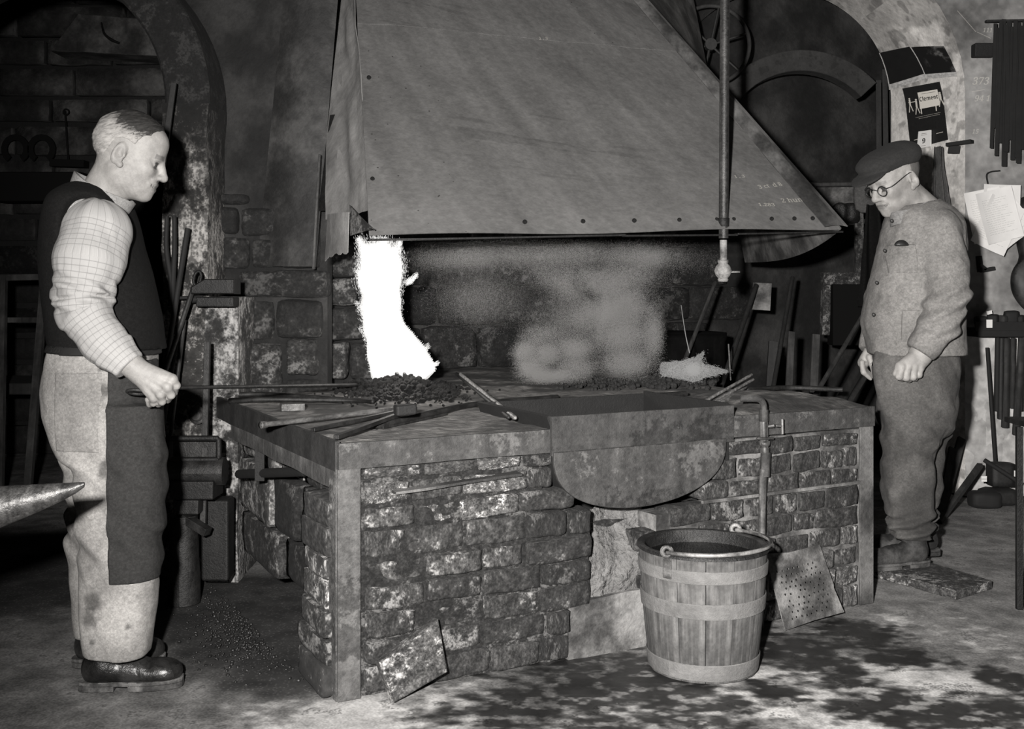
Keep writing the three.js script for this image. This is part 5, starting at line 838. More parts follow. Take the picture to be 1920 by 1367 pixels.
  sl(P(1623, 583, 5.9), P(1540, 722, 5.3), 0.012, 'thin bar slanting down left from the jacket hem', BK.mid); sl(P(1642, 640, 5.75), P(1586, 735, 5.3), 0.026, 'thick bar slanting beside the far hand of the man in the cap', BK.dark); sl(P(1646, 668, 5.7), P(1602, 740, 5.3), 0.012, 'thinner bar slanting just right of the thick one', BK.mid);
  sl(P(1486, 520, 6.2), P(1465, 640, 5.9), 0.012, 'bar leaning in the dark right of the pale board', BK.dark); sl(P(1418, 535, 6.15), P(1378, 650, 5.85), 0.014, 'bar leaning just left of the pale board', BK.dark); sl(P(1341, 530, 5.9), P(1298, 640, 5.6), 0.011, 'bar leaning below the pipe valve', BK.mid);
}

// ---------------------------------------------------------------- tools about the left pillar
{
  const d = 4.34;
  const tg = (x0, y0, x1, y1, x2, y2, label) => build('pillar_tongs', label, 'tongs', [{ n: 'rein', g: sweep([P(x0, y0, d), P((x0 + x1) / 2 - 5, (y0 + y1) / 2, d), P(x1, y1, d), P(x2, y2, d - 0.02)], [0.009, 0.01, 0.012, 0.009], 8), m: BK.black }, { n: 'rein', g: sweep([P(x0 + 14, y0, d), P((x0 + x1) / 2 + 10, (y0 + y1) / 2, d), P(x1 + 3, y1, d), P(x2 + 6, y2, d - 0.02)], [0.009, 0.01, 0.012, 0.009], 8), m: BK.black }]);
  tg(313, 405, 321, 530, 319, 575, 'black tongs hanging head down on the whitewashed pillar');
  one('pillar_rod', 'long black rod hanging beside the head of the man in the waistcoat', 'rod', bar(P(326, 155, d), P(303, 330, d - 0.02), 0.022, 0.012, V(0, 0, 1)), BK.dark);
  one('pillar_rod', 'black rod leaning on the pillar behind the ring-headed tool', 'rod', rod(P(352, 428, d), lean(P(352, 428, d), P(318, 640, d - 0.05), 0.02), 0.011), BK.black);
  { const c = P(370, 522, d - 0.04), pts = []; for (let i = 0; i < 16; i++) { const a = i / 16 * Math.PI * 2; pts.push(c.clone().add(V(Math.cos(a) * 0.014 + Math.sin(a) * 0.005, Math.sin(a) * 0.028, 0))); } const a = P(364, 536, d - 0.04); build('ring_tool', 'long tool with an oval ring head standing against the pillar', 'tool', [{ n: 'ring', g: sweep(pts, 0.006, 8, { closed: true, seg: 40 }), m: M.ironDark }, { n: 'shaft', g: rod(a, lean(a, P(312, 690, d - 0.12), 0.02), 0.01), m: HM.bar }]); }
  [[338, 600, 322, 700, 'left'], [346, 600, 334, 700, 'right']].forEach(([a, b, c, e, k]) => one('pillar_rod', k + ' short pale-tipped rod of the pair standing above the fist', 'rod', rod(P(a, b, d - 0.02), lean(P(a, b, d - 0.02), P(c, e, d - 0.04), 0.02), 0.008), HM.bar));
  build('pillar_vice', 'dark iron clamp bracket fixed on the pillar above the hearth', 'clamp', [{ n: 'jaw', g: rough(extr([[0, 0], [0.16, 0], [0.16, 0.05], [0.05, 0.05], [0, 0.02]], 0.1, 0.004).translate(...P(374, 549, d).toArray()), 0.003, 20), m: M.ironDark }, { n: 'jaw', g: rough(rbox(0.15, 0.04, 0.09, 0.006).applyMatrix4(M4(P(408, 566, d + 0.03))), 0.003, 20), m: M.ironDark }, { n: 'bar', g: rod(P(300, 560, d), P(380, 557, d), 0.007), m: BK.black }, { n: 'screw', g: rod(P(352, 562, d), P(380, 561, d), 0.014), m: BK.black }]);
  { const a = P(389, 640, 4.2), b = P(381, 985, 4.15); build('long_poker', 'tall square poker standing before the pillar with a slanting foot', 'poker', [{ n: 'shaft', g: bar(a, b, 0.022, 0.022, V(0, 0, 1)), m: HM.bar }, { n: 'foot', g: bar(P(345, 970, 4.12), P(390, 998, 4.08), 0.04, 0.03), m: HM.bar }]); }
  one('wall_boss', 'round iron boss on the pillar below the long tool', 'boss', merge([lathe([[0, 0.03], [0.018, 0.03], [0.024, 0.02], [0.026, 0.012], [0.036, 0.01], [0.038, 0], [0, 0]], 20).rotateX(Math.PI / 2).translate(...P(371, 778, 4.42).toArray())]), M.rust);
  // swage stand
  const box = (x0, y0, x1, y1, dd, t, r = 0.006) => { const a = P(x0, y1, dd), b = P(x1, y0, dd); return rough(rbox(b.x - a.x, b.y - a.y, t, r, 2).applyMatrix4(M4(V((a.x + b.x) / 2, (a.y + b.y) / 2, -dd - t / 2))), 0.003, 18); };
  const fr = (x0, y0, x1, y1, dd) => { const c = [P(x0, y0, dd), P(x1, y0, dd), P(x1, y1, dd), P(x0, y1, dd)], m = (a, b, t) => a.clone().lerp(b, t); return sweep(c.flatMap((p, i) => [m(p, c[(i + 3) % 4], 0.12), p.clone().lerp(m(c[(i + 3) % 4], c[(i + 1) % 4], 0.5), 0.04), m(p, c[(i + 1) % 4], 0.12)]), 0.011, 8, { closed: true, seg: 60, tension: 0.5 }); };
  build('swage_stand', 'old iron swage stand with a looped handle between the man and the forge', 'stand', [
    { n: 'loop_handle', g: fr(319, 822, 410, 862, 4.1), m: M.ironDark }, { n: 'back_plate', g: box(322, 824, 408, 862, 4.16, 0.02), m: M.iron },
    { n: 'head', g: rough(new THREE.CylinderGeometry(0.052, 0.052, 0.215, 20, 4).rotateZ(Math.PI / 2).translate(...P(368, 884, 4.12).toArray()), 0.004, 14), m: M.iron }, { n: 'block', g: box(318, 903, 400, 938, 4.06, 0.14), m: M.ironDark }, { n: 'neck', g: box(324, 938, 372, 966, 4.08, 0.1), m: M.iron },
    { n: 'post', g: rough(new THREE.CylinderGeometry(0.052, 0.062, 0.33, 20, 6).translate(P(345, 0, 4.14).x, 0.165, -4.14), 0.004, 10), m: M.iron }, { n: 'side_box', g: box(376, 938, 428, 1090, 4.22, 0.1, 0.01), m: M.ironDark }]);
}

// ---------------------------------------------------------------- dim things in the back room
{
  const d = 7.7, hm = mat(0.008, { rough: 0.8, spec: 0.3 }), shoe = (px, py) => { const c = P(px, py, d), pts = []; for (let i = 0; i <= 14; i++) { const t = i / 14, a = lerp(-0.95, Math.PI + 0.95, t); pts.push([Math.cos(a) * 0.085, Math.sin(a) * 0.09]); } const o = pts.map(([x, y]) => [x * 1.15, y * 1.15]), q = pts.map(([x, y]) => [x * 0.7, y * 0.72]).reverse(); return extr(o.concat(q), 0.014, 0.002).translate(c.x, c.y, c.z); };
  one('horseshoe', 'left of the two horseshoes hanging on the far wall', 'horseshoe', shoe(30, 280), hm, { group: 'horseshoes on the far wall' }); one('horseshoe', 'right of the two horseshoes hanging on the far wall', 'horseshoe', shoe(79, 280), hm, { group: 'horseshoes on the far wall' });
  build('hanging_scale', 'iron plate hanging on a thin rod on the far wall', 'scale', [{ n: 'rod', g: rod(P(122, 208, d), P(128, 300, d), 0.007), m: hm }, { n: 'hook', g: new THREE.TorusGeometry(0.02, 0.006, 6, 14).translate(...P(124, 210, d).toArray()), m: hm }, { n: 'plate', g: bar(P(98, 306, d), P(162, 308, d), 0.1, 0.05), m: hm }]);
  one('sheet_hood', 'dim trapezoid sheet-iron hood on the far wall above the horseshoes', 'hood', extr([[P(95, 92, 7.5).x, P(0, 94, 7.5).y], [P(300, 100, 7.5).x, P(0, 104, 7.5).y], [P(270, 34, 7.5).x, P(0, 36, 7.5).y], [P(146, 24, 7.5).x, P(0, 26, 7.5).y]], 0.25, 0.004).translate(0, 0, -7.76), mat(0.16, { map: rep(T.mottle, 1), rough: 0.8 }));
  one('wall_hook', 'curved black hook on the dim sheet-iron hood', 'hook', sweep([P(190, 42, 7.45), P(195, 62, 7.43), P(208, 74, 7.43), P(224, 81, 7.45)], [0.004, 0.008, 0.012, 0.008], 6), hm);
  const fb = mat(0.1, { map: rep(T.stave, 1.5), rough: 0.9 });
  build('wooden_trestle', 'dim wooden trestle frame standing behind the man in the waistcoat', 'trestle', [{ n: 'rail', g: bar(P(2, 521, 6.3), P(92, 519, 6.3), 0.03, 0.035), m: fb }, { n: 'rail', g: bar(P(4, 600, 6.3), P(80, 600, 6.3), 0.03, 0.03), m: fb }, { n: 'stile', g: bar(P(84, 518, 6.3), lean(P(84, 518, 6.3), P(66, 745, 6.1)), 0.04, 0.035, V(0, 0, 1)), m: fb }, { n: 'stile', g: bar(P(6, 518, 6.3), lean(P(6, 518, 6.3), P(2, 745, 6.1)), 0.04, 0.035, V(0, 0, 1)), m: fb }]);
  build('workbench', 'black workbench in the dark back room', 'bench', [{ n: 'top', g: rbox(2.0, 0.07, 0.6, 0.01).translate(-3.1, 0.58, -6.9), m: mat(0.05, { map: rep(T.stave, 1), rough: 0.9 }) }, ...[[-4.0, -6.65], [-2.2, -6.65], [-4.0, -7.15], [-2.2, -7.15]].map(([x, z]) => ({ n: 'leg', g: rbox(0.09, 0.55, 0.09, 0.006).translate(x, 0.275, z), m: BK.dark }))]);
  one('shelf_box', 'long black box on the far wall behind the shoulder', 'box', rbox(0.6, 0.2, 0.2, 0.01).applyMatrix4(M4(P(80, 352, 7.5))), hm);
}

// ---------------------------------------------------------------- people
// head in its own axes: +x forward, +y up, metres for a head 0.235 high
function headField(o) {
  const S = [];
  const q = (x, y, z) => V(x, y, z), both = (fn) => [fn(1), fn(-1)];
  const cran = ell(q(-0.012, 0.036, 0), 0.1, 0.088, 0.078), face = ell(q(0.03, -0.03, 0), 0.064, 0.085, 0.06), jaw = ell(q(0.042, -0.082, 0), 0.046, 0.034, 0.047), chin = ell(q(0.074, -0.1, 0), 0.019, 0.018, 0.022);
  const jawb = both((s) => ell(q(0.004, -0.062, 0.05 * s), 0.03, 0.032, 0.014)), fore = ell(q(0.045, 0.05, 0), 0.05, 0.05, 0.06);
  const brow = cap(q(0.082, 0.014, -0.03), q(0.082, 0.014, 0.03), 0.0125), bridge = cap(q(0.088, 0.01, 0), q(0.108, -0.03, 0), 0.0085, 0.0115), tip = ell(q(0.109, -0.036, 0), 0.0135, 0.0115, 0.0135), wings = both((s) => ell(q(0.098, -0.039, 0.012 * s), 0.011, 0.008, 0.007));
  const cheek = both((s) => ell(q(0.058, -0.024, 0.04 * s), 0.026, 0.022, 0.02)), fold = both((s) => cap(q(0.09, -0.045, 0.02 * s), q(0.074, -0.078, 0.031 * s), 0.006, 0.007));
  const lipU = cap(q(0.092, -0.061, -0.013), q(0.092, -0.061, 0.013), 0.0085), lipD = cap(q(0.089, -0.0755, -0.012), q(0.089, -0.0755, 0.012), 0.0085), muzz = ell(q(0.075, -0.066, 0), 0.024, 0.024, 0.028);
  const sock = both((s) => ell(q(0.092, -0.008, 0.032 * s), 0.014, 0.013, 0.02)), eye = both((s) => ell(q(0.0755, -0.008, 0.031 * s), 0.012, 0.0115, 0.013)), lid = both((s) => cap(q(0.083, -0.001, 0.022 * s), q(0.078, -0.002, 0.041 * s), 0.0052)), bag = both((s) => cap(q(0.082, -0.019, 0.022 * s), q(0.076, -0.018, 0.042 * s), 0.004));
  const slit = cap(q(0.102, -0.0685, -0.02), q(0.102, -0.0685, 0.02), 0.0042), corner = both((s) => cap(q(0.091, -0.0685, 0.018 * s), q(0.085, -0.068 + 0.003, 0.027 * s), 0.0035));
  const earQ = (s) => eul(0, s * 0.32, -0.18), earO = both((s) => ell(q(-0.012, -0.008, 0.08 * s), 0.019, 0.034, 0.009, earQ(s))), lobe = both((s) => ell(q(-0.001, -0.038, 0.078 * s), 0.01, 0.01, 0.007)), earIn = both((s) => ell(q(-0.009, -0.004, 0.09 * s), 0.0105, 0.0215, 0.009, earQ(s))), tragus = both((s) => ell(q(0.003, -0.01, 0.081 * s), 0.005, 0.008, 0.005)), hole = both((s) => ell(q(-0.004, -0.013, 0.088 * s), 0.005, 0.007, 0.009));
  const neck = cap(q(-0.03, -0.055, 0), o.neck, 0.054, 0.062), strap = both((s) => cap(q(-0.01, -0.055, 0.045 * s), o.neck.clone().add(V(0.05, 0.0, 0.012 * s)), 0.018, 0.014));
  return (x, y, z) => {
    let d = smin(cran(x, y, z), face(x, y, z), 0.03); d = smin(d, fore(x, y, z), 0.02); d = smin(d, jaw(x, y, z), 0.025);
    for (const f of jawb) d = smin(d, f(x, y, z), 0.02);
    d = smin(d, chin(x, y, z), 0.018); d = smin(d, muzz(x, y, z), 0.016);
    for (const f of cheek) d = smin(d, f(x, y, z), 0.02);
    d = smin(d, brow(x, y, z), 0.012);
    for (const f of sock) d = smax(d, -f(x, y, z), 0.01);
    for (const f of eye) d = smin(d, f(x, y, z), 0.003);
    for (const f of lid) d = smin(d, f(x, y, z), 0.004);
    for (const f of bag) d = smin(d, f(x, y, z), 0.006);
    d = smin(d, bridge(x, y, z), 0.01); d = smin(d, tip(x, y, z), 0.007); for (const f of wings) d = smin(d, f(x, y, z), 0.006);
    for (const f of fold) d = smin(d, f(x, y, z), 0.008);
    d = smin(d, lipU(x, y, z), 0.005); d = smin(d, lipD(x, y, z), 0.005); d = smax(d, -slit(x, y, z), 0.004);
    for (const f of corner) d = smax(d, -f(x, y, z), 0.004);
    d = smin(d, neck(x, y, z), 0.03); for (const f of strap) d = smin(d, f(x, y, z), 0.022);
    for (const f of earO) d = smin(d, f(x, y, z), 0.006); for (const f of lobe) d = smin(d, f(x, y, z), 0.006);
    for (const f of earIn) d = smax(d, -f(x, y, z), 0.005); for (const f of tragus) d = smin(d, f(x, y, z), 0.004); for (const f of hole) d = smax(d, -f(x, y, z), 0.003);
    d += (fbm(x * 40, y * 40, z * 40, 2) - 0.5) * 0.0016;
    if (o.wrinkle && x > 0 && y < -0.02) d += Math.sin((y * 0.55 + x) * 420 + Math.abs(z) * 90) * 0.0007 * sstep(-0.02, -0.05, y) * sstep(0.02, 0.04, Math.abs(z));
    return d;
  };
}
const SKIN = 0.35, skinM = mat(1, { map: rep(T.skin, 3), vc: true, rough: 0.55, bump: rep(T.fine, 10), bs: 0.0006, spec: 0.6 });
function shoePair(list, m, ms, dir) {                             // list of [heel, yaw, length]
  const up = [], so = [];
  for (const [h, yaw, L] of list) {
    const k = L / 0.29, f0 = uni([ell(V(0.045, 0.058, 0), 0.05, 0.05, 0.037), ell(V(0.13, 0.05, 0), 0.085, 0.046, 0.042), ell(V(0.21, 0.042, 0), 0.07, 0.034, 0.048), cap(V(0.055, 0.075, 0), V(0.05, 0.16, 0), 0.044, 0.046), ell(V(0.245, 0.044, 0), 0.042, 0.03, 0.042)], 0.03);
    const f = (x, y, z) => { let d = smax(f0(x, y, z), 0.022 - y, 0.008); const lace = Math.hypot(x - 0.125, y - 0.098); d += 0.0016 * Math.sin(x * 330) * sstep(0.035, 0.0, Math.abs(z)) * sstep(0.07, 0.09, y) * sstep(0.085, 0.11, x) * sstep(0.18, 0.15, x); d += (Math.abs(x - 0.165 + 0.25 * (y - 0.05)) < 0.0035 ? 0.0018 : 0) + 0.0025 * Math.sin(x * 90 + y * 40) * sstep(0.17, 0.2, x) * sstep(0.25, 0.2, x) * sstep(0.05, 0.07, y); return d; };
    const mx = new THREE.Matrix4().compose(h, eul(0, yaw, 0), V(k, 1, 1.0));
    up.push(nets(f, V(-0.02, 0.0, -0.06), V(0.31, 0.21, 0.06), 0.0055).applyMatrix4(mx));
    const outl = []; for (let i = 0; i <= 40; i++) { const a = i / 40 * Math.PI * 2, cx = Math.cos(a), x = 0.14 + 0.152 * cx, w = (0.041 + 0.011 * sstep(0.08, 0.22, x) - 0.006 * Math.exp(-(((x - 0.1) / 0.03) ** 2))) * Math.pow(Math.abs(Math.sin(a)), 0.6) * Math.sign(Math.sin(a)); outl.push([x, w]); }
    outl.pop();
    const s1 = extr(outl, 0.01, 0.002).rotateX(-Math.PI / 2).translate(0, 0.016, 0), heelO = outl.filter((p) => p[0] < 0.105), s2 = extr(heelO.concat([]), 0.017, 0.002).rotateX(-Math.PI / 2).translate(0, 0.001, 0), s3 = extr(outl.filter((p) => p[0] > 0.125), 0.016, 0.002).rotateX(-Math.PI / 2).translate(0, 0.002, 0);
    so.push(merge([s1, s2, s3]).applyMatrix4(mx));
  }
  return up.map((g, i) => ({ n: 'shoe', g, m, kids: [{ n: 'sole', g: so[i], m: ms }] }));
}

// ======== the man on the left, in profile, working the fire
{
  const D = 3.33, Q = (px, py, z = 0) => P(px, py, D - z), R = (py, a, b, zc, rz) => { const l = Q(a, py, zc), r = Q(b, py, zc); return [l.y, l.x, r.x, zc - D, rz]; };
  // head
  const hq = eul(0, 0.13, -0.31), hs = 1.05, ear = V(-0.012, -0.008, 0.08).multiplyScalar(hs).applyQuaternion(hq), H = Q(223, 287, 0.08).sub(ear), HM_ = new THREE.Matrix4().compose(H, hq, V(hs, hs, hs)), inv = HM_.clone().invert();
  const neckW = Q(188, 372, 0), head = nets(headField({ neck: neckW.clone().applyMatrix4(inv), wrinkle: true }), V(-0.15, -0.22, -0.105), V(0.135, 0.135, 0.105), 0.0036);
  tint(head, (x, y, z) => {
    let g = SKIN * (1 + (fbm(x * 30, y * 30, z * 30, 3) - 0.5) * 0.25);
    if (Math.abs(Math.hypot(x - 0.087, (y + 0.008) * 1.2)) < 0.012 && Math.abs(Math.abs(z) - 0.03) < 0.011) g = 0.08;                     // eyes
    if (y > 0.012 && y < 0.024 && x > 0.068 && Math.abs(z) > 0.012 && Math.abs(z) < 0.046) g *= 0.55;                                       // eyebrows
    if (x > 0.08 && Math.abs(y + 0.0685) < 0.011 && Math.abs(z) < 0.024) g *= 0.72;                                                          // lips
    if (y < -0.03 && x > -0.01) g *= 0.9 + 0.1 * fbm(x * 300, y * 300, z * 300, 1);
    return g;
  });
  head.applyMatrix4(HM_);
  // hair: short at the sides, dark and combed back on top
  const line = [[-0.13, -0.05], [-0.085, -0.055], [-0.06, -0.03], [-0.035, 0.028], [0.0, 0.038], [0.02, 0.03], [0.034, 0.058], [0.052, 0.068], [0.058, 0.082], [0.075, 0.1], [0.12, 0.13]];
  const hl = (x) => { let i = 0; while (i < line.length - 2 && x > line[i + 1][0]) i++; const [a, b] = [line[i], line[i + 1]]; return lerp(a[1], b[1], clamp((x - a[0]) / (b[0] - a[0]))); };
  const cranH = ell(V(-0.012, 0.036, 0), 0.1045, 0.094, 0.0815), fr = ell(V(0.042, 0.05, 0), 0.052, 0.054, 0.063), hair0 = (x, y, z) => { let d = smin(cranH(x, y, z), fr(x, y, z), 0.02); d += 0.0035 * (n3(x * 25 + y * 30, y * 160 - x * 90, z * 60) - 0.5) + 0.004 * (fbm(x * 40, y * 40, z * 40, 2) - 0.5); return smax(d, (hl(x) - y) * 0.75 + 0.006 * (fbm(x * 90, y * 90, z * 90, 2) - 0.5), 0.006); };
  const hair = nets(hair0, V(-0.13, -0.08, -0.1), V(0.11, 0.145, 0.1), 0.0032);
  tint(hair, (x, y, z) => { const st = n3(x * 60 + y * 80, y * 420 - x * 260, z * 120), t = sstep(0.058, 0.085, y - 0.02 * (x < -0.05) + 0.05 * (st - 0.5) + 0.18 * (x > -0.05 ? x + 0.05 : x + 0.05)); const side = lerp(0.16, 0.4, st) * (0.8 + 0.4 * fbm(x * 50, y * 50, z * 50, 2)); return lerp(side, 0.012 + 0.03 * st, t); });
  hair.applyMatrix4(HM_);
  // right hand closed round the tongs
  const hz = 0.25, j = (px, py, z) => Q(px, py, z), wr = j(246, 684, hz);
  const fingers = [[[324, 711, 0.262], [331, 723, 0.248], [326, 736, 0.216], [312, 731, 0.203]], [[314, 726, 0.27], [321, 741, 0.252], [314, 749, 0.22], [301, 740, 0.206]], [[301, 739, 0.27], [304, 753, 0.25], [297, 757, 0.222], [287, 747, 0.21]], [[288, 746, 0.26], [288, 756, 0.243], [281, 758, 0.222], [276, 749, 0.213]]].map((f) => f.map((p) => j(...p)));
  const fl = []; fingers.forEach((f, i) => { const r = [0.0105, 0.0108, 0.0102, 0.009][i]; fl.push(uni([cap(f[0], f[1], r + 0.0012, r), cap(f[1], f[2], r, r * 0.93), cap(f[2], f[3], r * 0.93, r * 0.8), ell(f[0], r + 0.003, r + 0.003, r + 0.002)], 0.006)); });
  const palm = uni([...fingers.map((f, i) => cap(wr, f[0].clone().add(V(-0.004, 0.002, -0.006)), 0.024, 0.0135)), cap(j(262, 704, 0.235), j(296, 728, 0.228), 0.026, 0.018), cap(j(284, 728, 0.236), j(312, 722, 0.232), 0.02, 0.018)], 0.016), thumb = uni([cap(j(262, 694, 0.228), j(298, 708, 0.2), 0.018, 0.0135), cap(j(298, 708, 0.2), j(318, 719, 0.196), 0.0125, 0.011), cap(j(318, 719, 0.196), j(329, 733, 0.203), 0.011, 0.009)], 0.008);
  const tend = fingers.map((f) => cap(wr.clone().lerp(f[0], 0.35).add(V(0, 0, 0.014)), f[0].clone().add(V(0, 0, 0.006)), 0.004, 0.005)), fore = cap(j(205, 640, 0.24), wr, 0.038, 0.026);
  const handF = (x, y, z) => { let d = smin(palm(x, y, z), fore(x, y, z), 0.025); d = smin(d, thumb(x, y, z), 0.012); for (const f of fl) d = smin(d, f(x, y, z), 0.0045); for (const f of tend) d = smin(d, f(x, y, z), 0.006); return d; };
  const hand = boundsNets(handF, [j(205, 640, 0.24), ...fingers.flat(), j(329, 733, 0.2)], 0.045, 0.0034);
  tint(hand, (x, y, z) => SKIN * (1.0 + (fbm(x * 50, y * 50, z * 50, 3) - 0.5) * 0.35));
  // torso, arms and legs under the clothes, with the far hand at his side
  const farW = j(232, 690, -0.26), farH = uni([cap(farW, j(247, 716, -0.26), 0.024, 0.03), ...[0, 1, 2, 3].map((i) => uni([cap(j(247 + i * 2, 722, -0.235 - i * 0.016), j(256 + i, 742, -0.24 - i * 0.016), 0.011, 0.0105), cap(j(256 + i, 742, -0.24 - i * 0.016), j(249, 756, -0.245 - i * 0.016), 0.0105, 0.009)], 0.005)), cap(j(240, 704, -0.23), j(259, 730, -0.222), 0.014, 0.01)], 0.007);
  const body = uni([rows([R(385, 140, 215, 0, 0.13), R(430, 118, 232, 0, 0.165), R(540, 112, 255, 0, 0.15), R(640, 120, 270, 0, 0.15), R(740, 115, 270, 0, 0.15)]), cap(Q(176, 405, 0.15), Q(165, 575, 0.22), 0.055, 0.045), cap(Q(165, 575, 0.22), wr, 0.042, 0.026), cap(Q(176, 405, -0.15), Q(185, 575, -0.24), 0.055, 0.045), cap(Q(185, 575, -0.24), farW, 0.042, 0.026), cap(Q(200, 760, 0.075), Q(222, 1000, 0.085), 0.07, 0.05), cap(Q(222, 1000, 0.085), Q(192, 1222, 0.09), 0.05, 0.03), cap(Q(200, 760, -0.1), Q(212, 990, -0.1), 0.08, 0.058), cap(Q(212, 990, -0.1), Q(178, 1190, -0.11), 0.05, 0.03), cap(neckW, Q(178, 420, 0), 0.06, 0.08)], 0.03);
  const bodyG = tint(nets(body, V(Q(85, 0).x, 0.06, -D - 0.33), V(Q(290, 0).x, Q(0, 345).y, -D + 0.3), 0.017), () => SKIN), farG = tint(boundsNets(farH, [farW, j(260, 758, -0.3)], 0.05, 0.006), () => SKIN);
  // shirt: two full sleeves pushed up over arm bands, and the collar
  const seg = [Q(182, 436, 0.165), Q(168, 492, 0.21), Q(156, 555, 0.23), Q(158, 588, 0.235), Q(196, 640, 0.245), Q(238, 682, 0.25)], sr = [0.096, 0.09, 0.07, 0.064, 0.061, 0.044];
  const mk = (pts, rad) => uni(pts.slice(1).map((p, i) => cap(pts[i], p, rad[i], rad[i + 1])), 0.03);
  const arc = [0]; for (let i = 1; i < seg.length; i++) arc.push(arc[i - 1] + seg[i].distanceTo(seg[i - 1]));
  const along = (x, y, z, pts = seg) => { let best = 9, v = 0, w = 0; const p = V(x, y, z), l = new THREE.Line3(), c = V(); for (let i = 1; i < pts.length; i++) { l.set(pts[i - 1], pts[i]); const t = l.closestPointToPointParameter(p, true); l.at(t, c); const d = c.distanceTo(p); if (d < best) { best = d; v = arc[i - 1] + t * (arc[i] - arc[i - 1]); const dir = l.delta(V()).normalize(), e = p.clone().sub(c), side = V().crossVectors(dir, V(0, 0, 1)).normalize(); w = Math.atan2(e.dot(side), e.z); } } return [w, v]; };
  const sleeveC = mk(seg, sr), bandAt = arc[2] + 0.005, tot = arc[5];
  const sleeveF = (x, y, z) => { let d = sleeveC(x, y, z); if (d > 0.05 || d < -0.05) return d; const [w, v] = along(x, y, z); d += 0.012 * (fbm(v * 9 + w * 0.6, w * 1.6, 3, 3) - 0.5) * 1.6; d -= 0.007 * Math.exp(-(((v - bandAt + 0.012) / 0.012) ** 2)) + 0.005 * Math.exp(-(((v - bandAt - 0.018) / 0.007) ** 2)); d += 0.004 * Math.exp(-(((v - bandAt - 0.004) / 0.004) ** 2)); d += 0.005 * Math.sin((v + w * 0.03) * 150) * sstep(bandAt - 0.09, bandAt - 0.02, v) * sstep(bandAt + 0.1, bandAt + 0.03, v); d -= 0.006 * sstep(tot - 0.06, tot - 0.05, v); return d; };
  const endN = seg[5].clone().sub(seg[4]).normalize(), cut = (x, y, z) => (x - seg[5].x) * endN.x + (y - seg[5].y) * endN.y + (z - seg[5].z) * endN.z - 0.012;
  const sleeve = boundsNets((x, y, z) => smax(sleeveF(x, y, z), cut(x, y, z), 0.006), seg, 0.13, 0.0055);
  const plaidUV = (g0) => { const g = g0.toNonIndexed(), p = g.attributes.position, uv = new Float32Array(p.count * 2); for (let i = 0; i < p.count; i += 3) { const a = [0, 1, 2].map((k) => along(p.getX(i + k), p.getY(i + k), p.getZ(i + k))); for (let k = 0; k < 3; k++) { let w = a[k][0]; if (w - a[0][0] > Math.PI) w -= 2 * Math.PI; if (a[0][0] - w > Math.PI) w += 2 * Math.PI; uv[(i + k) * 2] = w * 0.07; uv[(i + k) * 2 + 1] = a[k][1]; } } g.setAttribute('uv', new THREE.BufferAttribute(uv, 2)); return g; };
  T.plaid = tex(128, 128, (u, v) => { const l = (t, w) => sstep(w, w * 0.4, Math.abs(t - 0.5)); return 0.86 - 0.12 * Math.max(l(u, 0.05), l(v, 0.05)) - 0.05 * l(v, 0.16) + (hash(Math.floor(u * 128), Math.floor(v * 128), 3) - 0.5) * 0.14; });
  const shirtM = mat(0.46, { map: rep(T.plaid, 1 / 0.017), rough: 0.95, bump: rep(T.weave, 4), bs: 0.0006 });
  const far2 = [Q(178, 402, -0.17), Q(188, 480, -0.22), Q(188, 560, -0.25), Q(205, 640, -0.255), Q(228, 684, -0.26)], sleeveFar = boundsNets(mk(far2, [0.09, 0.085, 0.065, 0.058, 0.044]), far2, 0.12, 0.011);
  // collar: a band leaning forward round the neck, with its points in front
  const cb = Q(142, 338, 0), cf = Q(239, 391, 0), cc = cb.clone().add(cf).multiplyScalar(0.5), ca = cf.clone().sub(cb).multiplyScalar(0.5), cu = V(-ca.y, ca.x, 0).normalize();
  const collar = patch((u, v) => { const a = u * Math.PI * 2 + Math.PI, f = 1.02 + 0.06 * v, front = Math.pow(Math.max(0, Math.cos(a)), 6); return cc.clone().addScaledVector(ca, Math.cos(a) * f).add(V(0, 0, Math.sin(a) * 0.088 * f)).addScaledVector(cu, lerp(-0.012 - 0.035 * front, 0.024, v) + 0.003 * Math.sin(a * 3)); }, 60, 6, 0.004);
  const tieK = ell(Q(241, 384, 0.0), 0.008, 0.011, 0.01), tie = boundsNets(tieK, [Q(243, 380, 0)], 0.03, 0.004);
  // waistcoat
  const vestR = rows([R(340, 150, 190, 0, 0.07), R(352, 128, 212, 0, 0.13), R(372, 108, 230, 0, 0.185), R(405, 96, 246, 0, 0.2), R(470, 87, 264, 0, 0.195), R(530, 86, 283, 0, 0.18), R(590, 92, 297, 0, 0.178), R(640, 98, 303, 0, 0.18), R(654, 100, 306, 0, 0.182)], 2.2);
  const armhole = (s) => ell(Q(176, 425, 0.2 * s), 0.1, 0.115, 0.1);
  const ah = [armhole(1), armhole(-1)], neckHole = cap(Q(203, 366, 0), Q(176, 305, 0), 0.083, 0.1), hemY = Q(0, 652).y;
  const vest = nets((x, y, z) => { let d = vestR(x, y, z) + 0.007 * (fbm(x * 11, y * 7, z * 11, 3) - 0.5); for (const f of ah) d = smax(d, -f(x, y, z), 0.012); d = smax(d, -neckHole(x, y, z), 0.012); return smax(d, hemY - 0.004 + (x - Q(200, 0).x) * -0.09 - y, 0.006); }, V(Q(70, 0).x, Q(0, 668).y, -D - 0.25), V(Q(345, 0).x, Q(0, 330).y, -D + 0.25), 0.0075);
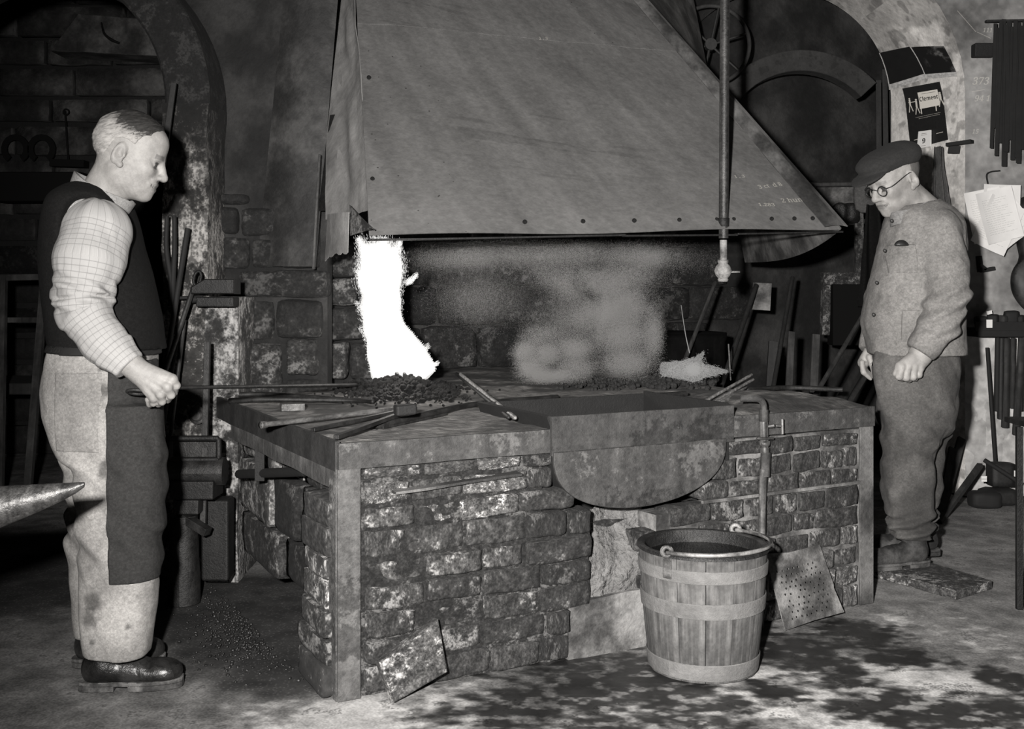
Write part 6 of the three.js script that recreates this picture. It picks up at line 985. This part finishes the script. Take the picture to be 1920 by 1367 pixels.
  const shirtBody = nets((x, y, z) => smax(smax(vestR(x, y, z) + 0.016, -cap(Q(200, 352, 0), Q(176, 300, 0), 0.066, 0.075)(x, y, z), 0.01), Q(0, 470).y - y, 0.01), V(Q(80, 0).x, Q(0, 480).y, -D - 0.22), V(Q(300, 0).x, Q(0, 330).y, -D + 0.22), 0.012);
  const vestM = mat(0.014, { map: rep(T.weave, 5), rough: 1, bump: rep(T.weave, 6), bs: 0.0006, spec: 0.25 });
  // trousers
  const hips = rows([R(622, 118, 284, 0, 0.15), R(650, 104, 288, 0, 0.17), R(690, 93, 292, 0, 0.18), R(740, 89, 296, 0, 0.185), R(800, 102, 299, 0, 0.185), R(850, 118, 300, 0, 0.175)], 2.2);
  const legN = rows([R(760, 106, 300, 0.085, 0.1), R(800, 112, 301, 0.085, 0.105), R(860, 136, 303, 0.088, 0.108), R(920, 146, 304, 0.09, 0.105), R(1000, 147, 303, 0.09, 0.1), R(1050, 149, 298, 0.09, 0.097), R(1110, 153, 289, 0.09, 0.097), R(1180, 157, 284, 0.09, 0.097), R(1224, 160, 278, 0.09, 0.095)], 2.3);
  const legF = rows([R(760, 108, 292, -0.1, 0.095), R(860, 116, 284, -0.1, 0.1), R(920, 124, 280, -0.1, 0.098), R(1000, 128, 280, -0.1, 0.095), R(1060, 133, 275, -0.1, 0.092), R(1120, 138, 271, -0.1, 0.09), R(1194, 143, 266, -0.1, 0.09)], 2.3);
  const trouF = (x, y, z) => {
    let d = smin(hips(x, y, z), legN(x, y, z), 0.03); d = smin(d, legF(x, y, z), 0.03);
    if (d < 0.04 && d > -0.04) { d += 0.022 * (fbm(x * 7 + y * 5, y * 3.2 - x * 4, z * 6, 3) - 0.5) + 0.008 * (fbm(x * 22, y * 13 + x * 12, z * 22, 2) - 0.5); const yk = Q(0, 985).y, yb = Q(0, 865).y; d += 0.006 * Math.sin((y + x * 0.75) * 62 + 5 * fbm(x * 5, y * 5, z * 5, 3)) * (Math.exp(-(((y - yk) / 0.1) ** 2)) + Math.exp(-(((y - yb) / 0.06) ** 2)) * 0.9); }
    return d;
  };
  const tb = [V(Q(72, 0).x, Q(0, 1240, 0.1).y, -D - 0.24), V(Q(350, 0).x, Q(0, 615).y, -D + 0.23)];
  const cutHem = (f) => (x, y, z) => smax(f(x, y, z), (z > -D ? Q(0, 1222, 0.09).y : Q(0, 1192, -0.1).y) - y + (x - Q(220, 0).x) * -0.06, 0.006);
  const trousers = nets(cutHem(trouF), tb[0], tb[1], 0.0075);
  const spots = [[228, 1038, 0.02], [242, 1046, 0.016], [232, 890, 0.03], [225, 915, 0.024], [240, 935, 0.022], [175, 1130, 0.03], [172, 1205, 0.008], [240, 1175, 0.008], [278, 1085, 0.012], [165, 1160, 0.03], [190, 735, 0.02], [185, 690, 0.01], [205, 880, 0.03], [285, 1130, 0.01]].map(([a, b, r]) => [Q(a, b, 0.18), r]);
  tint(trousers, (x, y, z) => { let g = 0.46 * (1 + (fbm(x * 9, y * 9, z * 9, 4) - 0.5) * 1.5) * (1 + (fbm(x * 50, y * 50, z * 50, 2) - 0.5) * 0.3); for (const [p, r] of spots) { const d = Math.hypot(x - p.x, y - p.y) / r; if (d < 1.6 && z > -D) g = lerp(g, 0.08, 0.75 * sstep(1.3, 0.5, d + (fbm(x * 60, y * 60, 2, 3) - 0.5))); } return g; });
  const trM = mat(1, { map: rep(T.weave, 5), vc: true, rough: 0.98, bump: rep(T.weave, 6), bs: 0.0006 });
  const shell = (f, g) => (x, y, z) => Math.max(f(x, y, z), g(x, y, z));
  const xb = (y) => lerp(Q(247, 0).x, Q(238, 0).x, clamp((y - 0.3) / 0.8));
  const panel = nets(shell((x, y, z) => trouF(x, y, z) - 0.006, (x, y, z) => Math.max(xb(y) - x, Q(0, 1066).y - y, y - Q(0, 672).y, -D - 0.02 - z)), V(Q(225, 0).x, Q(0, 1080).y, -D - 0.03), V(Q(350, 0).x, Q(0, 660).y, -D + 0.23), 0.0065);
  const pocket = nets(shell((x, y, z) => trouF(x, y, z) - 0.0028, (x, y, z) => Math.max(Q(106, 0, 0.15).x - x, x - lerp(Q(214, 0, 0.15).x, Q(204, 0, 0.15).x, clamp((y - 0.75) / 0.2)), Q(0, 832).y - y, y - Q(0, 690).y, -D + 0.06 - z)), V(Q(95, 0).x, Q(0, 845).y, -D + 0.05), V(Q(230, 0).x, Q(0, 680).y, -D + 0.23), 0.006);
  tint(pocket, (x, y, z) => 0.4 * (1 + (fbm(x * 9, y * 9, z * 9, 4) - 0.5) * 1.1));
  const belt = nets((x, y, z) => Math.max(Math.abs(rows0(x, y, z) + 0.004) - 0.004, Math.abs(y - Q(0, 653).y + (x - Q(200, 0).x) * 0.03) - 0.014), V(Q(80, 0).x, Q(0, 675).y, -D - 0.22), V(Q(315, 0).x, Q(0, 630).y, -D + 0.22), 0.006);
  function rows0(x, y, z) { return hips(x, y, z) - 0.01; }
  const leather = mat(0.03, { map: rep(T.mottle, 3), rough: 0.33, bump: B.fine, bs: 0.001, coat: 0.25, coatRough: 0.3 }), soleM = mat(0.22, { map: rep(T.mottle, 3), rough: 0.85 });
  const shoes = shoePair([[Q(156, 0, 0.09).setY(0.001), 0.14, 0.285], [Q(143, 0, -0.115).setY(0.001), 0.1, 0.27]], leather, soleM);
  build('person', 'man in dark waistcoat and rolled plaid sleeves holding a tool into the fire', 'person', [
    { g: mergeC([bodyG, head, hand, farG]), m: skinM },
    { n: 'hair', g: hair, m: mat(1, { vc: true, rough: 0.85, spec: 0.3 }) },
    { n: 'shirt_sleeve', g: plaidUV(sleeve), m: shirtM, uv: true }, { n: 'shirt_sleeve', g: sleeveFar, m: shirtM }, { n: 'collar', g: collar, m: mat(0.4, { map: rep(T.weave, 5), rough: 0.95 }), kids: [{ n: 'collar_knot', g: tie, m: mat(0.4, { rough: 0.9 }) }] },
    { n: 'shirt_body', g: shirtBody, m: mat(0.4, { map: rep(T.weave, 5), rough: 0.95 }) }, { n: 'waistcoat', g: vest, m: vestM }, { n: 'trousers', g: trousers, m: trM, kids: [{ n: 'front_patch', g: panel, m: mat(0.055, { map: rep(T.weave, 5), rough: 1, bump: rep(T.weave, 6), bs: 0.0006, spec: 0.3 }), l: 'dark cloth panel sewn to the front' }, { n: 'pocket', g: pocket, m: trM }] },
    { n: 'belt', g: belt, m: mat(0.018, { rough: 0.7, spec: 0.3 }) }, ...shoes,
  ]);
  // the long tool in his hand: a ring at the near end, its tip in the coals
  const rz = 0.226, ringC = Q(256, 735, rz), e0 = Q(272, 736, rz), e1 = Q(336, 727, rz), tip = onHearth(668, 722, 0.03), ring = []; for (let i = 0; i < 20; i++) { const a = i / 20 * Math.PI * 2; ring.push(ringC.clone().add(V(Math.cos(a) * 0.026, Math.sin(a) * 0.008, Math.sin(a) * 0.022))); }
  build('fire_tool', 'long thin iron tool with a ring handle held in the man\'s fist', 'tool', [{ n: 'shaft', g: merge([rod(e0, e1, 0.0055), sweep([e1, tip], [0.0055, 0.0075], 8), new THREE.SphereGeometry(0.0055, 8, 6).translate(e1.x, e1.y, e1.z)]), m: HM.bar }, { n: 'ring', g: sweep(ring, 0.005, 8, { closed: true, seg: 40 }), m: HM.bar }]);
}

// ======== the man on the right, in cap and spectacles
{
  const D = 4.66, Q = (px, py, z = 0) => P(px, py, D - z), R = (py, a, b, zc, rz) => { const l = Q(a, py, zc), r = Q(b, py, zc); return [l.y, l.x, r.x, zc - D, rz]; };
  const hq = eul(0, Math.PI + 0.4, -0.4), hs = 1.16, ear = V(-0.012, -0.008, -0.08).multiplyScalar(hs).applyQuaternion(hq), H = Q(1712, 335, 0.1).sub(ear), HM2 = new THREE.Matrix4().compose(H, hq, V(hs, hs, hs)), inv = HM2.clone().invert();
  const neckW = Q(1738, 400, 0), head = nets(headField({ neck: neckW.clone().applyMatrix4(inv) }), V(-0.15, -0.2, -0.105), V(0.135, 0.135, 0.105), 0.0036);
  tint(head, (x, y, z) => {
    let g = SKIN * (1 + (fbm(x * 30, y * 30, z * 30, 3) - 0.5) * 0.25);
    if (Math.hypot(x - 0.087, (y + 0.008) * 1.2) < 0.012 && Math.abs(Math.abs(z) - 0.03) < 0.011) g = 0.07;
    if (y > 0.012 && y < 0.024 && x > 0.068 && Math.abs(z) > 0.012 && Math.abs(z) < 0.046) g *= 0.7;
    if (x > 0.08 && Math.abs(y + 0.0685) < 0.01 && Math.abs(z) < 0.024) g *= 0.66;
    if (y < -0.02 && x > 0) g *= 0.93;
    if (x < -0.02 && y > -0.01) g *= 0.55;                            // cropped hair below the cap
    return g;
  });
  head.applyMatrix4(HM2);
  // flat cap with a sewn peak
  const capF = uni([ell(V(-0.008, 0.075, 0), 0.113, 0.048, 0.094), ell(V(0.04, 0.082, 0), 0.085, 0.035, 0.088), ell(V(-0.05, 0.07, 0), 0.07, 0.05, 0.088)], 0.03), peakF = ell(V(0.102, 0.052, 0), 0.068, 0.0095, 0.078, eul(0, 0, -0.24));
  const cp = nets((x, y, z) => { let d = smin(capF(x, y, z), peakF(x, y, z), 0.012) + 0.006 * (fbm(x * 22, y * 22, z * 22, 3) - 0.5) + (Math.abs(x + 0.0 - 0.066 - (y - 0.07) * 0.4) < 0.003 && Math.abs(z) < 0.09 ? 0.0015 : 0); const inside = ell0(x, y, z); return smax(d, -inside, 0.004); }, V(-0.14, 0.005, -0.115), V(0.19, 0.145, 0.115), 0.0042);
  function ell0(x, y, z) { return y < 0.062 - x * 0.1 ? Math.hypot((x + 0.012) / 0.1, z / 0.08) * 0.08 - 0.08 : 1; }
  cp.applyMatrix4(HM2);
  // spectacles
  const ringAt = (s) => { const c = V(0.1, -0.012, 0.033 * s), pts = []; for (let i = 0; i < 18; i++) { const a = i / 18 * Math.PI * 2; pts.push(c.clone().add(V(-Math.abs(Math.sin(a)) * 0.002 - 0.006 * Math.cos(a) * s * s * (s > 0 ? 1 : -1) * 0.0 - 0.012 * (Math.cos(a) * 0.5 + 0.5) * 0.4, Math.sin(a) * 0.0185, Math.cos(a) * 0.0195 * s))); } return sweep(pts, 0.0022, 6, { closed: true, seg: 36 }); };
  const spec = merge([ringAt(1), ringAt(-1), sweep([V(0.101, -0.006, -0.015), V(0.108, 0.001, 0), V(0.101, -0.006, 0.015)], 0.0018, 6), ...[1, -1].map((s) => sweep([V(0.094, -0.004, 0.052 * s), V(0.075, 0.0, 0.072 * s), V(0.01, 0.016, 0.081 * s), V(-0.014, 0.016, 0.084 * s), V(-0.026, 0.004, 0.084 * s)], 0.0017, 6))]).applyMatrix4(HM2);
  const lens = [1, -1].map((s) => new THREE.SphereGeometry(0.0185, 20, 8, 0, Math.PI * 2, 0, 0.9).scale(1.25, 0.16, 1.25).rotateZ(-Math.PI / 2).translate(0.0965, -0.012, 0.033 * s).applyMatrix4(HM2));
  const lensM = new THREE.MeshPhysicalMaterial({ color: 0xffffff, roughness: 0.03, transmission: 1, ior: 1.5 });
  // near fist hanging before the thigh
  const j = (px, py, z = 0.25) => Q(px, py, z), wr = j(1727, 664, 0.23);
  const fin = [[[1690, 688], [1686, 706], [1691, 709], 0.0145], [[1702, 687], [1699, 708], [1704, 711], 0.0148], [[1714, 688], [1712, 707], [1715, 709], 0.014], [[1725, 690], [1723, 703], [1724, 704], 0.0128]];
  const fl = fin.map(([k, p, q, r], i) => { const a = j(...k, 0.268 - i * 0.004), b = j(...p, 0.272 - i * 0.006), c = j(...q, 0.236 - i * 0.005), d = j(q[0] + 3, q[1] - 14, 0.222); return uni([cap(a, b, r + 0.001, r), cap(b, c, r, r * 0.92), cap(c, d, r * 0.92, r * 0.8), ell(a, r + 0.004, r + 0.004, r + 0.002)], 0.006); });
  const palm = uni([...fin.map(([k], i) => cap(wr, j(...k, 0.258 - i * 0.004), 0.034, 0.018)), cap(j(1720, 672, 0.22), j(1705, 694, 0.22), 0.034, 0.028)], 0.02), thumb = uni([cap(j(1708, 672, 0.25), j(1686, 686, 0.262), 0.02, 0.015), cap(j(1686, 686, 0.262), j(1678, 701, 0.26), 0.0135, 0.0105)], 0.01), fore = cap(j(1760, 612, 0.21), wr, 0.05, 0.036);
  const handN = boundsNets((x, y, z) => { let d = smin(palm(x, y, z), fore(x, y, z), 0.03); d = smin(d, thumb(x, y, z), 0.012); for (const f of fl) d = smin(d, f(x, y, z), 0.004); return d; }, [j(1760, 612), j(1670, 715), wr], 0.05, 0.0045);
  // far hand, fingers half curled
  const zf = -0.16, k = (px, py, z = zf) => Q(px, py, z), wf = k(1629, 664);
  const ff = [0, 1, 2, 3].map((i) => uni([cap(k(1616 + i * 1.5, 680, zf + 0.02 - i * 0.024), k(1619 + i, 698 - i, zf + 0.024 - i * 0.024), 0.0125, 0.0115), cap(k(1619 + i, 698 - i, zf + 0.024 - i * 0.024), k(1632 + i, 710 - i * 2, zf + 0.02 - i * 0.022), 0.0115, 0.009)], 0.006));
  const farHand = boundsNets(uni([cap(wf, k(1619, 680, zf - 0.02), 0.028, 0.026), cap(k(1622, 672, zf), k(1620, 682, zf - 0.04), 0.022, 0.018), ...ff, uni([cap(k(1630, 670, zf + 0.03), k(1635, 684, zf + 0.04), 0.014, 0.0115), cap(k(1635, 684, zf + 0.04), k(1637, 697, zf + 0.038), 0.0115, 0.009)], 0.008)], 0.007), [k(1608, 660), k(1640, 714), k(1620, 690, zf - 0.07)], 0.05, 0.0055);
  [handN, farHand].forEach((g) => tint(g, (x, y, z) => SKIN * 1.1 * (1 + (fbm(x * 40, y * 40, z * 40, 3) - 0.5) * 0.3)));
  const body = uni([rows([R(415, 1690, 1775, 0, 0.14), R(450, 1680, 1780, 0, 0.17), R(560, 1660, 1775, 0, 0.16), R(680, 1665, 1770, 0, 0.15)]), cap(Q(1760, 440, 0.15), Q(1775, 560, 0.2), 0.06, 0.05), cap(Q(1775, 560, 0.2), wr, 0.05, 0.036), cap(Q(1690, 445, -0.17), Q(1660, 570, -0.22), 0.055, 0.045), cap(Q(1660, 570, -0.22), wf, 0.045, 0.028), cap(Q(1715, 700, 0.05), Q(1705, 870, 0.08), 0.07, 0.05), cap(Q(1705, 870, 0.09), Q(1712, 1010, 0.09), 0.056, 0.04), cap(Q(1735, 700, -0.09), Q(1722, 870, -0.08), 0.085, 0.06), cap(Q(1722, 870, -0.08), Q(1732, 1000, -0.08), 0.056, 0.04), cap(neckW, Q(1738, 440, 0), 0.068, 0.09)], 0.03);
  const bodyG = tint(nets(body, V(Q(1600, 0).x, 0.1, -D - 0.32), V(Q(1830, 0).x, Q(0, 372).y, -D + 0.3), 0.018), () => SKIN);
  // work jacket
  const jk = rows([R(372, 1712, 1756, 0, 0.06), R(384, 1688, 1772, 0, 0.11), R(400, 1668, 1788, 0, 0.165), R(425, 1660, 1800, 0, 0.2), R(460, 1653, 1804, 0, 0.215), R(510, 1642, 1802, 0, 0.215), R(560, 1627, 1800, 0, 0.215), R(600, 1623, 1800, 0, 0.21), R(640, 1628, 1802, 0, 0.205), R(668, 1631, 1804, 0, 0.205)], 2.3);
  const sl = [Q(1763, 432, 0.15), Q(1775, 500, 0.2), Q(1777, 556, 0.225), Q(1764, 606, 0.24), Q(1728, 657, 0.235)], slr = [0.09, 0.086, 0.084, 0.077, 0.058], sf = [Q(1690, 440, -0.17), Q(1652, 560, -0.24), Q(1630, 652, -0.17)];
  const sleeveN = uni(sl.slice(1).map((p, i) => cap(sl[i], p, slr[i], slr[i + 1])), 0.03), sleeveF = uni([cap(sf[0], sf[1], 0.085, 0.07), cap(sf[1], sf[2], 0.066, 0.048)], 0.03);
  const eN = sl[4].clone().sub(sl[3]).normalize(), eF = sf[2].clone().sub(sf[1]).normalize(), hem = Q(0, 664).y;
  const wrinkle = (x, y, z) => 0.026 * (fbm(x * 7 + y * 4, y * 5 - x * 2, z * 7, 3) - 0.5) + 0.011 * (fbm(x * 22 + y * 9, y * 15 - x * 8, z * 22, 2) - 0.5);
  const elbowY = Q(0, 575, 0.2).y;
  const sleeveAll = (x, y, z) => { let d = sleeveN(x, y, z); if (d < 0.05) d += wrinkle(x, y, z) * 1.2 + 0.009 * Math.sin((y * 1.0 - x * 0.5) * 95 + 3 * fbm(x * 7, y * 7, z * 7, 2)) * Math.exp(-(((y - elbowY) / 0.11) ** 2)); const c = (x - sl[4].x) * eN.x + (y - sl[4].y) * eN.y + (z - sl[4].z) * eN.z; d -= 0.006 * sstep(-0.075, -0.068, c); return smax(d, c - 0.012, 0.008); };
  const jacketF = (x, y, z) => { let d = jk(x, y, z); d = smin(d, 9, 0.01); if (d < 0.05) d += wrinkle(x, y, z); d = smax(d, hem - y, 0.008); let e = sleeveF(x, y, z); if (e < 0.05) e += wrinkle(x, y, z); const c = (x - sf[2].x) * eF.x + (y - sf[2].y) * eF.y + (z - sf[2].z) * eF.z; e = smax(e, c - 0.012, 0.008); d = smin(d, e, 0.02); d = smin(d, sleeveAll(x, y, z), 0.012); const q = cap0(x, y, z); return smax(d, -q, 0.01); };
  const cap0 = cap(Q(1722, 380, 0.01), Q(1696, 326, 0.03), 0.082, 0.1);
  const jacket = nets(jacketF, V(Q(1592, 0).x, Q(0, 700).y, -D - 0.34), V(Q(1840, 0).x, Q(0, 360).y, -D + 0.36), 0.0085);
  const cloth = (x, y, z) => 0.27 * (1 + (fbm(x * 8, y * 8, z * 8, 4) - 0.5) * 0.7) * (1 + (fbm(x * 60, y * 60, z * 60, 2) - 0.5) * 0.35);
  tint(jacket, cloth);
  const jm = mat(1, { map: rep(T.weave, 4), vc: true, rough: 1, bump: rep(T.weave, 5), bs: 0.0008 });
  const pk = (x0, x1, y0, y1, z, grow) => nets((x, y, zz) => Math.max(jk(x, y, zz) + wrinkle(x, y, zz) - grow, Q(x0, 0, 0.18).x - x, x - Q(x1, 0, 0.18).x, Q(0, y1, 0.18).y - y, y - Q(0, y0, 0.18).y, -D + z - zz), V(Q(x0 - 8, 0, 0.18).x, Q(0, y1 + 8, 0.18).y, -D + z - 0.02), V(Q(x1 + 8, 0, 0.18).x, Q(0, y0 - 8, 0.18).y, -D + 0.27), 0.006);
  const pocketA = tint(pk(1676, 1716, 458, 512, 0.05, 0.006), cloth), pocketB = tint(pk(1690, 1745, 582, 640, 0.05, 0.006), cloth);
  const pe = ell(Q(1690, 462, 0.2), 0.03, 0.027, 0.016);
  const penTop = boundsNets((x, y, z) => Math.max(pe(x, y, z), Q(0, 461, 0.19).y - y), [Q(1689, 455, 0.2)], 0.05, 0.004);
  const cb = Q(1757, 374, 0), cf = Q(1664, 404, 0.06), cc = cb.clone().add(cf).multiplyScalar(0.5), ca = cf.clone().sub(cb).multiplyScalar(0.5), cu = V(ca.y, -ca.x, 0).normalize();
  const collar = patch((u, v) => { const a = u * Math.PI * 2 + Math.PI, f = 1 - 0.12 * v; return cc.clone().addScaledVector(ca, Math.cos(a) * f).add(V(0, 0, Math.sin(a) * 0.1 * f)).addScaledVector(cu, lerp(-0.05, 0.004, v) + 0.004 * Math.sin(a * 4)); }, 50, 6, 0.007);
  const button = new THREE.SphereGeometry(0.008, 8, 6); const buttons = [[1668, 414], [1655, 470], [1640, 530], [1634, 590]].map(([a, b]) => { const g = button.clone(); const q = Q(a + 4, b, 0.12); return g.translate(q.x, q.y, q.z); });
  // trousers bunched over the boots
  const hips = rows([R(640, 1640, 1790, 0, 0.16), R(700, 1641, 1790, 0, 0.17), R(790, 1650, 1782, 0, 0.17), R(815, 1655, 1776, 0, 0.14)], 2.2);
  const lN = rows([R(655, 1650, 1770, 0.07, 0.09), R(720, 1644, 1768, 0.08, 0.105), R(800, 1650, 1766, 0.09, 0.11), R(850, 1654, 1754, 0.09, 0.108), R(900, 1656, 1748, 0.09, 0.105), R(950, 1661, 1748, 0.09, 0.1), R(985, 1668, 1746, 0.09, 0.098), R(1010, 1676, 1742, 0.09, 0.09)], 2.3);
  const lF = rows([R(655, 1690, 1786, -0.06, 0.09), R(720, 1690, 1788, -0.075, 0.1), R(800, 1690, 1781, -0.075, 0.1), R(870, 1688, 1764, -0.075, 0.1), R(940, 1690, 1753, -0.075, 0.095), R(1000, 1702, 1754, -0.075, 0.09)], 2.3);
  const trF = (x, y, z) => { let d = smin(hips(x, y, z), lN(x, y, z), 0.03); d = smin(d, lF(x, y, z), 0.02); if (d < 0.05) { d += wrinkle(x, y, z) * 1.6; const kn = Q(0, 830, 0.1).y, an = Q(0, 985, 0.1).y; d += 0.006 * Math.sin((y + x * 0.7) * 58 + 7 * fbm(x * 5, y * 5, z * 5, 3)) * Math.exp(-(((y - kn) / 0.12) ** 2)) + 0.013 * Math.sin((y - x * 0.25) * 120 + 4 * fbm(x * 9, y * 9, z * 9, 2)) * Math.exp(-(((y - an) / 0.06) ** 2)); } return smax(d, Q(0, 1008, 0.1).y - y, 0.01); };
  const tr = nets(trF, V(Q(1622, 0).x, Q(0, 1030, 0.1).y, -D - 0.22), V(Q(1815, 0).x, Q(0, 632).y, -D + 0.26), 0.0085);
  tint(tr, (x, y, z) => { const dust = sstep(0.42, 0.62, fbm(x * 6, y * 4, z * 6, 4)); return lerp(0.075, 0.14, dust) * (1 + (fbm(x * 10, y * 10, z * 10, 4) - 0.5) * 0.9); });
  const boot = mat(0.07, { map: rep(T.mottle, 3), rough: 0.8, bump: B.fine, bs: 0.001 }), soleM = mat(0.12, { map: rep(T.mottle, 3), rough: 0.9 });
  const shoes = shoePair([[Q(1736, 0, 0.1).setY(0.034), Math.PI + 0.25, 0.3], [Q(1756, 0, -0.08).setY(0.034), Math.PI - 0.1, 0.3]], boot, soleM);
  build('person', 'man in flat cap, round spectacles and pale work jacket looking down at the forge', 'person', [
    { g: mergeC([bodyG, head, handN, farHand]), m: skinM },
    { n: 'cap', g: cp, m: mat(0.03, { map: rep(T.weave, 5), rough: 1, bump: rep(T.weave, 6), bs: 0.001 }) },
    { n: 'spectacles', g: spec, m: mat(0.012, { rough: 0.35 }), kids: lens.map((g) => ({ n: 'lens', g, m: lensM })) },
    { n: 'jacket', g: jacket, m: jm, kids: [{ n: 'pocket', g: pocketA, m: jm }, { n: 'pocket', g: pocketB, m: jm }, { n: 'collar', g: collar, m: mat(0.27, { map: rep(T.weave, 4), rough: 1 }) }, { n: 'pocket_case', g: penTop, m: mat(0.012, { rough: 0.5 }), l: 'black case in the breast pocket' }, ...buttons.map((g) => ({ n: 'button', g, m: mat(0.03, { rough: 0.5 }) }))] },
    { n: 'trousers', g: tr, m: mat(1, { map: rep(T.weave, 4), vc: true, rough: 1, bump: rep(T.weave, 5), bs: 0.0008 }) }, ...shoes,
  ]);
}

renderer.render(scene, camera);
